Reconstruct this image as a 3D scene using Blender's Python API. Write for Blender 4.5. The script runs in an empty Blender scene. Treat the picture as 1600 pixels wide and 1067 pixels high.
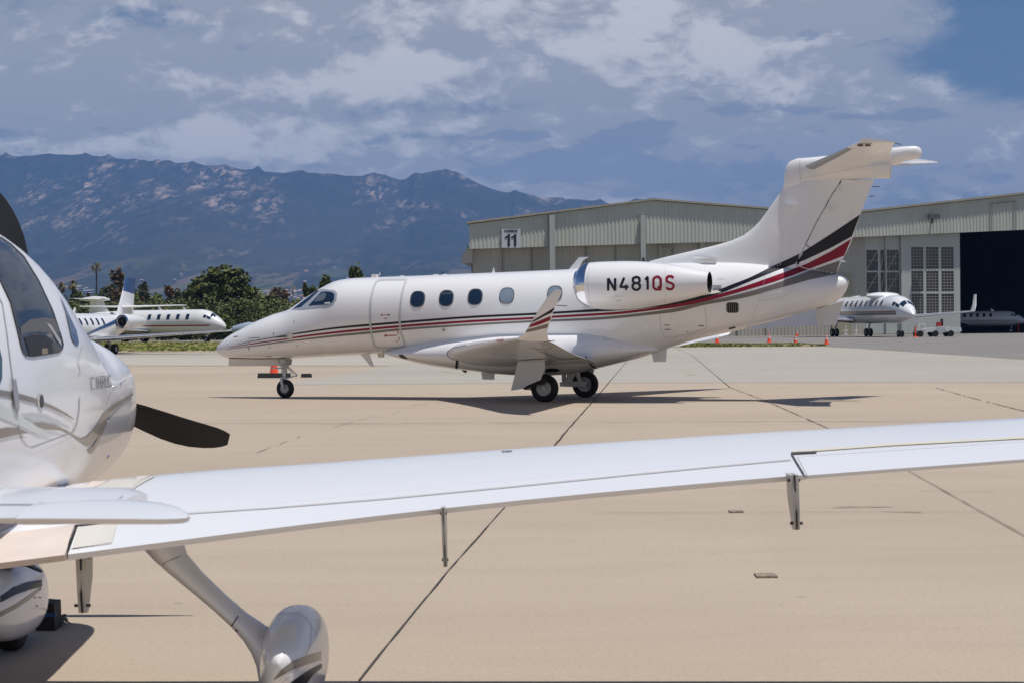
import bpy, bmesh, math, random
from mathutils import Vector, Matrix, noise
from mathutils.bvhtree import BVHTree
from mathutils.geometry import delaunay_2d_cdt

# ------------------------------------------------------------------ scene, camera, light
S = bpy.context.scene
COL = S.collection
V = Vector
R = math.radians
EYE = V((0.0, 0.0, 1.61))
F = 3111.0                       # focal length in pixels of a 1600 wide frame (70 mm)
CAMROT = Matrix.Rotation(R(90 - 0.525), 3, 'X') @ Matrix.Rotation(R(-0.5), 3, 'Z')
cam_d = bpy.data.cameras.new("camera")
cam_d.lens = 70.0
cam_d.sensor_width = 36.0
cam_d.clip_start = 0.1
cam_d.clip_end = 60000.0
cam_d.dof.use_dof = True
cam_d.dof.focus_distance = 40.0
cam_d.dof.aperture_fstop = 16.0
cam = bpy.data.objects.new("camera", cam_d)
COL.objects.link(cam)
cam.matrix_world = Matrix.Translation(EYE) @ CAMROT.to_4x4()
S.camera = cam

SUNV = V((0.228, -0.128, 1.0)).normalized()
sun_el = math.asin(SUNV.z)
sun_az = math.atan2(SUNV.x, SUNV.y)
sd = bpy.data.lights.new("sun", 'SUN')
sd.energy = 4.35
sd.angle = R(0.53)
sd.color = (1.0, 0.955, 0.89)
so = bpy.data.objects.new("sun", sd)
COL.objects.link(so)
so.rotation_euler = SUNV.to_track_quat('Z', 'Y').to_euler()

S.view_settings.view_transform = 'Standard'
S.view_settings.look = 'None'
S.view_settings.gamma = 1.0
S.view_settings.exposure = 0.0
S.render.resolution_x = 1024
S.render.resolution_y = 682
S.cycles.max_bounces = 6
S.cycles.diffuse_bounces = 3
S.cycles.glossy_bounces = 3
S.cycles.transmission_bounces = 4
S.cycles.volume_bounces = 0
S.cycles.transparent_max_bounces = 12
S.cycles.caustics_reflective = False
S.cycles.caustics_refractive = False
S.cycles.use_denoising = True


class NT:
    """small node tree helper"""
    def __init__(s, nt):
        s.nt = nt

    def n(s, t, **kw):
        d = s.nt.nodes.new(t)
        for k, v in kw.items():
            setattr(d, k, v)
        return d

    def l(s, a, b):
        s.nt.links.new(a, b)

    def m(s, op, a, b=None, c=None, clamp=False):
        d = s.n('ShaderNodeMath', operation=op)
        d.use_clamp = clamp
        for i, x in enumerate((a, b, c)):
            if x is None:
                continue
            if isinstance(x, (int, float)):
                d.inputs[i].default_value = x
            else:
                s.l(x, d.inputs[i])
        return d.outputs[0]

    def noise(s, vec, scale, detail=4, rough=0.5, dist=0.0):
        d = s.n('ShaderNodeTexNoise')
        d.inputs['Scale'].default_value = scale
        d.inputs['Detail'].default_value = detail
        d.inputs['Roughness'].default_value = rough
        d.inputs['Distortion'].default_value = dist
        if vec is not None:
            s.l(vec, d.inputs['Vector'])
        return d.outputs['Fac']

    def map(s, vec, scale=(1, 1, 1), loc=(0, 0, 0), rot=(0, 0, 0)):
        d = s.n('ShaderNodeMapping')
        d.inputs['Scale'].default_value = scale
        d.inputs['Location'].default_value = loc
        d.inputs['Rotation'].default_value = rot
        s.l(vec, d.inputs['Vector'])
        return d.outputs[0]

    def ramp(s, fac, stops, interp='LINEAR'):
        d = s.n('ShaderNodeValToRGB')
        cr = d.color_ramp
        cr.interpolation = interp
        while len(cr.elements) > len(stops):
            cr.elements.remove(cr.elements[-1])
        while len(cr.elements) < len(stops):
            cr.elements.new(0.5)
        for e, (p, c) in zip(cr.elements, stops):
            e.position = p
            e.color = (c, c, c, 1) if isinstance(c, (int, float)) else tuple(c) + (1,)
        s.l(fac, d.inputs[0])
        return d.outputs[0]

    def mix(s, fac, a, b, mode='MIX'):
        d = s.n('ShaderNodeMix', data_type='RGBA', blend_type=mode)
        for sock, x in ((d.inputs[0], fac), (d.inputs[6], a), (d.inputs[7], b)):
            if isinstance(x, (int, float)):
                sock.default_value = x
            elif isinstance(x, tuple):
                sock.default_value = tuple(x) + (1,)
            else:
                s.l(x, sock)
        return d.outputs[2]


# ------------------------------------------------------------------ sky
W = bpy.data.worlds.new("World")
S.world = W
W.use_nodes = True
W.node_tree.nodes.clear()
w = NT(W.node_tree)
sky = w.n('ShaderNodeTexSky', sky_type='NISHITA')
sky.sun_disc = False
sky.sun_elevation = sun_el
sky.sun_rotation = sun_az
sky.altitude = 10
sky.air_density = 1.0
sky.dust_density = 1.0
sky.ozone_density = 1.5
tc = w.n('ShaderNodeTexCoord')
sep = w.n('ShaderNodeSeparateXYZ')
w.l(tc.outputs['Generated'], sep.inputs[0])
hy = w.m('MAXIMUM', w.m('ABSOLUTE', sep.outputs[1]), 0.12)
cu = w.m('DIVIDE', sep.outputs[0], hy)
cv = w.m('DIVIDE', sep.outputs[2], hy)
cmb = w.n('ShaderNodeCombineXYZ')
w.l(cu, cmb.inputs[0])
w.l(cv, cmb.inputs[1])
uv = cmb.outputs[0]


def bump(cx, cy, rx, ry, vec_u=cu, vec_v=cv):
    """soft elliptical weight about a sky direction (given in pixels of the photo's layout)"""
    ux, uy = (cx - 800) / F, (505 - cy) / F
    a = w.m('DIVIDE', w.m('SUBTRACT', vec_u, ux), rx / F)
    b = w.m('DIVIDE', w.m('SUBTRACT', vec_v, uy), ry / F)
    q = w.m('ADD', w.m('MULTIPLY', a, a), w.m('MULTIPLY', b, b))
    return w.m('EXPONENT', w.m('MULTIPLY', q, -1.0))


def addup(items):
    acc = None
    for k, b in items:
        t = w.m('MULTIPLY', b, k)
        acc = t if acc is None else w.m('ADD', acc, t)
    return acc


CLOUD_NODES = (w, uv, cu, cv, bump, addup, sky)

n_big = w.noise(w.map(uv, (5.0, 13.0, 1)), 1.6, 7, 0.58, 0.3)
n_mid = w.noise(w.map(uv, (10.0, 20.0, 1), (3.1, 1.7, 0)), 2.6, 9, 0.6, 0.25)
n_drk = w.noise(w.map(uv, (9.0, 26.0, 1), (1.3, 8.7, 2)), 3.6, 8, 0.6, 0.2)
n_fin = w.noise(w.map(uv, (14.0, 24.0, 1), (7.0, 2.0, 5.0)), 5.0, 8, 0.65, 0.5)
base_b = addup([
    (0.42, bump(980, 60, 330, 90)), (0.25, bump(560, 60, 330, 60)), (0.30, bump(230, 130, 420, 60)),
    (0.25, bump(700, 240, 900, 70)), (0.5, bump(250, 228, 420, 36)), (-0.95, bump(1560, 70, 190, 110)), (-0.40, bump(130, 15, 240, 42)),
    (-0.28, bump(720, 172, 260, 22)), (-0.22, bump(330, 55, 160, 26)), (0.25, bump(1480, 230, 260, 60)),
    (-0.20, bump(560, 190, 120, 22)), (-0.25, bump(1500, 320, 200, 60)), (0.35, bump(1250, 170, 330, 60)), (0.3, bump(1450, 230, 220, 50))])
dens = w.m('ADD', w.m('MULTIPLY', w.m('SUBTRACT', n_big, 0.5), 2.6), w.m('ADD', base_b, 0.72))
dens = w.m('ADD', dens, w.m('MULTIPLY', w.m('SUBTRACT', n_fin, 0.5), 0.5))
mask = w.ramp(dens, [(0.10, 0.0), (0.75, 1.0)], 'EASE')
# brighter puffs and darker low shelves
puff_b = addup([(0.95, bump(630, 105, 70, 34)), (0.55, bump(560, 135, 190, 26)), (0.85, bump(335, 205, 85, 30)),
                (0.42, bump(480, 215, 90, 26)), (0.45, bump(1130, 95, 130, 60)), (0.25, bump(900, 60, 250, 70)),
                (0.35, bump(740, 250, 90, 22)), (0.32, bump(330, 236, 330, 22)), (0.25, bump(60, 215, 160, 26)), (0.3, bump(1010, 30, 200, 50)), (0.22, bump(350, 60, 180, 25))])
puff = w.m('ADD', w.m('ADD', puff_b, w.m('MULTIPLY', w.m('SUBTRACT', n_mid, 0.5), 2.6)), w.m('MULTIPLY', w.m('SUBTRACT', n_fin, 0.5), 0.9))
puffm = w.ramp(puff, [(0.05, 0.0), (0.62, 1.0)], 'EASE')
dark_b = addup([(0.72, bump(1000, 210, 60, 24)), (0.6, bump(930, 245, 110, 24)), (0.6, bump(860, 270, 120, 28)),
                (0.62, bump(1110, 280, 130, 34)), (0.45, bump(1240, 172, 140, 18)), (0.5, bump(830, 212, 120, 14)),
                (0.4, bump(1400, 190, 140, 22)), (0.35, bump(1420, 290, 200, 50)), (0.3, bump(640, 215, 120, 14)),
                (0.3, bump(920, 170, 50, 16)), (0.25, bump(60, 190, 120, 30))])
dark = w.m('ADD', dark_b, w.m('MULTIPLY', w.m('SUBTRACT', n_drk, 0.5), 2.3))
darkm = w.ramp(dark, [(0.26, 0.0), (0.52, 1.0)], 'EASE')
c_cloud = w.mix(puffm, (0.415, 0.430, 0.470), (0.74, 0.735, 0.74))
c_cloud = w.mix(w.m('MULTIPLY', darkm, 0.8), c_cloud, (0.27, 0.315, 0.40))
skyc = w.n('ShaderNodeVectorMath', operation='SCALE')
w.l(sky.outputs[0], skyc.inputs[0])
skyc.inputs['Scale'].default_value = 0.06
# clear sky seen through the gaps is deep blue away from the sun
c_blue = w.mix(1.0, skyc.outputs[0], (0.62, 0.76, 0.98), 'MULTIPLY')
low_sky = w.ramp(cv, [(0.19, 1.0), (0.45, 0.0)], 'EASE')      # unseen clouds overhead faded out to cut skylight and deepen the shadows
c_all = w.mix(w.m('MULTIPLY', w.m('MULTIPLY', mask, 0.95), low_sky), c_blue, c_cloud)
bg = w.n('ShaderNodeBackground')
w.l(c_all, bg.inputs['Color'])
bg.inputs['Strength'].default_value = 1.0
wo = w.n('ShaderNodeOutputWorld')
w.l(bg.outputs[0], wo.inputs['Surface'])


# ------------------------------------------------------------------ pixel <-> place helpers
def ray(x, y):
    """direction through a point of the photograph (1600 x 1067)"""
    return (CAMROT @ V(((x - 800.0) / F, (533.5 - y) / F, -1.0)))


def gp(x, y, z=0.0):
    d = ray(x, y)
    k = (z - EYE.z) / d.z
    return EYE + d * k


def at(x, y, Y):
    d = ray(x, y)
    return EYE + d * (Y / d.y)


# ------------------------------------------------------------------ materials
MATS = {}


def mat(name, col, rough=0.5, metal=0.0, coat=0.0, var=0.0, vscale=2.0, bumpk=0.0, bscale=40.0,
        col2=None, emit=None, spec=None, stretch=(1, 1, 1), coat_rough=0.06, trans=0.0):
    if name in MATS:
        return MATS[name]
    m = bpy.data.materials.new(name)
    m.use_nodes = True
    m.node_tree.nodes.clear()
    t = NT(m.node_tree)
    b = t.n('ShaderNodeBsdfPrincipled')
    o = t.n('ShaderNodeOutputMaterial')
    t.l(b.outputs[0], o.inputs[0])
    b.inputs['Base Color'].default_value = tuple(col) + (1,)
    b.inputs['Roughness'].default_value = rough
    b.inputs['Metallic'].default_value = metal
    b.inputs['Coat Weight'].default_value = coat
    b.inputs['Coat Roughness'].default_value = coat_rough
    if trans:
        b.inputs['Transmission Weight'].default_value = trans
    if spec is not None:
        b.inputs['Specular IOR Level'].default_value = spec
    if emit:
        b.inputs['Emission Color'].default_value = tuple(emit) + (1,)
        b.inputs['Emission Strength'].default_value = 1.0
    tcn = t.n('ShaderNodeTexCoord')
    if var or col2:
        vec = t.map(tcn.outputs['Object'], stretch)
        f = t.noise(vec, vscale, 6, 0.6)
        c2 = col2 if col2 else tuple(max(0, c * (1 - var)) for c in col)
        fr = t.ramp(f, [(0.35, 0.0), (0.68, 1.0)])
        t.l(t.mix(fr, tuple(col), tuple(c2)), b.inputs['Base Color'])
        rr = t.m('ADD', t.m('MULTIPLY', f, 0.12), rough - 0.06)
        t.l(rr, b.inputs['Roughness'])
    if bumpk:
        bn = t.n('ShaderNodeBump')
        bn.inputs['Strength'].default_value = bumpk
        bn.inputs['Distance'].default_value = 0.02
        t.l(t.noise(t.map(tcn.outputs['Object'], stretch), bscale, 4, 0.6), bn.inputs['Height'])
        t.l(bn.outputs[0], b.inputs['Normal'])
    MATS[name] = m
    return m


def tree_of(name):
    m = bpy.data.materials.new(name)
    m.use_nodes = True
    m.node_tree.nodes.clear()
    t = NT(m.node_tree)
    b = t.n('ShaderNodeBsdfPrincipled')
    o = t.n('ShaderNodeOutputMaterial')
    t.l(b.outputs[0], o.inputs[0])
    MATS[name] = m
    return m, t, b


WHITE = mat('white_aircraft_paint', (0.80, 0.80, 0.81), 0.26, coat=0.6, var=0.035, vscale=1.2)
WHITE2 = mat('aged_white_paint', (0.72, 0.72, 0.72), 0.34, coat=0.35, var=0.06, vscale=1.5)
CREAM = mat('cream_panel_paint', (0.70, 0.67, 0.60), 0.35, coat=0.3, var=0.05)
BLACKP = mat('black_paint', (0.009, 0.010, 0.016), 0.38, coat=0.1, spec=0.35)
REDP = mat('dark_red_paint', (0.24, 0.004, 0.024), 0.38, coat=0.1, spec=0.3)
GREYP = mat('warm_grey_paint', (0.19, 0.172, 0.158), 0.38, coat=0.1, spec=0.35)
TAUPE = mat('taupe_metallic_paint', (0.22, 0.20, 0.18), 0.3, coat=0.4)
SILVERP = mat('silver_grey_paint', (0.50, 0.53, 0.57), 0.3, coat=0.4)
BLUEP = mat('blue_paint', (0.03, 0.085, 0.22), 0.3, coat=0.4)
SEAM = mat('panel_seam_dark', (0.06, 0.06, 0.06), 0.7)
SEAML = mat('panel_seam_light', (0.42, 0.42, 0.43), 0.6)
SEALG = mat('door_seal_grey', (0.52, 0.54, 0.54), 0.5)
CHROME = mat('polished_metal', (0.80, 0.80, 0.82), 0.12, metal=1.0)
STEEL = mat('gear_metal', (0.42, 0.42, 0.42), 0.42, metal=0.6, var=0.25, vscale=12)
GEARW = mat('gear_white_paint', (0.60, 0.60, 0.60), 0.45, var=0.15, vscale=8)
DARKM = mat('dark_metal', (0.05, 0.05, 0.052), 0.5, metal=0.4)
TYRE = mat('tyre_rubber', (0.018, 0.018, 0.019), 0.8, var=0.3, vscale=20, bumpk=0.3)
RUBBER = mat('black_rubber', (0.02, 0.02, 0.021), 0.75, var=0.3, vscale=14)
GLASS = mat('dark_tinted_glass', (0.012, 0.027, 0.055), 0.06, spec=0.5, coat=0.5, coat_rough=0.02)
GLASSB = mat('shaded_window_glass', (0.24, 0.31, 0.38), 0.12, coat=1.0, coat_rough=0.03, var=0.2, vscale=3)
FRAMEB = mat('window_frame_paint', (0.33, 0.36, 0.42), 0.35, coat=0.3)
ORANGE = mat('cone_orange', (0.88, 0.085, 0.025), 0.5)
REFLW = mat('reflective_white', (0.75, 0.75, 0.75), 0.4)
BLACKHOLE = mat('dark_cavity', (0.006, 0.006, 0.006), 0.9)
LAMPR = mat('red_lens', (0.55, 0.03, 0.03), 0.15, coat=1.0)
LAMPC = mat('clear_lens', (0.6, 0.6, 0.6), 0.08, coat=1.0, metal=0.3)
PLACARD = mat('placard_red', (0.40, 0.02, 0.03), 0.5)
PROPB = mat('propeller_black', (0.016, 0.016, 0.018), 0.45, var=0.2, vscale=5)


# ------------------------------------------------------------------ mesh builder
def frame_of(o):
    while o.parent is not None:
        o = o.parent
    return Matrix.Translation(o.location) @ o.rotation_euler.to_matrix().to_4x4()


NACA = [(0.0, 0.0), (0.008, 0.028), (0.025, 0.046), (0.06, 0.067), (0.11, 0.083), (0.18, 0.0945), (0.27, 0.0998),
        (0.37, 0.0985), (0.48, 0.090), (0.60, 0.0755), (0.72, 0.057), (0.84, 0.0355), (0.93, 0.018), (1.0, 0.0045)]


def naca(c):
    for (a, ya), (b, yb) in zip(NACA, NACA[1:]):
        if c <= b:
            return ya + (yb - ya) * (c - a) / (b - a)
    return NACA[-1][1]


class MB:
    def __init__(s):
        s.v, s.f, s.mi = [], [], []
        s.cur = 0

    def add(s, vs, fs):
        k = len(s.v)
        s.v += [V(q) for q in vs]
        s.f += [tuple(i + k for i in f) for f in fs]
        s.mi += [s.cur] * len(fs)
        return s

    def loft(s, rings, cap=True, closed=True):
        n = len(rings[0])
        vs = [p for r in rings for p in r]
        fs = []
        m = n if closed else n - 1
        for i in range(len(rings) - 1):
            for j in range(m):
                a, b = i * n + j, i * n + (j + 1) % n
                fs.append((a, b, b + n, a + n))
        if cap:
            fs.append(tuple(range(n - 1, -1, -1)))
            fs.append(tuple((len(rings) - 1) * n + j for j in range(n)))
        return s.add(vs, fs)

    def box(s, c, d, rot=None):
        c = V(c)
        vs = []
        for x in (-.5, .5):
            for y in (-.5, .5):
                for z in (-.5, .5):
                    p = V((x * d[0], y * d[1], z * d[2]))
                    vs.append(c + (rot @ p if rot else p))
        return s.add(vs, [(0, 1, 3, 2), (4, 6, 7, 5), (0, 4, 5, 1), (2, 3, 7, 6), (0, 2, 6, 4), (1, 5, 7, 3)])

    def tube(s, pts, rad, n=10, cap=True, flat=1.0):
        pts = [V(p) for p in pts]
        if isinstance(rad, (int, float)):
            rad = [rad] * len(pts)
        rings = []
        up = None
        for i, p in enumerate(pts):
            t = (pts[min(i + 1, len(pts) - 1)] - pts[max(i - 1, 0)]).normalized()
            if up is None:
                up = V((0, 0, 1)) if abs(t.z) < 0.9 else V((1, 0, 0))
            a = (up - t * up.dot(t)).normalized()
            b = t.cross(a)
            up = a
            rings.append([p + (a * math.cos(2 * math.pi * k / n) + b * math.sin(2 * math.pi * k / n) * flat) * rad[i]
                          for k in range(n)])
        return s.loft(rings, cap)

    def lathe(s, c, axis, prof, n=28, a0=0.0, cap=True):
        """prof: (distance along the axis, radius)"""
        c, t = V(c), V(axis).normalized()
        up = V((0, 0, 1)) if abs(t.z) < 0.9 else V((1, 0, 0))
        a = (up - t * up.dot(t)).normalized()
        b = t.cross(a)
        rings = [[c + t * d + (a * math.cos(a0 + 2 * math.pi * k / n) + b * math.sin(a0 + 2 * math.pi * k / n)) * r
                  for k in range(n)] for d, r in prof]
        return s.loft(rings, cap)

    def prism(s, poly, ext):
        """closed polygon of points pushed along ext"""
        poly = [V(p) for p in poly]
        e = V(ext)
        n = len(poly)
        vs = poly + [p + e for p in poly]
        fs = [tuple(range(n - 1, -1, -1)), tuple(range(n, 2 * n))]
        fs += [(i, (i + 1) % n, n + (i + 1) % n, n + i) for i in range(n)]
        return s.add(vs, fs)

    def foil(s, secs, c0=0.0, c1=1.0, nc=14, camber=0.0, te_h=0.0):
        """secs: (LE, TE, thickness ratio, up[, c0, c1]); the piece of the aerofoil between chord fractions"""
        rings = []
        for sec in secs:
            le, te, th, up = V(sec[0]), V(sec[1]), sec[2], V(sec[3]).normalized()
            a0, a1 = (sec[4], sec[5]) if len(sec) > 4 else (c0, c1)
            ch = (te - le).length
            cs = []
            for i in range(nc + 1):
                q = i / nc
                if a0 < 0.01:
                    q = 1 - math.cos(q * math.pi / 2)
                cs.append(a0 + (a1 - a0) * q)
            upz = [le + (te - le) * c + up * (naca(c) * th * 5 * 0.2 * 5 * ch * 1.0 + te_h * c + camber * ch * 4 * c * (1 - c)) for c in cs]
            cl = [min(c, 1 - te_h * 2.2 / ch) for c in cs] if te_h else cs
            lo = [le + (te - le) * c + up * (-naca(c) * th * 5 * 0.2 * 5 * ch * 1.0 - te_h * c + camber * ch * 4 * c * (1 - c)) for c in cl]
            rings.append(upz + lo[::-1][(0 if a1 < 1 else 0):(-1 if a0 < 0.01 else None)])
        return s.loft(rings, True)

    def ball(s, c, r, n=12, m=8):
        c = V(c)
        r = V((r, r, r)) if isinstance(r, (int, float)) else V(r)
        rings = []
        for i in range(m + 1):
            p = math.pi * (i + 0.02) / (m + 0.04)
            rings.append([c + V((r.x * math.sin(p) * math.cos(2 * math.pi * k / n),
                                 r.y * math.sin(p) * math.sin(2 * math.pi * k / n), -r.z * math.cos(p))) for k in range(n)])
        return s.loft(rings, True)

    def build(s, name, material=None, parent=None, smooth=True, angle=38, loc=None, label=None):
        me = bpy.data.meshes.new(name)
        if parent is not None:
            inv = frame_of(parent).inverted()
            vs = [inv @ p for p in s.v]
        elif loc is not None:
            L = V(loc)
            vs = [p - L for p in s.v]
        else:
            vs = s.v
        me.from_pydata([tuple(p) for p in vs], [], s.f)
        mats = material if isinstance(material, (list, tuple)) else [material]
        for mm in mats:
            me.materials.append(mm)
        if len(mats) > 1:
            me.polygons.foreach_set('material_index', s.mi)
        bm = bmesh.new()
        bm.from_mesh(me)
        bmesh.ops.recalc_face_normals(bm, faces=bm.faces)
        bm.to_mesh(me)
        bm.free()
        if smooth:
            me.polygons.foreach_set('use_smooth', [True] * len(me.polygons))
            me.set_sharp_from_angle(angle=R(angle))
        me.update()
        o = bpy.data.objects.new(name, me)
        COL.objects.link(o)
        if parent is not None:
            o.parent = parent
        elif loc is not None:
            o.location = loc
        if label:
            o['label'] = label
        return o


def tag(o, label=None, cat=None, group=None, kind=None):
    if label:
        o['label'] = label
    if cat:
        o['category'] = cat
    if group:
        o['group'] = group
    if kind:
        o['kind'] = kind
    return o


def thing(name, loc, label, cat, group=None, rz=0.0):
    o = bpy.data.objects.new(name, None)
    COL.objects.link(o)
    o.location = loc
    o.rotation_euler = (0, 0, rz)
    o.empty_display_size = 0.3
    return tag(o, label, cat, group)


def copy_tree(o, parent=None):
    c = o.copy()
    COL.objects.link(c)
    c.parent = parent
    for ch in [k for k in COL.objects if k.parent == o]:
        copy_tree(ch, c)
    return c


def lerp_tab(tab, x):
    """tab: sorted rows (x, a, b, ...) -> interpolated row, smooth (catmull style) where inside"""
    if x <= tab[0][0]:
        return tab[0][1:]
    if x >= tab[-1][0]:
        return tab[-1][1:]
    for i in range(len(tab) - 1):
        if x <= tab[i + 1][0]:
            p0, p1 = tab[max(i - 1, 0)], tab[i]
            p2, p3 = tab[i + 1], tab[min(i + 2, len(tab) - 1)]
            h = p2[0] - p1[0]
            u = (x - p1[0]) / h
            out = []
            for k in range(1, len(p1)):
                d = (p2[k] - p1[k]) / h
                m1 = 0.5 * (d + (p1[k] - p0[k]) / (p1[0] - p0[0])) if p0 is not p1 else d
                m2 = 0.5 * (d + (p3[k] - p2[k]) / (p3[0] - p2[0])) if p3 is not p2 else d
                if d == 0:
                    m1 = m2 = 0
                else:
                    if m1 / d < 0: m1 = 0
                    if m2 / d < 0: m2 = 0
                    m1 = math.copysign(min(abs(m1), 3 * abs(d)), d) if m1 else 0
                    m2 = math.copysign(min(abs(m2), 3 * abs(d)), d) if m2 else 0
                a, b = p1[k], p2[k]
                out.append((2 * u**3 - 3 * u**2 + 1) * a + (u**3 - 2 * u**2 + u) * h * m1
                           + (-2 * u**3 + 3 * u**2) * b + (u**3 - u**2) * h * m2)
            return tuple(out)


# ------------------------------------------------------------------ decals laid on a built surface
def bvh_of(objs):
    vs, fs = [], []
    for o in objs:
        fm = frame_of(o)
        k = len(vs)
        vs += [fm @ v.co for v in o.data.vertices]
        fs += [tuple(i + k for i in p.vertices) for p in o.data.polygons]
    return BVHTree.FromPolygons(vs, fs)


def cast(bvh, x, y, off):
    d = ray(x, y).normalized()
    loc, nor, idx, dist = bvh.ray_cast(EYE, d)
    if loc is None:
        return None
    if nor.dot(d) > 0:
        nor = -nor
    return loc + nor * off


def decal(name, poly, bvh, off, material, parent, step=4.0, label=None, maxedge=0.4, holes=None):
    """fill a polygon (photo pixels) with triangles and lay it on the surface"""
    pts = []
    n = len(poly)
    for i in range(n):
        a, b = V(poly[i]), V(poly[(i + 1) % n])
        k = max(1, int((b - a).length / step))
        for j in range(k):
            pts.append(a + (b - a) * (j / k))
    ne = len(pts)
    xs = [p.x for p in pts]
    ys = [p.y for p in pts]

    def inside(px, py):
        c = False
        j = ne - 1
        for i in range(ne):
            if (pts[i].y > py) != (pts[j].y > py) and px < (pts[j].x - pts[i].x) * (py - pts[i].y) / (pts[j].y - pts[i].y) + pts[i].x:
                c = not c
            j = i
        return c
    inner = []
    gx = min(xs) + step * 0.5
    while gx < max(xs):
        gy = min(ys) + step * 0.5
        while gy < max(ys):
            if inside(gx, gy):
                inner.append(V((gx, gy)))
            gy += step
        gx += step
    res = delaunay_2d_cdt(pts + inner, [], [list(range(ne))], 1, 1e-5)
    vs2, fs2 = res[0], res[2]
    mb = MB()
    world = [cast(bvh, p.x, p.y, off) for p in vs2]
    keep = []
    for f in fs2:
        if any(world[i] is None for i in f):
            continue
        if max((world[f[i]] - world[f[i - 1]]).length for i in range(len(f))) > maxedge:
            continue
        keep.append(f)
    if not keep:
        return None
    used = sorted({i for f in keep for i in f})
    rm = {u: k for k, u in enumerate(used)}
    mb.add([world[u] for u in used], [tuple(rm[i] for i in f) for f in keep])
    return mb.build(name, material, parent, label=label)


def ribbon(mb, path, width, bvh, off, step=3.0, maxedge=0.4, closed=False):
    pts = [V(p[:2]) for p in path]
    if closed:
        pts.append(pts[0].copy())
    d = [pts[0]]
    for a, b in zip(pts, pts[1:]):
        k = max(1, int((b - a).length / step))
        d += [a + (b - a) * (j / k) for j in range(1, k + 1)]
    prev = None
    for i, p in enumerate(d):
        t = d[min(i + 1, len(d) - 1)] - d[max(i - 1, 0)]
        if closed and i in (0, len(d) - 1):
            t = d[1] - d[-2]
        t = t.normalized() if t.length > 0 else V((1, 0))
        nn = V((-t.y, t.x)) * (width / 2)
        q = [cast(bvh, (p + nn).x, (p + nn).y, off), cast(bvh, (p - nn).x, (p - nn).y, off)]
        if None in q:
            prev = None
            continue
        if prev and (q[0] - prev[0]).length < maxedge and (q[1] - prev[1]).length < maxedge:
            mb.add([prev[0], prev[1], q[1], q[0]], [(0, 1, 2, 3)])
        prev = q
    return mb


def rrect(x0, y0, x1, y1, r=0.42, n=5, skew=0.0):
    """rounded rectangle outline in pixels"""
    w_, h_ = (x1 - x0), (y1 - y0)
    rx, ry = w_ * r, h_ * r
    out = []
    for cx, cy, a in ((x1 - rx, y0 + ry, -90), (x1 - rx, y1 - ry, 0), (x0 + rx, y1 - ry, 90), (x0 + rx, y0 + ry, 180)):
        for i in range(n + 1):
            t = R(a + 90 * i / n)
            px, py = cx + rx * math.cos(t), cy + ry * math.sin(t)
            out.append((px + skew * ((y0 + y1) / 2 - py), py))
    return out


def smooth2(pts, k=4, closed=False):
    """catmull-rom through 2D/3D points"""
    P = [V(p) for p in pts]
    out = []
    n = len(P)
    rng = n if closed else n - 1
    for i in range(rng):
        p0 = P[(i - 1) % n] if closed or i > 0 else P[0]
        p1, p2 = P[i % n], P[(i + 1) % n]
        p3 = P[(i + 2) % n] if closed or i + 2 < n else P[-1]
        for j in range(k):
            t = j / k
            out.append(0.5 * ((2 * p1) + (p2 - p0) * t + (2 * p0 - 5 * p1 + 4 * p2 - p3) * t * t
                              + (3 * p1 - p0 - 3 * p2 + p3) * t**3))
    if not closed:
        out.append(P[-1])
    return out


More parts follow.
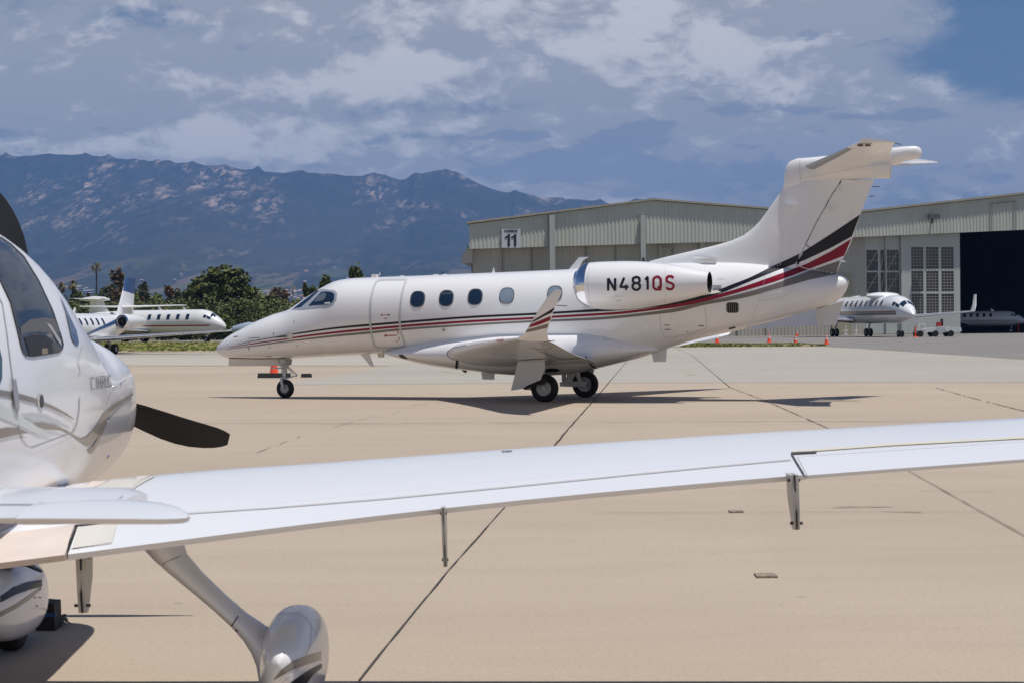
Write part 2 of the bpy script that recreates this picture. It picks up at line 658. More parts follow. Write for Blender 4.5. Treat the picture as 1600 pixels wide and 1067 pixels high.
STROKES = {
    'N': [[(0, 0), (0, 1)], [(0, 1), (1, 0)], [(1, 0), (1, 1)]],
    '4': [[(0.75, 0), (0.75, 0.42)], [(0.5, 1), (0, 0.24), (1.05, 0.24)]],
    '8': [[(0.3, 1), (0.08, 0.9), (0.05, 0.68), (0.3, 0.53), (0.7, 0.53), (0.95, 0.68), (0.92, 0.9), (0.7, 1), (0.3, 1)],
          [(0.3, 0.53), (0.03, 0.38), (0.03, 0.15), (0.3, 0), (0.7, 0), (0.97, 0.15), (0.97, 0.38), (0.7, 0.53)]],
    '1': [[(0.1, 0.78), (0.85, 1), (0.85, 0)]],
    'Q': [[(0.3, 1), (0.03, 0.82), (0.03, 0.18), (0.3, 0), (0.7, 0), (0.97, 0.18), (0.97, 0.82), (0.7, 1), (0.3, 1)],
          [(0.62, 0.24), (1.0, -0.06)]],
    'S': [[(0.97, 0.86), (0.72, 1), (0.28, 1), (0.04, 0.84), (0.05, 0.66), (0.28, 0.54), (0.72, 0.46), (0.96, 0.34),
           (0.97, 0.16), (0.72, 0), (0.28, 0), (0.02, 0.14)]],
    'C': [[(1, 0.84), (0.72, 1), (0.26, 1), (0.02, 0.82), (0.02, 0.18), (0.26, 0), (0.72, 0), (1, 0.16)]],
    'I': [[(0.5, 0), (0.5, 1)]],
    'R': [[(0, 0), (0, 1), (0.7, 1), (0.95, 0.86), (0.95, 0.62), (0.7, 0.48), (0, 0.48)], [(0.5, 0.48), (1, 0)]],
    'U': [[(0, 1), (0, 0.18), (0.26, 0), (0.74, 0), (1, 0.18), (1, 1)]],
    '0': [[(0.3, 1), (0.03, 0.82), (0.03, 0.18), (0.3, 0), (0.7, 0), (0.97, 0.18), (0.97, 0.82), (0.7, 1), (0.3, 1)]],
    '7': [[(0, 1), (1, 1), (0.35, 0)]],
    'T': [[(0, 1), (1, 1)], [(0.5, 1), (0.5, 0)]],
    'H': [[(0, 0), (0, 1)], [(1, 0), (1, 1)], [(0, 0.5), (1, 0.5)]],
    'A': [[(0, 0), (0.5, 1), (1, 0)], [(0.18, 0.33), (0.82, 0.33)]],
    'G': [[(1, 0.84), (0.72, 1), (0.26, 1), (0.02, 0.82), (0.02, 0.18), (0.26, 0), (0.72, 0), (1, 0.18), (1, 0.46), (0.6, 0.46)]],
    'E': [[(1, 1), (0, 1), (0, 0), (1, 0)], [(0, 0.52), (0.85, 0.52)]],
}

# ------------------------------------------------------------------ ground
def sheet(name, pts, z, material, kind='structure'):
    """flat polygon; pts are (X, Y) in metres, z its height"""
    me = bpy.data.meshes.new(name)
    me.from_pydata([(p[0], p[1], z) for p in pts], [], [tuple(range(len(pts)))])
    me.materials.append(material)
    o = bpy.data.objects.new(name, me)
    COL.objects.link(o)
    o['kind'] = kind
    return o


_a, _b = gp(560, 1067).xy, gp(866, 698).xy
SLAB_ANG = -math.atan2((_b - _a).y, (_b - _a).x)


def pave_material(name, c1, c2, c3, speck=0.25, streak=0.25, rough=0.85):
    m, t, b = tree_of(name)
    tcn = t.n('ShaderNodeTexCoord')
    p = tcn.outputs['Object']
    big = t.noise(t.map(p, (0.05, 0.13, 1)), 1.0, 6, 0.6)
    mid = t.noise(t.map(p, (0.35, 0.8, 1), (4, 2, 0)), 1.0, 7, 0.65)
    col = t.mix(t.ramp(big, [(0.38, 0.0), (0.62, 1.0)]), c1, c2)
    col = t.mix(t.m('MULTIPLY', t.ramp(mid, [(0.45, 0.0), (0.75, 1.0)]), 0.55), col, c3)
    # fine aggregate
    g1 = t.noise(p, 38.0, 5, 0.75)
    g2 = t.noise(p, 160.0, 3, 0.8)
    gg = t.m('ADD', t.m('MULTIPLY', t.m('SUBTRACT', g1, 0.5), speck), t.m('MULTIPLY', t.m('SUBTRACT', g2, 0.5), speck * 2.2))
    gv = t.n('ShaderNodeCombineColor')
    k = t.m('ADD', gg, 1.0)
    for i in range(3):
        t.l(k, gv.inputs[i])
    col = t.mix(1.0, col, gv.outputs[0], 'MULTIPLY')
    # brushed and rubbed streaks across the slabs
    st = t.noise(t.map(p, (0.09, 1.6, 1), (0, 9, 0), (0, 0, 0.05)), 1.0, 5, 0.6)
    col = t.mix(t.m('MULTIPLY', t.ramp(st, [(0.56, 0.0), (0.8, 1.0)]), streak), col, tuple(x * 0.62 for x in c1))
    # slab to slab tone
    sv = t.n('ShaderNodeVectorMath', operation='FLOOR')
    t.l(t.map(p, (1 / 7.6, 1 / 7.6, 0), (0.38, 0.1, 0), (0, 0, SLAB_ANG)), sv.inputs[0])
    wn = t.n('ShaderNodeTexWhiteNoise', noise_dimensions='2D')
    t.l(sv.outputs[0], wn.inputs['Vector'])
    col = t.mix(t.m('MULTIPLY', wn.outputs['Value'], 0.16), col, c3)
    # small dark stains
    vo = t.n('ShaderNodeTexVoronoi')
    vo.inputs['Scale'].default_value = 0.8
    t.l(p, vo.inputs['Vector'])
    sp = t.ramp(vo.outputs['Distance'], [(0.012, 1.0), (0.035, 0.0)])
    col = t.mix(t.m('MULTIPLY', sp, 0.5), col, tuple(x * 0.45 for x in c1))
    t.l(col, b.inputs['Base Color'])
    b.inputs['Roughness'].default_value = rough
    bn = t.n('ShaderNodeBump')
    bn.inputs['Strength'].default_value = 0.25
    bn.inputs['Distance'].default_value = 0.004
    t.l(t.m('ADD', g1, g2), bn.inputs['Height'])
    t.l(bn.outputs[0], b.inputs['Normal'])
    return m


M_TAN = pave_material('tan_concrete', (0.395, 0.322, 0.245), (0.435, 0.358, 0.275), (0.350, 0.282, 0.213), 0.75, 0.22)
M_GREYC = pave_material('grey_concrete', (0.365, 0.335, 0.285), (0.395, 0.365, 0.315), (0.31, 0.287, 0.245), 0.2, 0.4)
M_PALEC = pave_material('pale_concrete', (0.43, 0.39, 0.33), (0.40, 0.36, 0.305), (0.36, 0.325, 0.275), 0.2, 0.35)
M_ASPH = pave_material('asphalt', (0.20, 0.187, 0.172), (0.235, 0.22, 0.20), (0.16, 0.15, 0.14), 0.2, 0.5)
M_SOIL = pave_material('dry_soil', (0.17, 0.155, 0.085), (0.12, 0.125, 0.06), (0.24, 0.19, 0.13), 0.3, 0.2, 0.95)

sheet('ground', [(-16000, -300), (16000, -300), (16000, 2600), (-16000, 2600)], -0.03, M_SOIL)


def gpoly(pts, back=None):
    return [gp(x, y).xy for x, y in pts]


YG0, YG1 = gp(-200, 551).y, gp(1290, 541).y
sheet('apron', [(-90, -30), (90, -30)] + [tuple(gp(x, y).xy) for x, y in
      ((2300, 600), (1290, 541.3), (1100, 543), (900, 545), (350, 549.6), (-300, 552.5))], 0.0, M_TAN)
sheet('old_concrete_lane', gpoly([(-700, 562), (-300, 571), (300, 571.5), (612, 571.5), (527, 587), (459, 598), (459, 601),
      (800, 598.5), (1200, 597.5), (1600, 597), (1900, 600), (2200, 596), (1600, 562.3), (1290, 541.6), (1100, 543.3),
      (900, 545.4), (350, 550), (-300, 553), (-700, 556)]), 0.004, M_GREYC)
sheet('pale_concrete_patch', gpoly([(-600, 568), (-300, 570.6), (300, 571), (610, 571), (660, 566), (900, 562.5), (560, 557.5),
      (200, 558.5), (-500, 562)]), 0.008, M_PALEC)
sheet('taxiway_asphalt', gpoly([(1292, 541), (1100, 537.5), (1000, 536.5), (700, 535), (300, 534.5), (-500, 536), (-500, 533.2),
      (300, 531.8), (700, 528), (900, 523), (2300, 516), (2900, 560), (2300, 599.5), (1600, 561.7)]), 0.004, M_ASPH)

# worn marking and joints, each a thin strip lying on the slabs
M_JOINT = mat('joint_filler', (0.085, 0.07, 0.055), 0.9, var=0.4, vscale=3)
M_JOINTL = mat('joint_sealant_pale', (0.52, 0.50, 0.45), 0.9, var=0.3, vscale=1)
M_WEED = mat('weed_green', (0.07, 0.10, 0.03), 0.9)
M_YEL = mat('worn_yellow_paint', (0.60, 0.42, 0.13), 0.8, var=0.2)
M_RUB = mat('tyre_mark', (0.30, 0.25, 0.20), 0.85, var=0.3)


def joint(mb, pts, wid, wob=0.3, z=0.012, rnd=random.Random(3), gaps=0.0, step=0.35):
    pts = [gp(x, y).xy for x, y in pts]
    d = [pts[0]]
    for a, b in zip(pts, pts[1:]):
        k = max(2, int((b - a).length / step))
        d += [a + (b - a) * (j / k) for j in range(1, k + 1)]
    prev = None
    for i, p in enumerate(d):
        t = (d[min(i + 1, len(d) - 1)] - d[max(i - 1, 0)]).normalized()
        nn = V((-t.y, t.x))
        ww = wid * (0.55 + 0.9 * rnd.random())
        c = p + nn * wob * wid * 2 * (noise.noise(V((p.x * 0.9, p.y * 0.9, 3.3))))
        q = (c + nn * ww / 2, c - nn * ww / 2)
        if prev and rnd.random() >= gaps:
            mb.add([(*prev[0], z), (*prev[1], z), (*q[1], z), (*q[0], z)], [(0, 1, 2, 3)])
        prev = q
    return mb


jm = MB()
joint(jm, [(560, 1067), (700, 893), (790, 792)], 0.009)
joint(jm, [(866, 698), (884, 675), (931, 622), (968, 578), (990, 552)], 0.022)
joint(jm, [(1052, 543), (1080, 554), (1140, 605), (1198, 627), (1300, 672)], 0.017, gaps=0.05)
joint(jm, [(1412, 732), (1510, 787), (1610, 843), (1800, 945)], 0.009)
joint(jm, [(1462, 606), (1520, 622), (1602, 643), (1760, 680)], 0.025, gaps=0.1)
joint(jm, [(848, 803), (1100, 802), (1310, 800.5), (1538, 801)], 0.009, wob=1.4, gaps=0.12)
joint(jm, [(1100, 766), (1240, 767)], 0.007, wob=1.5, gaps=0.5)
joint(jm, [(1436, 767.5), (1500, 768.5), (1610, 769)], 0.010, wob=1.6, gaps=0.15)
joint(jm, [(500, 662.5), (880, 661.5), (1200, 659), (1510, 660)], 0.018, wob=1.0, gaps=0.3)
joint(jm, [(459, 601.5), (800, 599), (1200, 598), (1600, 597.5)], 0.03, wob=1.0, gaps=0.25)
joint(jm, [(400, 708), (470, 682), (560, 657), (640, 640)], 0.010, gaps=0.4)
joint(jm, [(1140, 603), (1200, 605), (1245, 605)], 0.03, wob=2.0, gaps=0.3)
joint(jm, [(640, 634), (690, 628), (742, 622)], 0.02, gaps=0.2)
for y in (553.5, 558, 562.5):
    joint(jm, [(940, y + 4), (1250, y + 2), (1600, y + 8)], 0.04, wob=0.5, gaps=0.45)
joint(jm, [(0, 571.4), (300, 571.6), (610, 571.5)], 0.06, wob=0.4, gaps=0.1)
joint(jm, [(830, 587), (1000, 586), (1400, 584)], 0.04, gaps=0.7)
joint(jm, [(60, 556), (350, 554.5)], 0.12, gaps=0.2)
tag(jm.build('pavement_joint', M_JOINT, smooth=False), kind='structure')
jp = MB()
joint(jp, [(300, 661), (500, 661), (900, 659.5), (1200, 657.5), (1590, 657)], 0.05, wob=0.5, gaps=0.1, z=0.010)
tag(jp.build('sealed_joint', M_JOINTL, smooth=False), kind='structure')
ym = MB()
for x0, x1, y in ((1071, 1086, 585.5), (690, 704, 581.5), (720, 726, 586)):
    a, b = gp(x0, y).xy, gp(x1, y).xy
    ym.add([(a.x, a.y, .014), (b.x, b.y, .014), (b.x, b.y + .28, .014), (a.x, a.y + .28, .014)], [(0, 1, 2, 3)])
tag(ym.build('yellow_marking', M_YEL, smooth=False), kind='structure')
tm = MB()
joint(tm, [(1300, 793), (1350, 792), (1395, 792)], 0.035, wob=0.3, z=0.010)
joint(tm, [(1380, 799), (1440, 800.4)], 0.03, wob=0.3, z=0.010)
tag(tm.build('rubber_scuff', M_RUB, smooth=False), kind='structure')
# small square patches set in the slab
for (x, y, sx, sy) in ((1196.5, 900, 0.10, 0.17), (1150, 799.5, 0.09, 0.14)):
    p = gp(x, y)
    mb = MB().box((p.x, p.y, 0.003), (sx * 1.3, sy, 0.02))
    o = mb.build('core_patch', mat('rough_patch', (0.36, 0.29, 0.22), 0.9, col2=(0.15, 0.11, 0.08), vscale=45), loc=(p.x, p.y, 0))
    tag(o, 'small square dark patch in the open tan concrete ' + ('nearest the camera' if y > 850 else 'on the long crack line'), 'patch')


def tuft_patch(name, poly_px, n, h, seed, mat_, label=None):
    """grass: many narrow blades on a strip of ground"""
    rnd = random.Random(seed)
    P = [gp(x, y).xy for x, y in poly_px]
    xs, ys = [p.x for p in P], [p.y for p in P]
    mb = MB()
    cnt = 0
    while cnt < n:
        x, y = rnd.uniform(min(xs), max(xs)), rnd.uniform(min(ys), max(ys))
        c, j = False, len(P) - 1
        for i in range(len(P)):
            if (P[i].y > y) != (P[j].y > y) and x < (P[j].x - P[i].x) * (y - P[i].y) / (P[j].y - P[i].y) + P[i].x:
                c = not c
            j = i
        if not c:
            continue
        cnt += 1
        g = 0.35 + 0.9 * max(0, 0.5 + noise.noise(V((x * 0.35, y * 0.2, seed))))
        hh = h * g * rnd.uniform(0.5, 1.3)
        a = rnd.uniform(0, math.pi)
        ww = rnd.uniform(0.08, 0.22)
        dx, dy = math.cos(a) * ww, math.sin(a) * ww
        lx, ly = rnd.uniform(-.1, .1), rnd.uniform(-.1, .1)
        mb.add([(x - dx, y - dy, 0), (x + dx, y + dy, 0), (x + dx * .5 + lx, y + dy * .5 + ly, hh), (x - dx * .6 + lx, y - dy * .6 + ly, hh * .8)],
               [(0, 1, 2, 3)])
    o = mb.build(name, mat_, smooth=False)
    o['kind'] = 'stuff'
    if label:
        o['label'] = label
    return o


def leaf_mat(name, c1, c2, c3=None, scale=0.6, fine=3.0):
    m, t, b = tree_of(name)
    tcn = t.n('ShaderNodeTexCoord')
    p = tcn.outputs['Object']
    col = t.mix(t.ramp(t.noise(p, scale, 3, 0.6), [(0.38, 0.0), (0.62, 1.0)]), c1, c2)
    if c3:
        col = t.mix(t.ramp(t.noise(p, fine, 4, 0.7), [(0.5, 0.0), (0.72, 1.0)]), col, c3)
    t.l(col, b.inputs['Base Color'])
    b.inputs['Roughness'].default_value = 0.65
    b.inputs['Specular IOR Level'].default_value = 0.3
    return m


M_GRASS = leaf_mat('field_grass', (0.20, 0.235, 0.05), (0.29, 0.27, 0.09), (0.40, 0.32, 0.18), 0.25, 0.9)
M_GRASSG = leaf_mat('green_grass', (0.19, 0.235, 0.04), (0.29, 0.27, 0.09), (0.36, 0.28, 0.17), 0.10, 0.35)
left_strip = [(-500, 551.5), (-300, 552.5), (350, 549.5), (900, 545), (1100, 543), (1290, 541.2), (1290, 540.4), (1292, 539.8), (1000, 536.7), (700, 535.2), (300, 534.7), (-500, 536)]
sheet('verge', [tuple(gp(x, y).xy) for x, y in left_strip], -0.004, leaf_mat('verge_turf', (0.20, 0.215, 0.06), (0.28, 0.26, 0.10), (0.34, 0.27, 0.17), 0.12, 0.5))
sheet('verge_edge', [tuple(gp(x, y).xy) for x, y in ((-400, 552.2), (350, 549.5), (900, 545), (1290, 541.2), (1290, 540.7), (900, 543.4), (350, 547.6), (-400, 550.2))],
      0.002, mat('bare_soil', (0.42, 0.33, 0.25), 0.95, var=0.35, vscale=0.7))
tuft_patch('grass', [(-300, 551), (350, 548.4), (700, 545.8), (700, 535.4), (300, 535), (-500, 536)], 24000, 0.11, 5, M_GRASSG)
tuft_patch('grass', [(1000, 543.1), (1100, 542.2), (1289, 540.8), (1289, 539.9), (1000, 537.0)], 12000, 0.14, 6, M_GRASS)


# ------------------------------------------------------------------ hills and mountains
RIDGE = [(-2500, 225), (-1200, 215), (-600, 222), (-200, 232), (0, 240), (100, 236), (200, 246), (300, 254), (400, 262), (500, 268), (570, 270),
         (600, 270.5), (628, 277), (645, 273), (660, 268), (676, 263.5), (690, 262), (703, 264), (716, 265), (728, 270), (745, 279), (770, 290), (800, 300),
         (830, 300), (850, 303), (872, 306), (900, 306), (930, 309), (948, 313), (962, 314.5), (985, 311), (1012, 309), (1030, 313),
         (1100, 330), (1200, 345), (1300, 356), (1450, 372), (1700, 395), (2200, 430), (3200, 460), (6000, 470)]


def ridged(p, oct_=5):
    a, f, s, wgt = 0.5, 1.0, 0.0, 1.0
    for i in range(oct_):
        nn = 1.0 - abs(noise.noise(p * f)) * 2.0
        nn = nn * nn * wgt
        wgt = min(1.0, max(0.0, nn * 1.6))
        s += nn * a
        f *= 2.07
        a *= 0.52
    return s


def terrain():
    cols = []
    x = -3600.0
    while x < 3800:
        cols.append(x)
        x += 4.0 if -60 < x < 1080 else (12.0 if -300 < x < 1700 else 60.0)
    rows = 300
    nr = rows
    verts, faces = [], []
    for x in cols:
        ry = lerp_tab(RIDGE, x)[0]
        hor = 505 - 0.0087 * (x - 800)
        E = hor - ry + (ridged(V((x * 0.021, 3.1, 0.4)), 5) - 0.6) * 10.0 * min(1, (hor - ry) / 150)
        for j in range(nr):
            u = j / (nr - 1)
            D = 1500.0 * (7.2 ** u)
            # rise of the ground seen as pixels above the horizon
            X = (x - 800) / F * D
            s = V((X * 0.00078, D * 0.00026, 1.3))
            rg = ridged(s + V((noise.noise(s * 0.7) * 0.8, noise.noise(s * 0.7 + V((5, 5, 5))) * 0.8, 0)), 6)
            lo = noise.fractal(V((X * 0.0011, D * 0.0009, 7.7)), 1.0, 2.0, 4)
            k = max(0.0, (D - 1700) / 1500.0)
            foot = 34 * min(1, k) ** 1.3 + 34 * min(1, max(0, (D - 3400) / 2400)) ** 1.2
            kk = min(1.0, max(0.0, (D - 5300) / (9600 - 5300)))
            mtn = (E - 68) * (kk ** 1.12) if E > 68 else 0
            foot = min(foot, E * (0.5 + 0.5 * kk))
            amp = 5 + 120 * (kk ** 0.75) * max(0.0, (1 - kk)) ** 0.8 * 1.3
            e = foot + mtn + (rg - 0.55) * amp * min(1, E / 120) * (1 if D > 5300 else 0.4 * min(1, max(0, k)))
            e += lo * 5 * min(1, k) * (1 - kk * 0.8)
            if D > 9600:
                e = E * (1 - (D - 9600) / 1200 * 0.35)
            elif kk > 0.93:
                q = (kk - 0.93) / 0.07
                e = e * (1 - q) + E * q
            z = 1.61 + max(e, -0.6 if D < 2300 else 0.3) * D / F
            if D < 1750:
                z = -0.5 + (z + 0.5) * 0.0
            verts.append((X, D, z))
    nc = len(cols)
    for i in range(nc - 1):
        for j in range(nr - 1):
            a = i * nr + j
            faces.append((a, a + nr, a + nr + 1, a + 1))
    # far skirt
    me = bpy.data.meshes.new('mountains')
    me.from_pydata(verts, [], faces)
    me.polygons.foreach_set('use_smooth', [True] * len(me.polygons))
    m, t, b = tree_of('chaparral_slope')
    tcn = t.n('ShaderNodeTexCoord')
    geo = t.n('ShaderNodeNewGeometry')
    p = tcn.outputs['Object']
    sp = t.n('ShaderNodeSeparateXYZ')
    t.l(p, sp.inputs[0])
    big = t.noise(t.map(p,(1,.3,1)), 0.0012, 5, 0.6)
    col = t.mix(t.ramp(big, [(0.35, 0.0), (0.65, 1.0)]), (0.020, 0.027, 0.014), (0.045, 0.047, 0.026))
    scr = t.noise(t.map(p,(1,.25,1)), 0.012, 6, 0.7)
    col = t.mix(t.m('MULTIPLY', t.ramp(scr, [(0.45, 0.0), (0.7, 1.0)]), 0.6), col, (0.080, 0.074, 0.044))
    # pale sandstone breaking through the brush, mostly high up
    r1 = t.noise(t.map(p, (1, 0.16, 1.3)), 0.0026, 5, 0.68, 0.6)
    r2 = t.noise(t.map(p, (1, 0.12, 0.7)), 0.030, 4, 0.75)
    alt = t.ramp(t.m('DIVIDE', sp.outputs[2], 1000.0), [(0.14, 0.0), (0.30, 0.55), (0.62, 1.0)])
    r3 = t.noise(t.map(p, (1, 0.14, 0.9), (3, 3, 3)), 0.009, 4, 0.7, 0.4)
    rr = t.m('MULTIPLY', t.ramp(r1, [(0.47, 0.0), (0.62, 1.0)]), t.ramp(r3, [(0.44, 0.0), (0.6, 1.0)]))
    rk = t.m('MULTIPLY', t.m('MULTIPLY', rr, t.ramp(r2, [(0.47, 0.0), (0.58, 1.0)])), alt)
    col = t.mix(rk, col, (0.50, 0.375, 0.30))
    # cleared fields and tracks on the lower slopes
    f1 = t.noise(t.map(p, (1, 0.10, 1)), 0.006, 6, 0.62)
    low = t.ramp(t.m('DIVIDE', sp.outputs[2], 1000.0), [(0.02, 1.0), (0.17, 0.8), (0.22, 0.0)])
    fl = t.m('MULTIPLY', t.ramp(f1, [(0.54, 0.0), (0.60, 1.0)]), low)
    col = t.mix(t.m('MULTIPLY', fl, 0.55), col, (0.27, 0.185, 0.115))
    f2 = t.noise(t.map(p, (1, 0.10, 1), (99, 5, 0)), 0.007, 6, 0.62)
    fl2 = t.m('MULTIPLY', t.ramp(f2, [(0.55, 0.0), (0.60, 1.0)]), low)
    col = t.mix(t.m('MULTIPLY', fl2, 0.7), col, (0.12, 0.135, 0.055))
    t.l(col, b.inputs['Base Color'])
    b.inputs['Roughness'].default_value = 0.95
    b.inputs['Specular IOR Level'].default_value = 0.1
    bn = t.n('ShaderNodeBump')
    bn.inputs['Strength'].default_value = 0.9
    bn.inputs['Distance'].default_value = 30.0
    t.l(t.noise(t.map(p, (1, .3, 1)), 0.010, 8, 0.72), bn.inputs['Height'])
    t.l(bn.outputs[0], b.inputs['Normal'])
    me.materials.append(m)
    o = bpy.data.objects.new('mountains', me)
    COL.objects.link(o)
    o['kind'] = 'structure'
    return o


MOUNT = terrain()
MB_BVH = bvh_of([MOUNT])

# ------------------------------------------------------------------ air
hz = MB().box((0, 5200, 450), (34000, 11600, 906))
o = hz.build('haze', None, smooth=False)
hm = bpy.data.materials.new('haze')
hm.use_nodes = True
hm.node_tree.nodes.clear()
ht = NT(hm.node_tree)
pv = ht.n('ShaderNodeVolumePrincipled')
pv.inputs['Color'].default_value = (0.24, 0.48, 1.0, 1)
pv.inputs['Density'].default_value = 9.0e-5
pv.inputs['Anisotropy'].default_value = 0.0
ho = ht.n('ShaderNodeOutputMaterial')
ht.l(pv.outputs[0], ho.inputs['Volume'])
o.data.materials.clear()
o.data.materials.append(hm)
o['kind'] = 'stuff'

# ------------------------------------------------------------------ the twin jet in the middle
JX, JY, JA = 1.12, 41.9, R(159.0)
JET = thing('business_jet', (JX, JY, 0), 'white twin-engine business jet with black, red and grey stripes, parked broadside on the concrete', 'jet', rz=JA)
JF = V((math.cos(JA), math.sin(JA), 0))          # towards the nose
JL = V((-math.sin(JA), math.cos(JA), 0))         # towards its left wing, the near side
JO = V((JX, JY, 0))
UP = V((0, 0, 1))


def jp3(s, t, z):
    """s metres aft of the wheels, t metres to the near side, z up"""
    return JO - JF * s + JL * t + UP * z


def jl(x, y, t=0.0):
    """(s, z) of a photograph point on the plane t metres to the near side of the centre line"""
    d = ray(x, y)
    k = ((JO + JL * t) - EYE).dot(JL) / d.dot(JL)
    p = EYE + d * k
    return -(p - JO).dot(JF), p.z


def jw(x, y, t=0.0):
    s_, z_ = jl(x, y, t)
    return jp3(s_, t, z_)


TOPP = [(338.3, 546), (340, 541), (344, 536.3), (356.6, 526), (378.5, 514), (405, 500.8), (430, 491), (454, 483.5), (477, 468), (499, 453.5),
        (515, 444.2), (527, 439.5), (544, 436), (582, 433.8), (634, 431.9), (730, 428), (804, 425), (889, 421.2), (960, 417), (1040, 412),
        (1100, 410.2), (1160, 411), (1203, 414.5), (1260, 421), (1300, 428), (1315, 431), (1322, 434.5), (1326.2, 440)]
BOTP = [(338.3, 547), (340, 551), (345, 555), (356.6, 559.6), (400, 561), (447, 560), (490, 557.8), (564, 553.8), (607, 552.4), (700, 552),
        (800, 553), (900, 558), (972, 562), (1029, 549), (1085, 531.5), (1141, 519), (1197, 505), (1272, 483), (1309, 470), (1319, 459),
        (1324.5, 448), (1326.2, 441)]
tp = sorted(jl(x, y) for x, y in TOPP)
bp = sorted(jl(x, y) for x, y in BOTP)
S0, S1 = tp[0][0], tp[-1][0]
WID = [(0.0, 0.02), (0.12, 0.12), (0.4, 0.24), (1.0, 0.40), (1.8, 0.56), (2.6, 0.70), (3.3, 0.78), (4.2, 0.815), (9.4, 0.815), (10.6, 0.76),
       (11.6, 0.63), (12.6, 0.47), (13.5, 0.33), (14.1, 0.255), (14.4, 0.21), (14.54, 0.14), (14.6, 0.02)]


def sec_of(s):
    zt = lerp_tab(tp, s)[0]
    zb = lerp_tab(bp, s)[0]
    u = (s - S0) / (S1 - S0) * 14.6
    wv = lerp_tab(WID, u)[0]
    return zt, zb, wv


NSEC = 44
rings = []
ss = [S0 + (S1 - S0) * q for q in [0.0, .002, .005, .010, .018, .028, .042] + [0.06 + 0.9 * i / 84 for i in range(85)] + [.972, .982, .99, .995, .998, 1.0]]
for s_ in ss:
    zt, zb, wv = sec_of(s_)
    u = (s_ - S0) / (S1 - S0) * 14.6
    zc = zb + (zt - zb) * (0.44 if u < 3.2 else (0.50 if u < 10 else 0.52))
    nexp = 2.0 + (0.25 if 3 < u < 10.5 else 0.0)
    ring = []
    for k in range(NSEC):
        a = 2 * math.pi * k / NSEC
        ca, sa = math.cos(a), math.sin(a)
        t_ = wv * math.copysign(abs(ca) ** (2 / nexp), ca)
        h = (zt - zc) if sa > 0 else (zc - zb)
        z_ = zc + h * math.copysign(abs(sa) ** (2 / nexp), sa)
        ring.append(jp3(s_, t_, z_))
    rings.append(ring)
FUS = MB().loft(rings).build('fuselage', WHITE, JET, angle=60)

# belly fairing under and round the wing root
fa = [(606, 552.6, 549.5, .28), (614, 555, 547, .46), (625, 558, 544, .60), (645, 563.5, 538, .72), (672, 570, 529, .80), (706, 575.5, 522, .87), (755, 581, 517, .93), (791, 584.8, 514, .96),
      (850, 586.5, 512, .98), (895, 583.5, 511, .97), (931, 575.5, 512, .94), (960, 568.5, 516, .87), (990, 561, 524, .74), (1015, 553.5, 534, .55), (1032, 549, 543, .35)]
rows = []
for x, yb, yt, wv in fa:
    s_, zb = jl(x, yb)
    rows.append((s_, zb, jl(x, yt)[1] + 0.02, wv))
rings = []
for i in range(61):
    s_ = rows[0][0] + (rows[-1][0] - rows[0][0]) * i / 60
    zb, zt, wv = lerp_tab(rows, s_)
    zc = zb + (zt - zb) * 0.40
    ring = []
    for k in range(40):
        a = 2 * math.pi * k / 40
        ca, sa = math.cos(a), math.sin(a)
        n_ = 2.0 + 0.55 * min(1, max(0, (i - 14) / 14))
        t_ = wv * math.copysign(abs(ca) ** (2 / n_), ca)
        h = (zt - zc) if sa > 0 else (zc - zb)
        ring.append(jp3(s_, t_, zc + h * math.copysign(abs(sa) ** (2 / n_), sa)))
    rings.append(ring)
FAIR = MB().loft(rings).build('belly_fairing', WHITE, JET, angle=60)


def mirror(o, name=None):
    """the same part on the far side of the jet"""
    c = o.copy()
    c.data = o.data.copy()
    COL.objects.link(c)
    for v in c.data.vertices:
        v.co.y = -v.co.y
    bm = bmesh.new()
    bm.from_mesh(c.data)
    bmesh.ops.reverse_faces(bm, faces=bm.faces)
    bm.to_mesh(c.data)
    bm.free()
    c.parent = o.parent
    return c


# wings: sections as near-side photograph points of leading and trailing edge
wsec = [(0.55, (688, 553), (934, 569), .155), (1.0, (702, 548.5), (925, 562.5), .15), (2.6, (733, 541.5), (905, 556.5), .14),
        (4.6, (768, 534.8), (884, 547), .13), (6.2, (793, 531.2), (868, 538), .125), (7.1, (808, 528.8), (857.5, 532.5), .12)]
secs = []
TS = lambda t: t if t < 0.9 else 0.9 + (t - 0.9) * 0.86
for t_, le, te, th in wsec:
    t_ = TS(t_)
    secs.append((jw(*le, t_), jw(*te, t_), th, UP))
wtip = [(7.38, (820, 520.5), (854.5, 520), .10, 50), (7.55, (829, 505), (858.5, 507), .095, 68), (7.70, (843, 483), (864.5, 487), .09, 74),
        (7.84, (857, 462.5), (872, 470), .085, 77), (7.90, (867.5, 453), (878.5, 454.5), .07, 78)]
lets = []
for t_, le, te, th, ang in wtip:
    t_ = TS(t_)
    up = JL * -math.sin(R(ang)) + UP * math.cos(R(ang))
    lets.append((jw(*le, t_), jw(*te, t_), th, up))
WING = MB().foil(secs, 0.0, 0.72, nc=16).build('wing', WHITE, JET, angle=45)
f_in = MB().foil(secs[1:4], 0.722, 1.0, nc=6).build('flap', WHITE, JET, angle=45)
f_out = MB().foil(secs[3:6], 0.722, 1.0, nc=6).build('aileron', WHITE, JET, angle=45)
LET = MB().foil([secs[-1]] + lets, nc=14).build('winglet', WHITE, JET, angle=50)
# root trailing piece
RT = MB().foil(secs[0:2], 0.722, 1.0, nc=6).build('wing_root_fillet', WHITE, JET, angle=45)
for o in (WING, f_in, f_out, LET, RT):
    mirror(o)

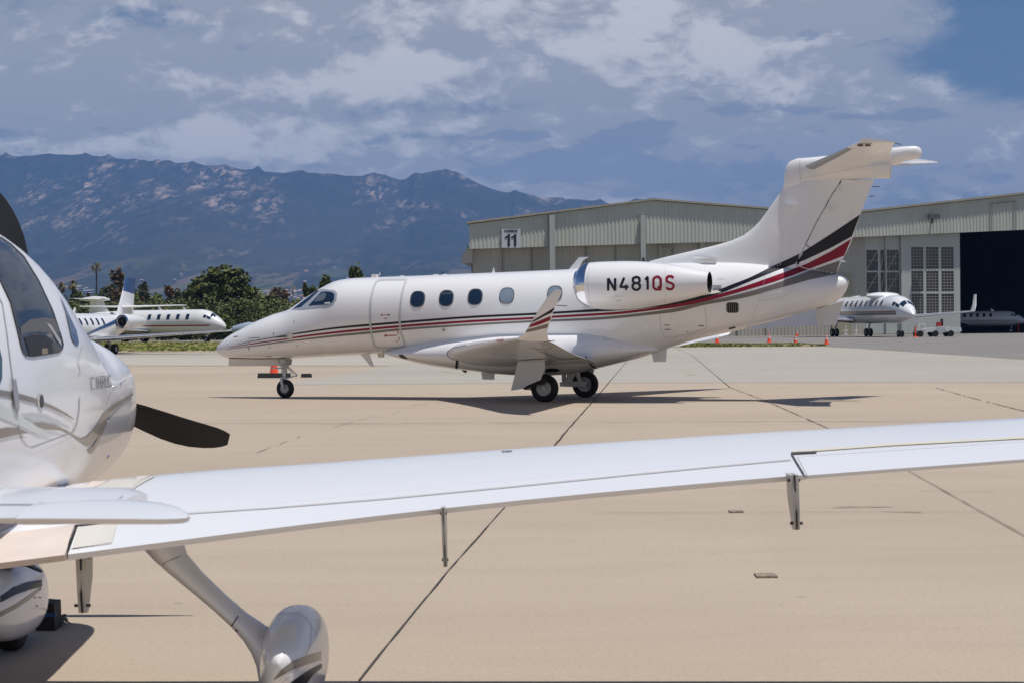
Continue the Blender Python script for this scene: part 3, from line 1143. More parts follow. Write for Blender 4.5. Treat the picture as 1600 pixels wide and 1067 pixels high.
# nacelles and pylons
NT_ = 1.36
ntop = [(905, 421), (908, 416.5), (912, 413), (920, 411), (933, 409.7), (972, 408.4), (1006, 409.2), (1057, 414.6), (1107.5, 424.8)]
nbot = [(901, 465), (905, 472), (913.5, 476.9), (930, 482.7), (972.5, 484.4), (1014.7, 480), (1057, 472.3), (1107.5, 459.5)]
a_ = sorted(jl(x, y, NT_) for x, y in ntop)
b_ = sorted(jl(x, y, NT_) for x, y in nbot)
n0, n1 = jl(901.5, 441, NT_)[0], jl(1109, 441, NT_)[0]
rings, lip = [], []
nrows = []
for i in range(34):
    q = (i / 33) ** 1.3
    s_ = n0 + (n1 - n0) * q
    zt, zb = lerp_tab(a_, s_)[0], lerp_tab(b_, s_)[0]
    r_ = (zt - zb) / 2
    if s_ - n0 < 0.16:
        r_ *= 0.90 + 0.10 * math.sqrt(max(0, (s_ - n0) / 0.16))
    nrows.append((s_, (zt + zb) / 2, r_))


def ring_at(s_, zc, r_, n=36, tt=NT_):
    return [jp3(s_, tt + r_ * 0.95 * math.cos(2 * math.pi * k / n), zc + r_ * math.sin(2 * math.pi * k / n)) for k in range(n)]


cut = 6
NAC = MB()
NAC.loft([ring_at(*r) for r in nrows[cut:]] + [ring_at(nrows[-1][0] - 0.002, nrows[-1][1], nrows[-1][2] * 0.94)], cap=False)
NAC = NAC.build('engine_nacelle', WHITE, JET, angle=50)
EXD = MB().loft([ring_at(nrows[-1][0] - 0.004, nrows[-1][1], nrows[-1][2] * 0.935), ring_at(nrows[-1][0] - 0.5, nrows[-1][1], nrows[-1][2] * 0.78)], cap=False).build('exhaust_duct', BLACKHOLE, NAC)
lipm = MB()
r0 = nrows[0]
lipm.loft([ring_at(r0[0] + 0.45, r0[1], r0[2] * 0.80), ring_at(r0[0] + 0.1, r0[1], r0[2] * 0.82), ring_at(r0[0] + 0.005, r0[1], r0[2] * 0.90)] +
          [ring_at(*r) for r in nrows[:cut + 1]], cap=False)
LIP = lipm.build('inlet_lip', CHROME, NAC, angle=60)
fan = MB().lathe(jp3(r0[0] + 0.42, NT_, r0[1]), -JF, [(0, 0.005), (-0.18, 0.02), (0, 0.12), (0.01, r0[2] * 0.82)], 28).build('fan', DARKM, NAC)
ex = MB().lathe(jp3(nrows[-1][0] - 0.45, NT_, nrows[-1][1]), -JF, [(0, nrows[-1][2] * 0.82), (0.0, 0.16), (0.1, 0.15), (0.42, 0.02)], 28).build('exhaust_cone', BLACKHOLE, NAC)
pyl = MB().foil([(jw(915, 447, 0.6), jw(1106, 449, 0.6), .08, UP), (jw(925, 447, 1.2), jw(1095, 446, 1.2), .07, UP)]).build('engine_pylon', WHITE, JET)
strip = MB().prism([jw(1100, 462, 1.25), jw(1127, 457, 1.1), jw(1120, 454, 1.1), jw(1100, 457, 1.25)], JL * 0.03).build('pylon_fairing', CREAM, JET)
far = mirror(NAC)
for o in (LIP, fan, ex, EXD):
    c = mirror(o)
    c.parent = far
mirror(pyl)

# fin, rudder, dorsal fin
fsec = [((1209, 440), (1301, 440), .115, .35), ((1205.5, 412), (1313.5, 412), .11, .385), ((1210, 384), (1328, 384), .11, .42),
        ((1216, 345), (1341, 345), .11, .50), ((1222, 310), (1354, 310), .11, .585), ((1226.5, 283), (1366, 281), .11, .64), ((1229, 262), (1374, 262), .10, .66)]
sf, sr = [], []
for le, te, th, h in fsec:
    a, b = jw(*le), jw(*te)
    sf.append((a, b, th, JL, 0.0, h - 0.004))
    sr.append((a, b, th, JL, h + 0.004, 1.0))
FIN = MB().foil(sf, nc=16).build('tail_fin', WHITE, JET, angle=45)
RUD = MB().foil(sr[:-1], nc=8).build('rudder', WHITE, JET, angle=45)
dors = [((1008, 410), .10), ((1032, 404), .11), ((1066, 396), .12), ((1100, 388.3), .13), ((1132, 380.3), .14), ((1155, 372.5), .15), ((1168, 364.5), .15),
        ((1180, 354), .15), ((1190, 343), .15), ((1206, 320), .15), ((1223, 296), .14), ((1226, 284), .12)]
dm = MB()
rg = []
for (x, y), wd in dors:
    s_, z_ = jl(x, y)
    # ring across: thin rounded top edge, foot inside the body or fin
    sb, zb = jl(x + (0 if x < 1160 else (x - 1160) * 0.30), 418 if x < 1160 else min(418, y + 60))
    sb = min(sb, jl(1214, y)[0]) if x > 1200 else sb
    rg.append((s_, z_, sb, zb, wd))
for i in range(len(rg) - 1):
    pass
# dorsal: loft of chordwise slices from the foot up, each a thin wedge
for side in (0,):
    sl = []
    for yy in (416, 408, 400, 392, 384, 376, 368, 358, 346, 334, 322, 310, 298, 290):
        # leading edge x at this height
        pts = [p for p, w_ in dors]
        xle = None
        for (xa, ya), (xb, yb) in zip(pts, pts[1:]):
            if ya >= yy >= yb:
                xle = xa + (xb - xa) * (ya - yy) / max(0.01, ya - yb)
        if xle is None:
            xle = 1006 if yy > 410 else 1226
        xte = 1209 + (440 - yy) / 157 * 17 + 9
        half = 0.028 + 0.046 * min(1.0, (xte - xle) / 60)
        le, te = jw(xle, yy), jw(xte, yy)
        mid = le.lerp(te, 0.25)
        m2 = le.lerp(te, 0.04)
        m3 = le.lerp(te, 0.6)
        hh = (0.0, 0.45 * half, 0.8 * half, half, half)
        row = [le, m2 + JL * hh[1] * .6, mid + JL * hh[2] * .8, m3 + JL * hh[3], te + JL * half, te - JL * half, m3 - JL * hh[3], mid - JL * hh[2] * .8, m2 - JL * hh[1] * .6]
        sl.append(row)
    dm.loft(sl)
DOR = dm.build('dorsal_fin', WHITE, JET, angle=50)

# tailplane bullet
bsec = [((1224, 296), (1229, 262)), ]
brow = [(1224.6, 291, 302, .02), (1225.6, 275, 302, .04), (1228, 263, 302, .06), (1231, 256, 302, .08), (1235.5, 252, 301, .10), (1246, 247.8, 296, .13), (1262, 247, 287, .16), (1300, 243, 284, .18),
        (1350, 237, 280, .18), (1391, 231.5, 279, .17), (1394, 231, 259, .17), (1415, 229, 252, .15), (1431, 228.5, 249, .12), (1437.5, 231, 247, .07), (1440, 235, 243, .02)]
rr_ = []
for x, yt, yb, wv in brow:
    s_, zt = jl(x, yt)
    zb = jl(x, yb)[1]
    rr_.append((s_, zt, zb, wv))
rings = []
for i in range(len(rr_)):
    s_, zt, zb, wv = rr_[i]
    zc = zt * .62 + zb * .38
    ring = []
    for k in range(24):
        a = 2 * math.pi * k / 24
        ca, sa = math.cos(a), math.sin(a)
        h = (zt - zc) if sa > 0 else (zc - zb)
        ring.append(jp3(s_, wv * math.copysign(abs(ca) ** .9, ca), zc + h * math.copysign(abs(sa) ** .9, sa)))
    rings.append(ring)
BUL = MB().loft(rings).build('tail_bullet', WHITE, JET, angle=40)

# tailplane
hs = [(0.05, (1255, 262), (1392, 256), .10), (0.5, (1271, 255.5), (1391, 250), .10), (1.3, (1298, 243.5), (1391.5, 241), .10), (2.1, (1324.5, 230.7), (1394.5, 230), .10),
      (2.5, (1339, 223.8), (1397, 224), .09), (2.62, (1345, 221), (1398.5, 222), .06)]
hsecs = [(jw(*le, t_), jw(*te, t_), th, UP) for t_, le, te, th in hs]
STAB = MB().foil(hsecs, 0.0, 0.70, nc=14).build('tailplane', WHITE, JET, angle=45)
ELV = MB().foil(hsecs[1:], 0.703, 1.0, nc=6).build('elevator', WHITE, JET, angle=45)
LEB = MB().foil([(a, b, th * 1.06, u) for a, b, th, u in hsecs[0:4]], 0.0, 0.10, nc=6).build('deicing_boot', mat('boot_grey', (0.35, 0.36, 0.37), 0.35, metal=0.5), JET, angle=50)
cap = MB().prism([jw(1343.5, 217.5, 2.63), jw(1352, 216, 2.63), jw(1372, 217.6, 2.63), jw(1398.5, 222, 2.63), jw(1398, 223.4, 2.63), jw(1345, 220.6, 2.63)], JL * -0.10).build('tailplane_tip', WHITE, JET)
for o in (STAB, ELV, LEB, cap):
    mirror(o)
# ventral fins
MB().prism([jw(1165, 512, .20), jw(1200, 504, .22), jw(1272, 484, .24), jw(1279, 508.6, .36), jw(1215, 511.5, .30), jw(1170, 515.5, .24)], JL * -0.03).build('ventral_fin', WHITE2, JET)
MB().prism([jw(1236, 495, -.20), jw(1280, 482, -.22), jw(1318.5, 470.5, -.24), jw(1306, 508.3, -.20), jw(1250, 509, -.20)], JL * 0.03).build('ventral_fin', WHITE2, JET)

JB = bvh_of([FUS, FIN, RUD, DOR])
JBF = bvh_of([FUS])
JBN = bvh_of([NAC])
JBW = bvh_of([LET, WING])
JBFF = bvh_of([FUS, FAIR])


def dense(rows, step=3.0):
    out = []
    for (xa, *a), (xb, *b) in zip(rows, rows[1:]):
        k = max(1, int(abs(xb - xa) / step))
        for j in range(k):
            q = j / k
            out.append((xa + (xb - xa) * q,) + tuple(u + (v - u) * q for u, v in zip(a, b)))
    out.append(tuple(rows[-1]))
    return out


def stripe(name, rows, bvh, material, parent, off=0.004, label=None, maxedge=0.35):
    """rows: (x, y_top, y_bottom) or (xt, yt, xb, yb)"""
    if len(rows[0]) == 3:
        rows = [(x, a, x, b) for x, a, b in rows]
    rr = []
    for a, b in zip(rows, rows[1:]):
        k = max(1, int(max(abs(b[0] - a[0]), abs(b[1] - a[1])) / 2.0))
        for j in range(k):
            rr.append(tuple(u + (v - u) * j / k for u, v in zip(a, b)))
    rr.append(rows[-1])
    mb = MB()
    prev = None
    for xt, yt, xb, yb in rr:
        n = 6
        q = [cast(bvh, xt + (xb - xt) * i / n, yt + (yb - yt) * i / n, off) for i in range(n + 1)]
        if None in q:
            prev = None
            continue
        if prev:
            for i in range(n):
                quad = [prev[i], prev[i + 1], q[i + 1], q[i]]
                if max((quad[a] - quad[a - 1]).length for a in range(4)) < maxedge:
                    mb.add(quad, [(0, 1, 2, 3)])
        prev = q
    return mb.build(name, material, parent, label=label)


def lt(rows):
    """smooth rows by spline in x"""
    rows = sorted(rows)
    out = []
    x = rows[0][0]
    while x < rows[-1][0]:
        out.append((x,) + lerp_tab(rows, x))
        x += 4
    out.append(tuple(rows[-1]))
    return out


blk = lt([(371, 537.8, 538.4), (400, 531.6, 532.6), (446, 523.4, 524.8), (459, 521, 523), (520, 511.8, 514.8), (577, 506.2, 509.8), (628, 502.0, 505.6), (730, 494.4, 497.8),
          (838, 489, 492.4), (901, 485.3, 488.9), (936, 483, 487.3), (975, 481.5, 485), (1017, 478.5, 480.8), (1050, 472.8, 477.0), (1100, 461, 466.5), (1124, 453.0, 459.2), (1140, 446.5, 453.2), (1172, 434, 440), (1207, 416.5, 426)])
red = lt([(358, 542.6, 543.2), (400, 535.4, 537), (446, 529, 531), (459, 526.5, 529), (520, 518.4, 521.6), (577, 512.5, 516.2), (628, 508, 511.7), (730, 500.8, 504.4),
          (833, 495.6, 499.1), (865, 493.6, 497.2), (936, 489.5, 493.3), (972, 486.9, 490.9), (1017, 481.4, 485.6), (1060, 474.5, 480), (1099, 466.3, 472.1), (1140, 455.4, 461.3), (1172, 445, 452), (1207, 432.7, 441.8)])
gry = lt([(353, 545.4, 546), (400, 539.2, 540.6), (446, 532.8, 534.6), (520, 523.6, 526.6), (577, 517.9, 521.6), (630, 512.8, 516.2), (730, 506.6, 509.3),
          (828, 501, 504.2), (865, 499.4, 502.8), (940, 495.5, 499.8), (1017, 487.8, 492.3), (1060, 481, 487), (1099, 471.8, 477.4), (1140, 463.7, 470), (1172, 455.5, 463.5), (1207, 445, 453.3)])
blk2 = [(1207, 416.5, 1207, 426), (1230, 406, 1232, 416.5), (1252.5, 395.4, 1258, 406.7), (1300, 365, 1298, 388), (1344, 335.5, 1331, 370)]
red2 = [(1207, 432.7, 1207, 441.8), (1235, 422.5, 1240, 430.5), (1261, 412.3, 1264, 420.8), (1297, 394, 1293, 410), (1330, 373.8, 1319, 400)]
gry2 = [(1207, 445, 1207, 453.3), (1235, 435, 1237, 445.5), (1261, 425.5, 1262, 438.3), (1290, 415, 1287, 433), (1317, 406.5, 1309, 428.5)]


def quadrows(rows):
    return [(x, a, x, b) for x, a, b in rows]


stripe('black_stripe', quadrows(blk) + blk2[1:], JB, BLACKP, JET)
stripe('red_stripe', quadrows(red) + red2[1:], JB, REDP, JET)
stripe('grey_stripe', quadrows(gry) + gry2[1:], JB, GREYP, JET, off=.007)
# winglet stripes
def pband(name, poly, m):
    return decal(name, poly, JBW, 0.004, m, LET, step=2.5)
pband('black_stripe', [(830.5, 502.6), (867.4, 480.2), (865.6, 487.2), (850, 494.6), (829.6, 505.4)], BLACKP)
pband('red_stripe', [(824, 512.8), (827, 507.8), (863.2, 493.2), (860.6, 500.4), (843, 507.4)], REDP)
pband('grey_stripe', [(818.5, 520.5), (821.5, 515.8), (857.3, 505.8), (854.6, 512.3), (838, 516.4)], GREYP)

# cabin windows
for i, (x0, y0, x1, y1) in enumerate([(641, 455.3, 664.3, 480.5), (686, 453.8, 709, 479.1), (731, 451.8, 754.3, 477.1), (780.3, 450, 803.6, 475.1), (855, 447, 878.7, 472)]):
    fr = decal('cabin_window', rrect(x0, y0, x1, y1, .40, skew=.10), JBF, 0.006, FRAMEB, JET, step=2.5)
    ring = MB()
    ribbon(ring, rrect(x0 + .6, y0 + .6, x1 - .6, y1 - .6, .40, skew=.10), 1.1, JBF, 0.009, closed=True)
    ring.build('window_seal', SEAM, fr)
    gl = decal('window_glass', rrect(x0 + 1.5, y0 + 1.5, x1 - 1.5, y1 - 1.3, .40, skew=.10), JBF, 0.010, GLASS if i < 3 else GLASSB, fr, step=2.5)
    if i >= 3:
        fr['label'] = 'cabin window with a pale blue shade drawn'
    else:
        sh = decal('window_blind', [(x0 + 2.5, y0 + 4), (x1 - 3, y0 + 3.2), (x1 - 2.4, y0 + 6.4), (x0 + 2.4, y0 + 7.4)], JBF, 0.0115, mat('blind_dim', (0.06, 0.075, 0.095), 0.3), fr, step=2.5) if i == 1 else None
    m_ = fr.copy(); m_.data = fr.data.copy()
    mf = mirror(fr); 
    mg = mirror(gl); mg.parent = mf
    bpy.data.objects.remove(m_)

# cockpit glazing
ckf = decal('cockpit_window_frame', [(454.5, 484.6), (470, 474), (500.4, 452.8), (512, 452.9), (523, 454.4), (527, 458.7), (525.7, 469), (520, 477.6), (513, 480.4), (490, 482.6), (472.3, 484.6)], JBF, 0.005, FRAMEB, JET, step=3)
ckg = decal('cockpit_side_window', [(482.3, 478.2), (502.2, 457.0), (510, 456.2), (518.7, 457), (523, 460.8), (522, 469), (518, 474), (507.5, 476)], JBF, 0.010, GLASS, JET, step=3)
cks = decal('windshield', [(459, 482.4), (470, 473.6), (496, 454.2), (498.5, 455), (484, 469), (470, 480.6)], JBF, 0.010, GLASS, JET, step=3)
for o in (ckf, ckg, cks):
    mirror(o)
pilot_shade = decal('sun_shade', [(491, 472.5), (498, 463), (505, 458.5), (510, 459.5), (509, 466), (505, 470)], JBF, 0.0125, mat('dim_interior_grey', (0.12, 0.15, 0.18), 0.4), ckg, step=2)
decal('seat_belt_placard', [(507.5, 473.6), (516, 472.8), (516.3, 474.6), (507.7, 475.2)], JBF, 0.0135, REFLW, ckg, step=2)

# entrance door
door_px = [(636, 437.6), (612, 437.6), (592, 438.4), (587.5, 442), (583.4, 451), (579.5, 468), (578.3, 485), (578.5, 507), (582, 529.6), (585.5, 540.5), (590, 543.2), (610, 543),
           (626, 542.4), (631.5, 540.4), (632.4, 536), (629.5, 528), (626, 518.4), (624, 497), (626, 476), (629, 456.5), (633, 443)]
DOORP = decal('entrance_door', door_px, JBF, 0.003, WHITE, JET, step=4)
rb = MB()
ribbon(rb, door_px, 2.9, JBF, 0.0075, closed=True)
rb.build('door_seal', SEALG, DOORP)
rb = MB()
ribbon(rb, [(p[0] * .985 + 606 * .015 + (.9 if p[0] < 606 else -.9), p[1]) for p in door_px], 0.45, JBF, 0.0085, closed=True)
rb.build('door_seam', SEAML, DOORP)
hm_ = MB()
ribbon(hm_, [(602.5, 524.4), (620.5, 524.0)], 1.3, JBF, 0.010)
ribbon(hm_, [(601, 524.4), (604, 524.4)], 3.2, JBF, 0.010)
ribbon(hm_, [(620.6, 516.6), (622, 519.5), (622.6, 522)], 1.1, JBF, 0.010)
ribbon(hm_, [(623.4, 526), (623.8, 529.5), (623.2, 532)], 1.1, JBF, 0.010)
ribbon(hm_, [(611, 516.2), (619, 515.8)], 1.4, JBF, 0.010)
ribbon(hm_, [(617, 533), (622.5, 533)], 0.8, JBF, 0.010)
ribbon(hm_, [(595.6, 492.6), (598.2, 492.6)], 2.4, JBF, 0.010)
ribbon(hm_, [(606, 492.4), (608.8, 492.4)], 2.4, JBF, 0.010)
ribbon(hm_, [(598, 492.6), (606, 492.4)], 0.6, JBF, 0.010)
ribbon(hm_, [(600.5, 498), (604.5, 498)], 1.1, JBF, 0.010)
hm_.build('door_handle_marking', PLACARD, DOORP)
# the doorway cuts the stripes: white bands
# registration on the nacelle
def word(name, txt, boxes, wid, bvh, off, material, parent, n=4, label=None):
    for ch, (x0, x1, yt, yb) in zip(txt, boxes):
        mb = MB()
        for i, st in enumerate(STROKES[ch]):
            pts = [(x0 + (x1 - x0) * u, yb - (yb - yt) * v) for u, v in st]
            ribbon(mb, pts, wid, bvh, off + i * 0.0008, step=1.0 if wid < 6 else 3)
        mb.build(name, material, parent, label=label)


hw = 1.75
bx = [(948.6, 963, 433.7, 456.5), (967.7, 983, 432.6, 455.4), (986.5, 1002, 431.9, 455.0), (1006.0, 1014.6, 431.6, 454.9)]
bx2 = [(1019, 1034.5, 431.3, 454.6), (1039.3, 1054.4, 430.5, 454.2)]
sh = lambda b: (b[0] + hw, b[1] - hw, b[2] + hw, b[3] - hw)
word('registration_letter', 'N481', [sh(b) for b in bx], 3.7, JBN, 0.006, BLACKP, NAC)
word('registration_letter', 'QS', [sh(b) for b in bx2], 3.7, JBN, 0.006, REDP, NAC)

# panel seams, doors, vents on the body
sm = MB()
ribbon(sm, [(1031, 489), (1031.5, 505), (1034, 519), (1038, 526), (1046, 527.8), (1075, 522), (1096, 516.2), (1104, 512), (1104, 500), (1101, 480)], .55, JBF, 0.006)
ribbon(sm, [(1050, 487), (1048, 500)], .3, JBF, 0.006)
ribbon(sm, [(1196, 430), (1190, 460), (1174, 500)], .35, JBF, 0.006)
ribbon(sm, [(1185, 470), (1205, 468), (1226, 464), (1236, 455), (1240, 446)], .35, JBF, 0.006)
ribbon(sm, [(942, 524), (945, 533)], .5, JBFF, 0.006)
ribbon(sm, [(945, 531), (960, 530.5)], .5, JBFF, 0.006)
sm.build('baggage_door_seam', SEAML, JET)
dk = MB()
ribbon(dk, [(1038, 508.2), (1046, 508)], 1.1, JBF, 0.009)
ribbon(dk, [(1038.5, 515), (1047, 514.8)], 1.1, JBF, 0.009)
ribbon(dk, [(1091, 509.5), (1100, 508.8)], 1.1, JBF, 0.009)
ribbon(dk, [(1139, 513.8), (1149, 511.2)], 2.6, JBF, 0.007)
ribbon(dk, [(1120, 436.6), (1132, 436.6)], .35, JBF, 0.009)
for i in range(5):
    ribbon(dk, [(1113 + i * .3, 447 + i * 1.9), (1127 + i * .3, 446 + i * 1.9 + .8)], .9, JBF, 0.009)
ribbon(dk, [(365, 526.5), (372, 525.3)], .9, JBF, 0.007)
ribbon(dk, [(388, 529), (406, 527.3)], .8, JBF, 0.007)
ribbon(dk, [(387.5, 541), (389, 544), (390.5, 547.5)], .9, JBF, 0.007)
ribbon(dk, [(427, 521), (427.3, 523)], .7, JBF, 0.007)
ribbon(dk, [(416, 556.5), (424, 556.5)], .8, JBF, 0.007)
ribbon(dk, [(358, 559.0), (400, 560.0), (446, 559.4)], 1.0, JBF, 0.007)
for x, y in ((459.5, 502.5), (428, 521), (464.5, 540), (421.5, 543), (1074, 518)):
    ribbon(dk, [(x - .8, y), (x + .8, y)], 1.3, JBF, 0.007)
dk.build('static_port', SEAM, JET)
gv = MB()
gp_ = decal('air_vent', rrect(1135, 473, 1154, 489, .22), JBF, 0.008, BLACKHOLE, JET, step=3)
for i in range(6):
    ribbon(gv, [(1137.5 + i * 3.0, 474.2), (1137.0 + i * 3.0, 488)], .8, JBF, 0.014)
gv.build('vent_slat', mat('vent_slat_paint', (0.20, 0.20, 0.17), 0.5), gp_)
decal('cowl_patch', rrect(447.5, 520.2, 457.8, 529, .3), JBF, 0.007, CREAM, JET, step=2)
pm = MB()
pm.tube([cast(JBF, 449, 525.6, 0.02), cast(JBF, 449, 525.6, 0.12), cast(JBF, 447, 526, 0.13) + JF * 0.16], 0.012, 8)
pm.build('pitot_probe', DARKM, JET)
sp_ = MB()
for pts, w_ in (([(689.4, 515.6), (697, 515.6)], 7.0),):
    ribbon(sp_, pts, w_, JBF, 0.007)
decal('service_port', rrect(689.6, 511.6, 697.2, 519.4, .5), JBF, 0.008, CREAM, JET, step=2)
decal('service_cap', rrect(691.9, 513.9, 694.9, 517.0, .5), JBF, 0.010, SEAM, JET, step=2)
# cowl fasteners and seams
fs_ = MB()
ribbon(fs_, [(921.5, 417), (919, 430), (918.5, 450), (921.5, 470), (926, 480)], .35, JBN, 0.004)
ribbon(fs_, [(1039, 416), (1041, 445), (1038, 474)], .3, JBN, 0.004)
ribbon(fs_, [(919, 444), (945, 443.5)], .25, JBN, 0.004)
fs_.build('cowl_seam', SEAML, NAC)
fd = MB()
for i in range(9):
    ribbon(fd, [(930 - .35, 424 + i * 4.2), (930 + .35, 424 + i * 4.2)], .7, JBN, 0.004)
    ribbon(fd, [(962 - .3, 458 + i * 1.2), (962 + .3, 458 + i * 1.2)], .5, JBN, 0.004)
ribbon(fd, [(962, 463.5), (966.5, 463.4)], .7, JBN, 0.004)
ribbon(fd, [(968.5, 463.4), (973, 463.3)], .7, JBN, 0.004)
ribbon(fd, [(963, 470.5), (971, 470.4)], .9, JBN, 0.004)
ribbon(fd, [(1016, 475), (1017.3, 475)], 1.1, JBN, 0.004)
fd.build('cowl_fastener', SEAML, NAC)
# rudder hinges
for x0, y0 in ((1309, 296), (1293, 325)):
    MB().prism([jw(x0 - 2.5, y0 - 2.5, .13), jw(x0 + 2, y0 - 1.5, .13), jw(x0 + 7, y0 + 1.5, .13), jw(x0 + 6.5, y0 + 5, .13), jw(x0 + 2, y0 + 2, .13)], JL * 0.05).build('rudder_hinge', WHITE2, JET)
hg = MB()
JBT = bvh_of([FIN, RUD])
ribbon(hg, [(1316, 281.5), (1309, 292), (1300, 304), (1289, 325), (1274, 352), (1258.5, 382.5), (1266.5, 387.5)], 1.3, JBT, 0.006)
hg.build('rudder_gap', SEAM, JET)
hg = MB()
ribbon(hg, [(1254, 396), (1246, 413.5)], 3.4, JBT, 0.007)
ribbon(hg, [(1252, 396), (1262, 391), (1268, 386)], 1.2, JBT, 0.007)
hg.build('rudder_tab_gap', BLACKHOLE, JET)
hg = MB()
ribbon(hg, [(1247, 415), (1258, 420), (1270, 421.5), (1308, 428)], 1.3, JB, 0.008)
ribbon(hg, [(1317, 281), (1340, 282.5), (1366, 281)], .6, JB, 0.006)
ribbon(hg, [(1334, 330), (1329, 342)], .5, JB, 0.006)
hg.build('tail_seam', mat('pale_seam', (0.62, 0.60, 0.56), 0.5), JET)
hv = MB()
JBS = bvh_of([BUL, FIN, DOR])
ribbon(hv, [(1250.5, 247.5), (1249.5, 258), (1250, 272), (1252.5, 287)], .6, JBS, 0.005)
hv.build('bullet_seam', SEAML, JET)
hv = MB()
ribbon(hv, [(1253, 280), (1300, 270), (1345, 262), (1390, 255)], .35, JBS, 0.005)
hv.build('bullet_seam', SEAML, JET)
# small vane fairing low on the fin, lamp on the fin root
MB().prism([jw(1224, 321, .12), jw(1245, 323, .12), jw(1245, 324.3, .12), jw(1224, 323, .12)], JL * 0.10).build('fin_vane', WHITE2, JET)
MB().foil([(jw(1080, 403.5, .08), jw(1122, 404.5, .08), .11, UP), (jw(1102, 403, .24), jw(1120, 404, .24), .10, UP)]).build('fin_scoop', WHITE, JET)
JBH = bvh_of([STAB, ELV, BUL, cap])
lm = decal('tail_logo_light', rrect(1338.5, 224.2, 1363, 229.8, .3), JBH, 0.010, REFLW, JET, step=2)
if lm:
    l2 = MB()
    ribbon(l2, [(1340.3, 226.6), (1349, 226.5)], 3.2, JBH, 0.016)
    ribbon(l2, [(1351.5, 226.5), (1360.2, 226.4)], 3.2, JBH, 0.016)
    l2.build('light_lens', DARKM, lm)
for (xa, ya, xb, yb) in ((1363, 292.5, 1375, 292), (1358, 307.5, 1367, 307), ):
    MB().tube([jw(xa, ya), jw(xb, yb)], .008, 6).build('static_wick', DARKM, JET)
for (xa, ya, xb, yb, t_) in ((1398, 224, 1408, 226.5, 2.5), (869, 477.5, 886, 478.4, TS(7.7)), (856, 532.5, 867, 532.4, TS(7.1)), (905, 420, 919, 419.5, .3)):
    MB().tube([jw(xa, ya, t_), jw(xb, yb, t_)], .007, 6).build('static_wick', DARKM, JET)

# aerials
def blade(name, px, t_=0.0, th=0.03, m=WHITE):
    return MB().prism([jw(x, y, t_ - th / 2) for x, y in px], JL * th).build(name, m, JET)


blade('antenna', [(889, 422), (905.5, 402.4), (919.6, 402), (910, 408), (903.5, 422)])
blade('antenna', [(582, 435), (583, 429), (590, 429), (591.5, 435)], m=CREAM, th=.08)
blade('antenna', [(591.5, 431), (593.5, 426.5), (594.8, 427), (592.6, 432)], th=.012)
blade('antenna', [(625, 433), (627, 431), (631, 431), (633, 433)], th=.06)
blade('antenna', [(676, 431), (679, 428.9), (684, 428.9), (686, 431)], th=.06)
blade('antenna', [(692, 430.5), (694, 428.5), (698, 428.5), (700, 430.5)], th=.06)
blade('antenna', [(768, 427.5), (770.5, 423.4), (771, 419), (771.8, 419), (773.5, 427)], th=.02)
blade('antenna', [(564, 553), (577, 552.5), (584.5, 572.5), (580, 572)], th=.03)
blade('antenna', [(593, 552), (601, 552), (600.5, 558), (594, 558.2)], th=.10, m=CREAM)
blade('antenna', [(753, 579), (773, 580.5), (772.5, 592.6), (755, 592.2)], th=.05)
blade('antenna', [(1019, 549), (1043, 541.5), (1041, 564.6), (1022.5, 565)], th=.06)
blade('antenna', [(724, 576), (731, 577), (728.5, 581.5), (729.5, 583), (724, 580.4), (722, 578.3)], th=.02, m=DARKM)
blade('antenna', [(1003, 410), (1004, 403), (1007, 402.5), (1008, 410)], th=.03, m=DARKM)
blade('ice_probe', [(440, 491.5), (441.5, 488.5), (444.8, 490.4), (443.2, 492.5)], t_=.2, th=.03, m=CHROME)

# wing details
JBW2 = bvh_of([WING, f_in, f_out, LET, FAIR])
nl = decal('navigation_light', [(775, 532.6), (779, 529.6), (787.6, 528.2), (787.3, 532.8), (780, 534)], JBW2, .012, LAMPR, WING, step=1.5, maxedge=.6)
ws = MB()
ribbon(ws, [(729, 539), (708, 543.5), (699, 550), (699, 555), (704, 559.5), (711, 562.2)], .8, JBW2, .006)
ribbon(ws, [(810, 563), (830, 561.3), (851, 560)], .8, JBW2, .006)
ribbon(ws, [(838, 546), (850, 551), (862, 556), (878, 560.7), (900, 559.5), (915, 557.5)], .8, JBW2, .006)
ws.build('wing_panel_seam', SEAM, WING)
wb = MB()
ribbon(wb, [(719.5, 554), (715, 560), (714, 568), (713, 574.5), (709.5, 577)], 3.8, JBFF, .02, maxedge=.6)
wb.build('wing_root_seal', RUBBER, FAIR)
wb = MB()
ribbon(wb, [(915, 557), (919, 564), (925, 570.5), (932, 574.5)], 2.6, JBFF, .012, maxedge=.6)
wb.build('wing_root_seal', RUBBER, FAIR)
# flap track brackets near the wing tip
for (x, y, t_) in ((834, 541, TS(5.6)), (840, 543.5, TS(5.4)), (845, 545.5, TS(5.2)), (850, 541, TS(5.6)), (846, 537.5, TS(5.9))):
    p = jw(x, y, t_)
    bk = MB().box(p, (0.10, 0.05, 0.07))
    bk.tube([p, p + UP * 0.07], .02, 6)
    bk.build('aileron_bracket', STEEL, f_out)
ll = MB().ball(jw(638, 556.5, .62), (.09, .07, .07)).build('landing_light', LAMPC, JET)
ll2 = decal('landing_light_bay', [(622.5, 554), (629, 553.4), (637, 559.2), (636, 560.3), (627, 558.6)], JBFF, .008, SEAM, JET, step=1.5)

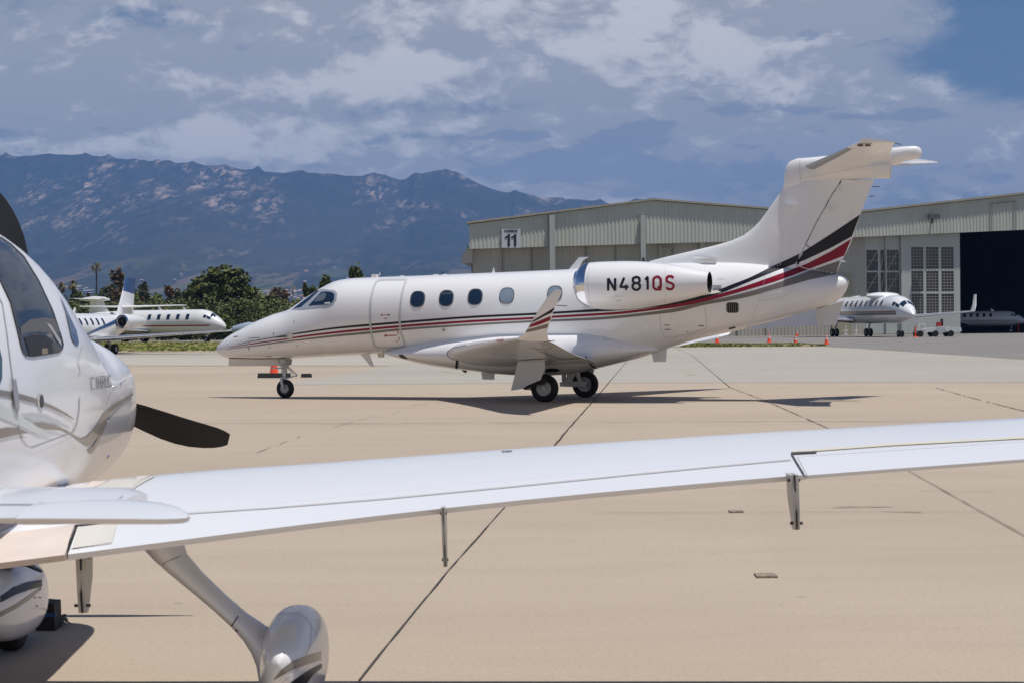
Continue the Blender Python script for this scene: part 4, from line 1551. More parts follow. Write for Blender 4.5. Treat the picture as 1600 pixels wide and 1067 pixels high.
# landing gear
def wheel(name, c, axis, r, wdt, parent, n=30, holes=6, rk=.56):
    """tyre and rim about an axle"""
    ax = V(axis).normalized()
    rim = MB()
    h = wdt / 2
    rr = r * rk
    rim.lathe(c, ax, [(-h * .80, rr * .98), (-h * .88, rr), (-h * .55, rr * .92), (-h * .5, rr * .25), (-h * .75, rr * .2), (-h * .75, 0.001)][::-1], n)
    rim.lathe(c, ax, [(h * .80, rr * .98), (h * .88, rr), (h * .55, rr * .92), (h * .5, rr * .25), (h * .75, rr * .2), (h * .75, 0.001)], n)
    R_ = rim.build(name, STEEL, parent, angle=30)
    ty = MB()
    prof = [(-h * .80, rr * .97), (-h * .98, rr * 1.1), (-h, r * .80), (-h * .82, r * .93), (-h * .45, r * .995), (0, r), (h * .45, r * .995), (h * .82, r * .93), (h, r * .80), (h * .98, rr * 1.1), (h * .80, rr * .97)]
    ty.lathe(c, ax, prof, 40, cap=False)
    ty.build('tyre', TYRE, R_, angle=50)
    hb = MB()
    a = V((0, 0, 1))
    b = ax.cross(a)
    for sgn in (-1, 1):
        for k in range(holes):
            q = 2 * math.pi * k / holes + .3
            p = V(c) + ax * (sgn * h * .60) + (a * math.cos(q) + b * math.sin(q)) * rr * .60
            hb.lathe(p - ax * .004, ax, [(0, rr * .15), (.012, rr * .15)], 10)
    hb.build('rim_hole', BLACKHOLE, R_)
    cp = MB()
    for sgn in (-1, 1):
        cp.lathe(V(c) + ax * (sgn * h * .7), ax * sgn, [(0, rr * .24), (.02, rr * .22), (.02, rr * .1), (.01, rr * .08)], 14)
    cp.build('hub_cap', REFLW, R_)
    return R_


RW = 0.29
for side in (1, -1):
    c = jp3(0.0, 1.28 * side, RW - 0.008)
    wheel('main_wheel', c, JL, RW, 0.165, JET)
    lg = MB()
    ax0 = jp3(0.0, 1.10 * side, RW)
    piv = jp3(-0.42, 1.08 * side, RW + 0.02)
    lg.tube([jp3(0.02, 1.20 * side, RW), jp3(0.02, 1.02 * side, RW)], .05, 12)
    lg.prism([jp3(-0.50, 1.04 * side, RW - .05), jp3(-.50, 1.04 * side, RW + .04), jp3(-.1, 1.04 * side, RW + .06), jp3(.07, 1.04 * side, RW + .05), jp3(.07, 1.04 * side, RW - .05), jp3(-.2, 1.04 * side, RW - .06)], JL * (.08 * side))
    lg.tube([piv, jp3(-0.42, 1.08 * side, .78)], [.045, .06], 14)
    lg.tube([jp3(-.06, 1.10 * side, RW + .06), jp3(-.12, 1.08 * side, .55), jp3(-.16, 1.06 * side, .80)], [.035, .055, .06], 12)
    lg.tube([jp3(-.35, 1.12 * side, .40), jp3(-.30, 1.0 * side, .62)], .02, 8)
    lg.tube([jp3(-.47, 1.12 * side, .33), jp3(-.40, 1.14 * side, .50), jp3(-.33, 1.10 * side, .66)], .012, 6)
    lg.box(jp3(-.28, 1.08 * side, .48), (.12, .10, .12))
    lg.build('main_gear_leg', GEARW, JET)
gd = MB()
gpx = [(810.4, 563), (851, 560), (852, 574), (850, 580), (845, 593), (836, 597), (826, 601), (817, 607), (799, 609.7), (804, 590)]
gd.prism([jw(x, y, 1.62) for x, y in gpx], JL * 0.03)
GD = gd.build('main_gear_door', WHITE2, JET)
mirror(GD)
gs = MB()
gs.prism([jw(x, y, 1.60) for x, y in [(845, 593), (836, 597), (826, 601), (817, 607), (819.5, 608.5), (830, 603.5), (842, 601), (850, 600), (852, 590)]], JL * -0.05)
GS = gs.build('door_edge_rubber', RUBBER, GD)
wbay = decal('wheel_bay', [(852.5, 576), (862, 574.5), (870, 575), (876, 577.6), (868, 580.4), (853, 581)], JBFF, .008, BLACKHOLE, FAIR, step=2)

# nose gear
ns, _z = jl(446, 622)
NG = lambda ds, t_, z_: jp3(ns + ds, t_, z_)
wheel('nose_wheel', NG(0.0, 0, .205), JL, .208, .115, JET, holes=8, rk=.50)
ng = MB()
ng.tube([NG(-.02, 0, .55), NG(-.02, 0, 1.0)], [.065, .075], 14)
ng.tube([NG(-.02, 0, .36), NG(-.02, 0, .62)], .04, 12)
ng.tube([NG(-.09, 0, .78), NG(-.06, .0, .84), NG(.06, 0, .84), NG(.09, 0, .76)], [.05, .07, .07, .05], 10)
for t_ in (-.085, .085):
    ng.tube([NG(-.05, t_ * .5, .44), NG(-.05, t_, .40), NG(-.03, t_, .28), NG(0, t_, .205)], [.03, .034, .034, .028], 10)
ng.tube([NG(-.05, -.09, .43), NG(-.05, .09, .43)], .035, 10)
ng.tube([NG(.02, 0, .74), NG(.30, 0, .50), NG(.28, 0, .48)], .014, 8)
ng.tube([NG(0, .05, .42), NG(.30, .03, .50)], .014, 8)
ng.tube([NG(.05, .06, .72), NG(.22, .04, .52)], .011, 6)
ng.tube([NG(-.06, .03, .78), NG(-.26, .03, .92)], .015, 8)
ng.tube([NG(-.06, .05, .70), NG(-.16, .05, .84)], .012, 6)
ng.box(NG(-.18, .05, .66), (.26, .04, .03))
ng.build('nose_gear_leg', GEARW, JET)
MB().prism([jw(358, 560.0, -.16), jw(446, 560.4, -.16), jw(446, 571, -.22), jw(358, 571, -.22)], JL * .025).build('nose_gear_door', WHITE2, JET)
MB().prism([jw(446, 560.5, .12), jw(456.5, 560, .12), jw(455.5, 569, .14), (jw(453, 570.5, .14)), jw(449, 570, .14)], JL * .05).build('nose_gear_door', mat('door_taupe', (.28, .27, .22), .5), JET)
ntx = MB().ball(NG(-.03, .09, .70), (.05, .05, .05)).build('taxi_light', LAMPC, JET)

# ------------------------------------------------------------------ hangars
HP0 = gp(733, 505.6 + 24.3).xy     # foot of the front wall, left end
HP1 = gp(1600, 498 + 22.6).xy
HD = (HP1 - HP0).normalized()
HN = V((HD.y, -HD.x))              # out of the wall, towards the apron
if HN.y > 0:
    HN = -HN
HO = V((HP0.x, HP0.y, 0))
HDX, HNX = V((HD.x, HD.y, 0)), V((HN.x, HN.y, 0))


def hx(x, y, off=0.0):
    """(distance along the front, height) of a photograph point on the wall plane set off metres forward"""
    d = ray(x, y)
    k = ((HO + HNX * off) - EYE).dot(HNX) / d.dot(HNX)
    p = EYE + d * k
    return (p - HO).dot(HDX), p.z


def hp(u, z, off=0.0):
    return HO + HDX * u + HNX * off + UP * z


def clad_mat(name, c1, c2, scale=2.6, k=0.9):
    m, t, b = tree_of(name)
    tcn = t.n('ShaderNodeTexCoord')
    p = tcn.outputs['Object']
    f = t.noise(t.map(p, (0.5, 0.5, 0.12)), 1.0, 5, 0.6)
    col = t.mix(t.ramp(f, [(0.3, 0.0), (0.7, 1.0)]), c1, c2)
    st = t.noise(t.map(p, (6, 6, 0.05)), 1.0, 4, 0.6)
    col = t.mix(t.m('MULTIPLY', t.ramp(st, [(0.5, 0.0), (0.75, 1.0)]), 0.35), col, tuple(x * 0.7 for x in c1))
    t.l(col, b.inputs['Base Color'])
    b.inputs['Roughness'].default_value = 0.6
    return m


CLAD = clad_mat('pale_green_cladding', (0.56, 0.57, 0.50), (0.49, 0.50, 0.43))
CLADT = clad_mat('tan_cladding', (0.50, 0.475, 0.41), (0.42, 0.40, 0.34))
PANEL = clad_mat('door_panel_paint', (0.52, 0.54, 0.50), (0.46, 0.48, 0.44))
POST = clad_mat('post_paint', (0.46, 0.48, 0.44), (0.40, 0.42, 0.38))
TRIM = mat('roof_trim', (0.42, 0.38, 0.31), 0.6, var=0.2)
ROOFM = mat('roof_sheet', (0.30, 0.30, 0.28), 0.6, var=0.2)
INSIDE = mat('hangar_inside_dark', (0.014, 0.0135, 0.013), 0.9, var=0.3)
PANE = mat('hangar_pane', (0.055, 0.06, 0.062), 0.22, var=0.5, vscale=1.4, coat=0.3)
PANEM = mat('glazing_bar', (0.36, 0.33, 0.27), 0.7)


def corrugated(name, top, bot, off, material, parent, pitch=0.61, depth=0.16, trap=True):
    """ribbed cladding between two lines: top and bot are (u, z) polylines with the same u range"""
    mb = MB()
    u0, u1 = top[0][0], top[-1][0]
    def zz(line, u):
        for (a, za), (b, zb) in zip(line, line[1:]):
            if u <= b + 1e-6:
                return za + (zb - za) * (u - a) / max(1e-6, b - a)
        return line[-1][1]
    us = []
    u = u0
    while u < u1:
        us += [(u, 0), (u + pitch * .38, 0), (u + pitch * .5, depth), (u + pitch * .88, depth)]
        u += pitch
    us = [q for q in us if q[0] < u1] + [(u1, 0)]
    vs, fs = [], []
    for u, d in us:
        vs += [hp(u, zz(bot, u), off + d), hp(u, zz(top, u), off + d)]
    for i in range(len(us) - 1):
        fs.append((2 * i, 2 * i + 2, 2 * i + 3, 2 * i + 1))
    mb.add(vs, fs)
    return mb.build(name, material, parent, smooth=False)


def slab(mb, pts, off0, off1):
    """polygon of (u, z) between two distances off the wall"""
    return mb.prism([hp(u, z, off0) for u, z in pts], HNX * (off1 - off0))


FO = 1.3       # the fascia stands this far proud of the doors
# hangar 11
HG1 = thing('hangar', (HO.x, HO.y, 0), 'pale green ribbed metal hangar with the HANGAR 11 sign, behind the white jet', 'hangar')
eL, pk, eR = hx(733, 349.5, FO), hx(1020, 312.5, FO), hx(1316, 336, FO)
bL, bm_, bR = hx(733, 389.5, FO), hx(1020, 381, FO), hx(1316, 374, FO)
hb = (bL[1] + bm_[1] + bR[1]) / 3
corrugated('fascia', [(eL[0], eL[1] - .1), (pk[0], pk[1] - .1), (eR[0], eR[1] - .1)], [(bL[0], bL[1]), (bm_[0], bm_[1]), (bR[0], bR[1])], FO, CLAD, HG1, pitch=.42, depth=.05)
rm = MB()
D1 = 45
DV = V((0.035, 1.0, 0)).normalized()      # the side wall runs back along this line
back = lambda u, z: hp(u, z, 0) + DV * D1
for a, b in ((eL, pk), (pk, eR)):
    a0, b0 = (a[0] - .35 if a is eL else a[0], a[1]), b
    vs = [hp(a0[0], a0[1], FO + .30), hp(b0[0], b0[1], FO + .30), back(b0[0], b0[1]), back(a0[0], a0[1])]
    rm.prism(vs, UP * .10)
rm.build('roof', ROOFM, HG1, smooth=False)
tr = MB()
for a, b in ((eL, pk), (pk, eR)):
    a0 = (a[0] - .35 if a is eL else a[0], a[1])
    tr.prism([hp(a0[0], a0[1] - .06, FO + .31), hp(b[0], b[1] - .06, FO + .31), hp(b[0], b[1] + .14, FO + .31), hp(a0[0], a0[1] + .14, FO + .31)], HNX * .05)
tr.build('roof_trim', TRIM, HG1, smooth=False)
uL = hx(737, 480)[0]
corrugated('wall', [(uL, bL[1] + 1.0), (eR[0] + 2, bR[1] + 1.0)], [(uL, 0), (eR[0] + 2, 0)], 0, CLADT, HG1, pitch=.42, depth=.05)
sw = MB().prism([hp(uL, 0, 0), back(uL, 0), back(uL, eL[1] - .3), hp(uL, eL[1] - .3, 0)], HDX * .2)
sw.build('wall', CLADT, HG1, smooth=False)
sof = MB()
slab(sof, [(eL[0], bL[1] + .02), (eR[0], bR[1] + .02), (eR[0], bR[1] + .12), (eL[0], bL[1] + .12)], 0.1, FO - .01)
sof.build('soffit', CLADT, HG1, smooth=False)
# canopy box off the left end
c1, c2, c3, c4 = hx(731, 385, .6), hx(721, 402, .6), hx(720.3, 410.5, .6), hx(738.5, 411.6, .6)
cb = MB()
cb.prism([hp(*hx(731.5, 385, .6), .6), hp(*c2, .6), hp(*c3, .6), hp(*c4, .6), hp(*hx(738.5, 388, .6), .6)], DV * 14)
cb.build('side_canopy', CLADT, HG1, smooth=False)
for x0, x1, yt in ((858.4, 866.6, 336), (1000.8, 1008.4, 336.5), (1101, 1107.5, 378), ):
    u0, zt = hx(x0, yt, FO + .5)
    u1 = hx(x1, yt, FO + .5)[0]
    slab(MB(), [(u0, 0), (u1, 0), (u1, zt), (u0, zt)], FO + .17, FO + .55).build('door_track_post', POST, HG1, smooth=False) if False else None
    mbp = MB()
    slab(mbp, [(u0, 0), (u1, 0), (u1, zt), (u0, zt)], FO + .17 if yt < 370 else .2, FO + .55 if yt < 370 else .5)
    mbp.build('pilaster', POST, HG1, smooth=False)
ds = MB()
for x in (784, 830, 915, 960, 1050, 1098, 1150, 1195):
    u = hx(x, 400)[0]
    slab(ds, [(u, 0), (u + .12, 0), (u + .12, bL[1] + .4), (u, bL[1] + .4)], .10, .16)
ds.build('door_joint', mat('joint_dark_tan', (0.28, 0.26, 0.22), .7), HG1, smooth=False)  # darker tan strips along the joints between door leaves
pb = MB()
a, b = hp(*hx(1033, 388), .5), hp(*hx(1044, 391), .5)
pb.tube([a, b, hp(*hx(1046, 386), .9)], .12, 8)
pb.tube([hp(*hx(1030, 384), .4), hp(*hx(1030, 402), .4)], .16, 8)
pb.build('wall_pipe', CLADT, HG1)
# sign
sg = MB()
q0, q1 = hx(783.8, 358.2, FO + .3), hx(813.6, 387.8, FO + .3)
slab(sg, [(q0[0], q1[1]), (q1[0], q1[1]), (q1[0], q0[1]), (q0[0], q0[1])], FO + .19, FO + .28)
SG = sg.build('hangar_sign', mat('sign_white', (0.55, 0.57, 0.60), .5), HG1, smooth=False)


def flat_letters(txt, boxes, wid, off, parent, material, name='sign_letter'):
    for ch, (x0, x1, yt, yb) in zip(txt, boxes):
        mb = MB()
        for k, st in enumerate(STROKES[ch]):
            pts = [V(hx(x0 + (x1 - x0) * u, yb - (yb - yt) * v, off)) for u, v in st]
            for a, b in zip(pts, pts[1:]):
                d = (b - a).normalized()
                n_ = V((-d.y, d.x)) * wid / 2
                e = d * wid * .5 * .9
                slab(mb, [tuple(a - n_ - e), tuple(b - n_ + e), tuple(b + n_ + e), tuple(a + n_ - e)], off, off + .03 + .004 * k)
        mb.build(name, material, parent, smooth=False)


INK = mat('sign_black', (0.012, 0.012, 0.014), .6)
flat_letters('HANGAR', [(788.6 + i * 3.45, 790.9 + i * 3.45, 359.9, 362.6) for i in range(6)], .055, FO + .285, SG, INK)
for i in range(2):
    x0 = 788.6 + i * 9.9
    mb = MB()
    slab(mb, [hx(x0 + 4.6, 385.4, FO + .3), hx(x0 + 8.2, 385.4, FO + .3), hx(x0 + 8.2, 366.4, FO + .3), hx(x0 + 5.6, 366.4, FO + .3), hx(x0 + 3.4, 369.2, FO + .3), hx(x0 + .2, 370.6, FO + .3),
              hx(x0 + .2, 372.8, FO + .3), hx(x0 + 4.6, 371.9, FO + .3)], FO + .285, FO + .32)
    mb.build('sign_numeral', INK, SG, smooth=False)

# the big open hangar
HG2 = thing('hangar', tuple(hp(hx(1330, 500)[0], 0)), 'big pale hangar with tall gridded window doors and a dark open doorway at the right', 'hangar')
rL, rR = hx(1320, 334.5, FO), hx(1600, 303.2, FO)
sl = (rR[1] - rL[1]) / (rR[0] - rL[0])
uA, uZ = hx(1318, 334, FO)[0], rR[0] + 16
zt = lambda u: rL[1] + sl * (u - rL[0])
fb = hx(1330, 371.5, FO), hx(1600, 359.5, FO)
sb = (fb[1][1] - fb[0][1]) / (fb[1][0] - fb[0][0])
zb_ = lambda u: fb[0][1] + sb * (u - fb[0][0])
corrugated('fascia', [(uA, zt(uA) - .1), (uZ, zt(uZ) - .1)], [(uA, zb_(uA)), (uZ, zb_(uZ))], FO, CLAD, HG2, pitch=.40, depth=.05)
D2 = 50
mb = MB()
mb.prism([hp(uA - .3, zt(uA), FO + .30), hp(uZ, zt(uZ), FO + .30), hp(uZ, zt(uZ), -D2), hp(uA - .3, zt(uA), -D2)], UP * .12)
mb.build('roof', ROOFM, HG2, smooth=False)
mb = MB()
mb.prism([hp(uA - .3, zt(uA) - .06, FO + .31), hp(uZ, zt(uZ) - .06, FO + .31), hp(uZ, zt(uZ) + .17, FO + .31), hp(uA - .3, zt(uA) + .17, FO + .31)], HNX * .06)
mb.build('roof_trim', TRIM, HG2, smooth=False)
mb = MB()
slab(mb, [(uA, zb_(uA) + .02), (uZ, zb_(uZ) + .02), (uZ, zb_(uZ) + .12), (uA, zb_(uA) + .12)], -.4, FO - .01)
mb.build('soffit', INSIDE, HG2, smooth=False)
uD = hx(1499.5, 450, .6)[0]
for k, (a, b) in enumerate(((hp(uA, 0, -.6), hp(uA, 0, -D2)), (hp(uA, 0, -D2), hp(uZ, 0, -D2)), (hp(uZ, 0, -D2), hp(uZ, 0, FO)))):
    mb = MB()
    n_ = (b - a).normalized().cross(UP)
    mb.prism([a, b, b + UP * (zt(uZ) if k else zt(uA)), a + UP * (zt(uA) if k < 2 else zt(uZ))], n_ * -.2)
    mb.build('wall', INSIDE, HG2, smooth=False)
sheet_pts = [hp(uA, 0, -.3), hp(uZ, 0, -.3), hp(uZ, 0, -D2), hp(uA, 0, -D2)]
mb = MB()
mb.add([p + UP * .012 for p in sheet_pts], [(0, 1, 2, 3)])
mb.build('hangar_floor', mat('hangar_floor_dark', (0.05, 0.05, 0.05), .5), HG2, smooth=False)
corrugated('wall', [(hx(1316, 450)[0], zb_(uA) + .8), (hx(1352, 450)[0], zb_(uA) + .8)], [(hx(1316, 450)[0], 0), (hx(1352, 450)[0], 0)], .02, CLADT, HG2, pitch=.42, depth=.05)


def door_leaf(x0, x1, off, grid, bars, fine):
    """a tall sliding door with window openings; grid = list of (x0, x1, [(ytop, ybottom)...])"""
    u0, u1 = hx(x0, 450, off)[0], hx(x1, 450, off)[0]
    ztop = zb_(u0) + .4
    us = sorted({u0, u1} | {hx(g[0], 450, off)[0] for g in grid} | {hx(g[1], 450, off)[0] for g in grid})
    mbp = MB()
    wins = []
    for g in grid:
        a, b = hx(g[0], 450, off)[0], hx(g[1], 450, off)[0]
        ys = [(hx((g[0] + g[1]) / 2, yb, off)[1], hx((g[0] + g[1]) / 2, yt, off)[1]) for yt, yb in g[2]]
        wins.append((a, b, ys))
    for a, b in zip(us, us[1:]):
        cov = [w_ for w_ in wins if w_[0] <= a + 1e-4 and w_[1] >= b - 1e-4]
        if not cov:
            slab(mbp, [(a, .05), (b, .05), (b, ztop), (a, ztop)], off - .15, off)
        else:
            z = .05
            for z0, z1 in sorted(cov[0][2]):
                slab(mbp, [(a, z), (b, z), (b, z0), (a, z0)], off - .15, off)
                z = z1
            slab(mbp, [(a, z), (b, z), (b, ztop), (a, ztop)], off - .15, off)
    leaf = mbp.build('sliding_door', PANEL, HG2, smooth=False)
    for a, b, ys in wins:
        for z0, z1 in ys:
            gm = MB()
            slab(gm, [(a, z0), (b, z0), (b, z1), (a, z1)], off - .11, off - .08)
            pane = gm.build('window_pane', PANE, leaf, smooth=False)
            bm2 = MB()
            nx = fine[0]
            for i in range(1, nx):
                u = a + (b - a) * i / nx
                slab(bm2, [(u - .02, z0), (u + .02, z0), (u + .02, z1), (u - .02, z1)], off - .078, off - .05)
            for j in range(1, fine[1]):
                z = z0 + (z1 - z0) * j / fine[1]
                slab(bm2, [(a, z - .025), (b, z - .025), (b, z + .025), (a, z + .025)], off - .077, off - .048)
            if bars:
                for (p, q) in bars:
                    A, B = V((a + (b - a) * p[0], z0 + (z1 - z0) * p[1])), V((a + (b - a) * q[0], z0 + (z1 - z0) * q[1]))
                    d = (B - A).normalized()
                    n_ = V((-d.y, d.x)) * .045
                    slab(bm2, [tuple(A - n_), tuple(B - n_), tuple(B + n_), tuple(A + n_)], off - .076, off - .046)
            bm2.build('glazing_bar', PANEM, leaf, smooth=False)


rowsA = [(391, 423.5), (426, 458.5), (461, 494)]
rowsB = [(386.5, 420.5), (424, 456), (459.5, 491)]
door_leaf(1352, 1384, .05, [(1354, 1372.2, rowsA), (1376, 1382.5, rowsA)], [((0, 0), (1, 1))], (1, 2))
door_leaf(1384, 1408.5, .25, [(1386, 1404.8, rowsA)], [((0, 0), (1, 1)), ], (4, 3))
door_leaf(1408.5, 1500.2, .60, [(1424, 1442.8, rowsB), (1447.3, 1466.6, rowsB), (1471, 1490.4, rowsB)], None, (4, 7))
fl = MB()
q = hp(*hx(1459.5, 338.5, FO + .8), FO + .8)
fl.box(q, (1.2, .5, .45))
fl.box(q + UP * -.5 + HNX * -.4, (.12, .7, .5))
fl.build('flood_light', mat('lamp_housing', (.12, .12, .12), .5), HG2)
q = [hx(1549, 318.5, FO + .2), hx(1586, 314.8, FO + .2), hx(1586, 372, FO + .2), hx(1549, 372, FO + .2)]
ln = MB()
for a, b in ((q[0], q[1]), (q[0], (q[0][0], zb_(q[0][0]))), (q[1], (q[1][0], zb_(q[1][0])))):
    A, B = V(a), V(b)
    d = (B - A).normalized()
    n_ = V((-d.y, d.x)) * .06
    slab(ln, [tuple(A - n_), tuple(B - n_), tuple(B + n_), tuple(A + n_)], FO + .19, FO + .22)
ln.build('fascia_hatch_trim', mat('hatch_trim', (0.26, 0.26, 0.23), .6), HG2, smooth=False)
cv = MB()
u0, z0 = hx(1434.5, 524.5, 1.0)
u1, z1 = hx(1446.5, 505.5, 1.0)
for s_ in ([(u0, .0), (u0 + .14, 0), (u0 + .14, z1), (u0, z1)], [(u1 - .14, 0), (u1, 0), (u1, z1), (u1 - .14, z1)], [(u0 + .14, z1 - .14), (u1 - .14, z1 - .14), (u1 - .14, z1), (u0 + .14, z1)]):
    slab(cv, s_, .9, 1.0)
o = cv.build('pipe_rail', REFLW, loc=tuple(hp(u0, 0, 1.0)), smooth=False)
tag(o, 'white pipe rail standing at the foot of the tall window door', 'rail')
mb = MB()
slab(mb, [hx(1300, 523, .12), hx(1331, 523, .12), hx(1331, 429, .12), hx(1300, 429, .12)], .10, .16)
mb.build('side_door', mat('side_door_olive', (.36, .34, .23), .6), HG2, smooth=False)


# ------------------------------------------------------------------ other jets
def bizjet(name, label, pos, yaw, L, rad, span, group=None, paint=WHITE, ttail=True, stab_span=None, stab_z=0.9, winglet=0.0, nwin=6, win0=.30, winstep=.045, win_size=(.30, .42),
           stripe=None, stripe2=None, bellyz=0.9, wing_s=.50, eng_s=.72, eng_r=.55, fin_h=3.2, sweep=.45, wheels=True, door=None, fintip=None, dihed=.05, wing_chord=3.4, wing_z=.25, bullet=False,
           round_win=False, cockpit=(.060, .105), fintext=False):
    """a business jet built from nose (s=0) to tail (s=L); x forward, y left"""
    T = thing(name, (pos[0], pos[1], 0), label, 'jet', group, rz=yaw)
    Mx = Matrix.Translation(V((pos[0], pos[1], 0))) @ Matrix.Rotation(yaw, 4, 'Z')
    P = lambda s, t, z: Mx @ V((L * .5 - s, t, z))
    zc0 = bellyz + rad
    prof = [(0, .02, -.42), (.012, .22, -.36), (.03, .40, -.28), (.055, .58, -.18), (.085, .76, -.08), (.12, .92, -.02), (.16, 1, 0), (.62, 1, 0), (.72, .93, .05), (.82, .68, .22), (.92, .36, .42), (.985, .14, .52), (1.0, .03, .54)]
    prof = [(a * L, b * rad, c * rad) for a, b, c in prof]

    def sect(s):
        r, dz = lerp_tab(prof, s)
        return r, zc0 + dz
    rings = []
    for i in range(56):
        q = i / 55
        s = L * (q ** 1.5 if q < .3 else .1643 + (q - .3) / .7 * .8357)
        r, zc = sect(s)
        rings.append([P(s, r * math.cos(2 * math.pi * k / 28), zc + r * math.sin(2 * math.pi * k / 28)) for k in range(28)])
    body = MB().loft(rings).build('fuselage', paint, T, angle=60)

    def patch(nm, s0, s1, z0, z1, side, mtl, off=.012, n=6, parent=T, rnd=False, lab=None, m=3):
        """a piece of skin between heights z0..z1 relative to the centre line, z may be functions of s"""
        mb = MB()
        g = []
        for i in range(n + 1):
            s = s0 + (s1 - s0) * i / n
            r, zc = sect(s)
            za = z0(s) if callable(z0) else z0
            zb2 = z1(s) if callable(z1) else z1
            if rnd:
                w_ = math.sqrt(max(0, 1 - ((2 * i / n - 1) ** 2) * .98))
                m_ = (za + zb2) / 2
                za, zb2 = m_ + (za - m_) * w_, m_ + (zb2 - m_) * w_
            for j in range(m + 1):
                z = za + (zb2 - za) * j / m
                zz = max(-.985 * r, min(.985 * r, z - (zc - zc0)))
                t = math.sqrt(max(0, r * r - zz * zz))
                nrm = V((0, t, zz)).normalized()
                g.append(P(s, side * (t + off * nrm.y), zc + zz + off * nrm.z))
        K = m + 1
        f = [(i * K + j, i * K + j + 1, i * K + j + K + 1, i * K + j + K) for i in range(n) for j in range(m)]
        mb.add(g, f)
        return mb.build(nm, mtl, parent, label=lab)
    def apatch(nm, s0, s1, a0, a1, side, mtl, off=.014, n=5, slope=0.0):
        mb = MB()
        g = []
        for i in range(n + 1):
            for j in range(n + 1):
                a = R(a0 + (a1 - a0) * j / n)
                s = s0 + (s1 - s0) * i / n + slope * (j / n) * L
                r, zc = sect(s)
                g.append(P(s, side * (r + off) * math.cos(a), zc + (r + off) * math.sin(a)))
        K = n + 1
        mb.add(g, [(i * K + j, i * K + j + 1, i * K + j + K + 1, i * K + j + K) for i in range(n) for j in range(n)])
        return mb.build(nm, mtl, T)
    for side in (1, -1):
        for i in range(nwin):
            s = L * (win0 + i * winstep)
            patch('cabin_window', s - win_size[0] / 2, s + win_size[0] / 2, .22 * rad, .22 * rad + win_size[1], side, GLASS, rnd=round_win)
        c0, c1 = cockpit
        apatch('windshield', L * (c0 - .004), L * (c0 + .020), 42, 86, side, GLASS, slope=.006)
        apatch('cockpit_window', L * (c0 + .012), L * (c0 + .034), 24, 40, side, GLASS, slope=.006)
        apatch('cockpit_window', L * (c0 + .040), L * (c0 + .056), 24, 42, side, GLASS)
        if stripe:
            patch('body_stripe', L * .08, L * .80, stripe[0], stripe[1], side, stripe[2], n=26, off=.016)
        if stripe2:
            patch('body_stripe', L * .08, L * .80, stripe2[0], stripe2[1], side, stripe2[2], n=26, off=.017)
        # wing
        r0 = zc0 - rad * .78 + wing_z * 0
        tipc = wing_chord * (.30 if winglet < 1.6 else .22)
        sw_ = span / 2 * sweep
        h = span / 2
        sec_ = []
        for q in (0.08, .3, .6, .9, 1.0):
            c = wing_chord + (tipc - wing_chord) * q
            le = L * wing_s - wing_chord * .45 + sw_ * q
            sec_.append((P(le, side * h * q, r0 + h * q * dihed * 1.2), P(le + c, side * h * q, r0 + h * q * dihed * 1.2), .11, UP))
        if winglet:
            for q, dz in ((1.03, .35), (1.06, 1.0)):
                le = L * wing_s - wing_chord * .45 + sw_ + winglet * dz * .8 + .15
                sec_.append((P(le, side * h * q, r0 + h * dihed * 1.2 + winglet * dz), P(le + tipc * (1 - .45 * dz), side * h * q, r0 + h * dihed * 1.2 + winglet * dz), .09, V((0, 0, 1)) if dz < .2 else (Mx.to_3x3() @ V((0, -side, .2)))))
        wing = MB().foil(sec_[:5], nc=12).build('wing', WHITE2, T, angle=50)
        lm_ = MB().foil([(a, b, th * 1.08, u) for a, b, th, u in sec_[:5]], 0, .08, nc=5).build('leading_edge', CHROME, wing, angle=60)
        if winglet:
            MB().foil(sec_[4:], nc=10).build('winglet', WHITE2, T, angle=60)
        # engine
        if eng_s:
            es, er = L * eng_s, eng_r
            ec = P(es, side * (rad * .82 + er * 1.15), zc0 + rad * .45)
            fwd = (P(0, 0, 0) - P(1, 0, 0))
            nm_ = MB().lathe(ec, -fwd, [(.25, er * .74), (.06, er * .80), (0, er * .90), (.10, er * 1.0), (.5, er * 1.1), (1.6, er * 1.08), (2.6, er * .80), (2.9, er * .66), (2.85, er * .6)], 26, cap=False)
            e_ = nm_.build('engine_nacelle', paint, T, angle=50)
            MB().lathe(ec, -fwd, [(.20, er * .755), (.05, er * .815), (-.012, er * .90), (.10, er * 1.012), (.13, er * 1.012)], 26, cap=False).build('inlet_lip', CHROME, e_, angle=60)
            MB().lathe(ec + -fwd * .17, -fwd, [(0, .01), (.001, er * .76), (.005, er * .772), (.012, .01)], 26).build('fan', BLACKHOLE, e_)
            MB().lathe(ec + -fwd * .17, fwd, [(0, er * .22), (.2, .02)], 16).build('spinner', DARKM, e_)
            MB().foil([(P(es + .5, side * rad * .5, zc0 + rad * .45), P(es + 2.5, side * rad * .5, zc0 + rad * .45), .1, UP), (P(es + .5, side * (rad * .82 + er * .4), zc0 + rad * .45), P(es + 2.4, side * (rad * .82 + er * .4), zc0 + rad * .45), .1, UP)]).build('engine_pylon', paint, T)
    # fin
    ft = zc0 + rad * .6
    f0, f1 = L * .80, L * .955
    flat = Mx.to_3x3() @ V((0, 1, 0))
    fc = fin_h * .62
    topS = f0 + fc * 1.0
    fs_ = [(P(f0 - fc * .25, 0, ft - .6), P(f1, 0, ft - .6), .09, flat), (P(f0 + fc * .05, 0, ft), P(f1 + .1, 0, ft), .09, flat), (P(topS, 0, ft + fin_h), P(topS + (f1 - f0) * .58, 0, ft + fin_h), .09, flat)]
    fin = MB().foil(fs_, nc=10).build('tail_fin', paint, T, angle=50)
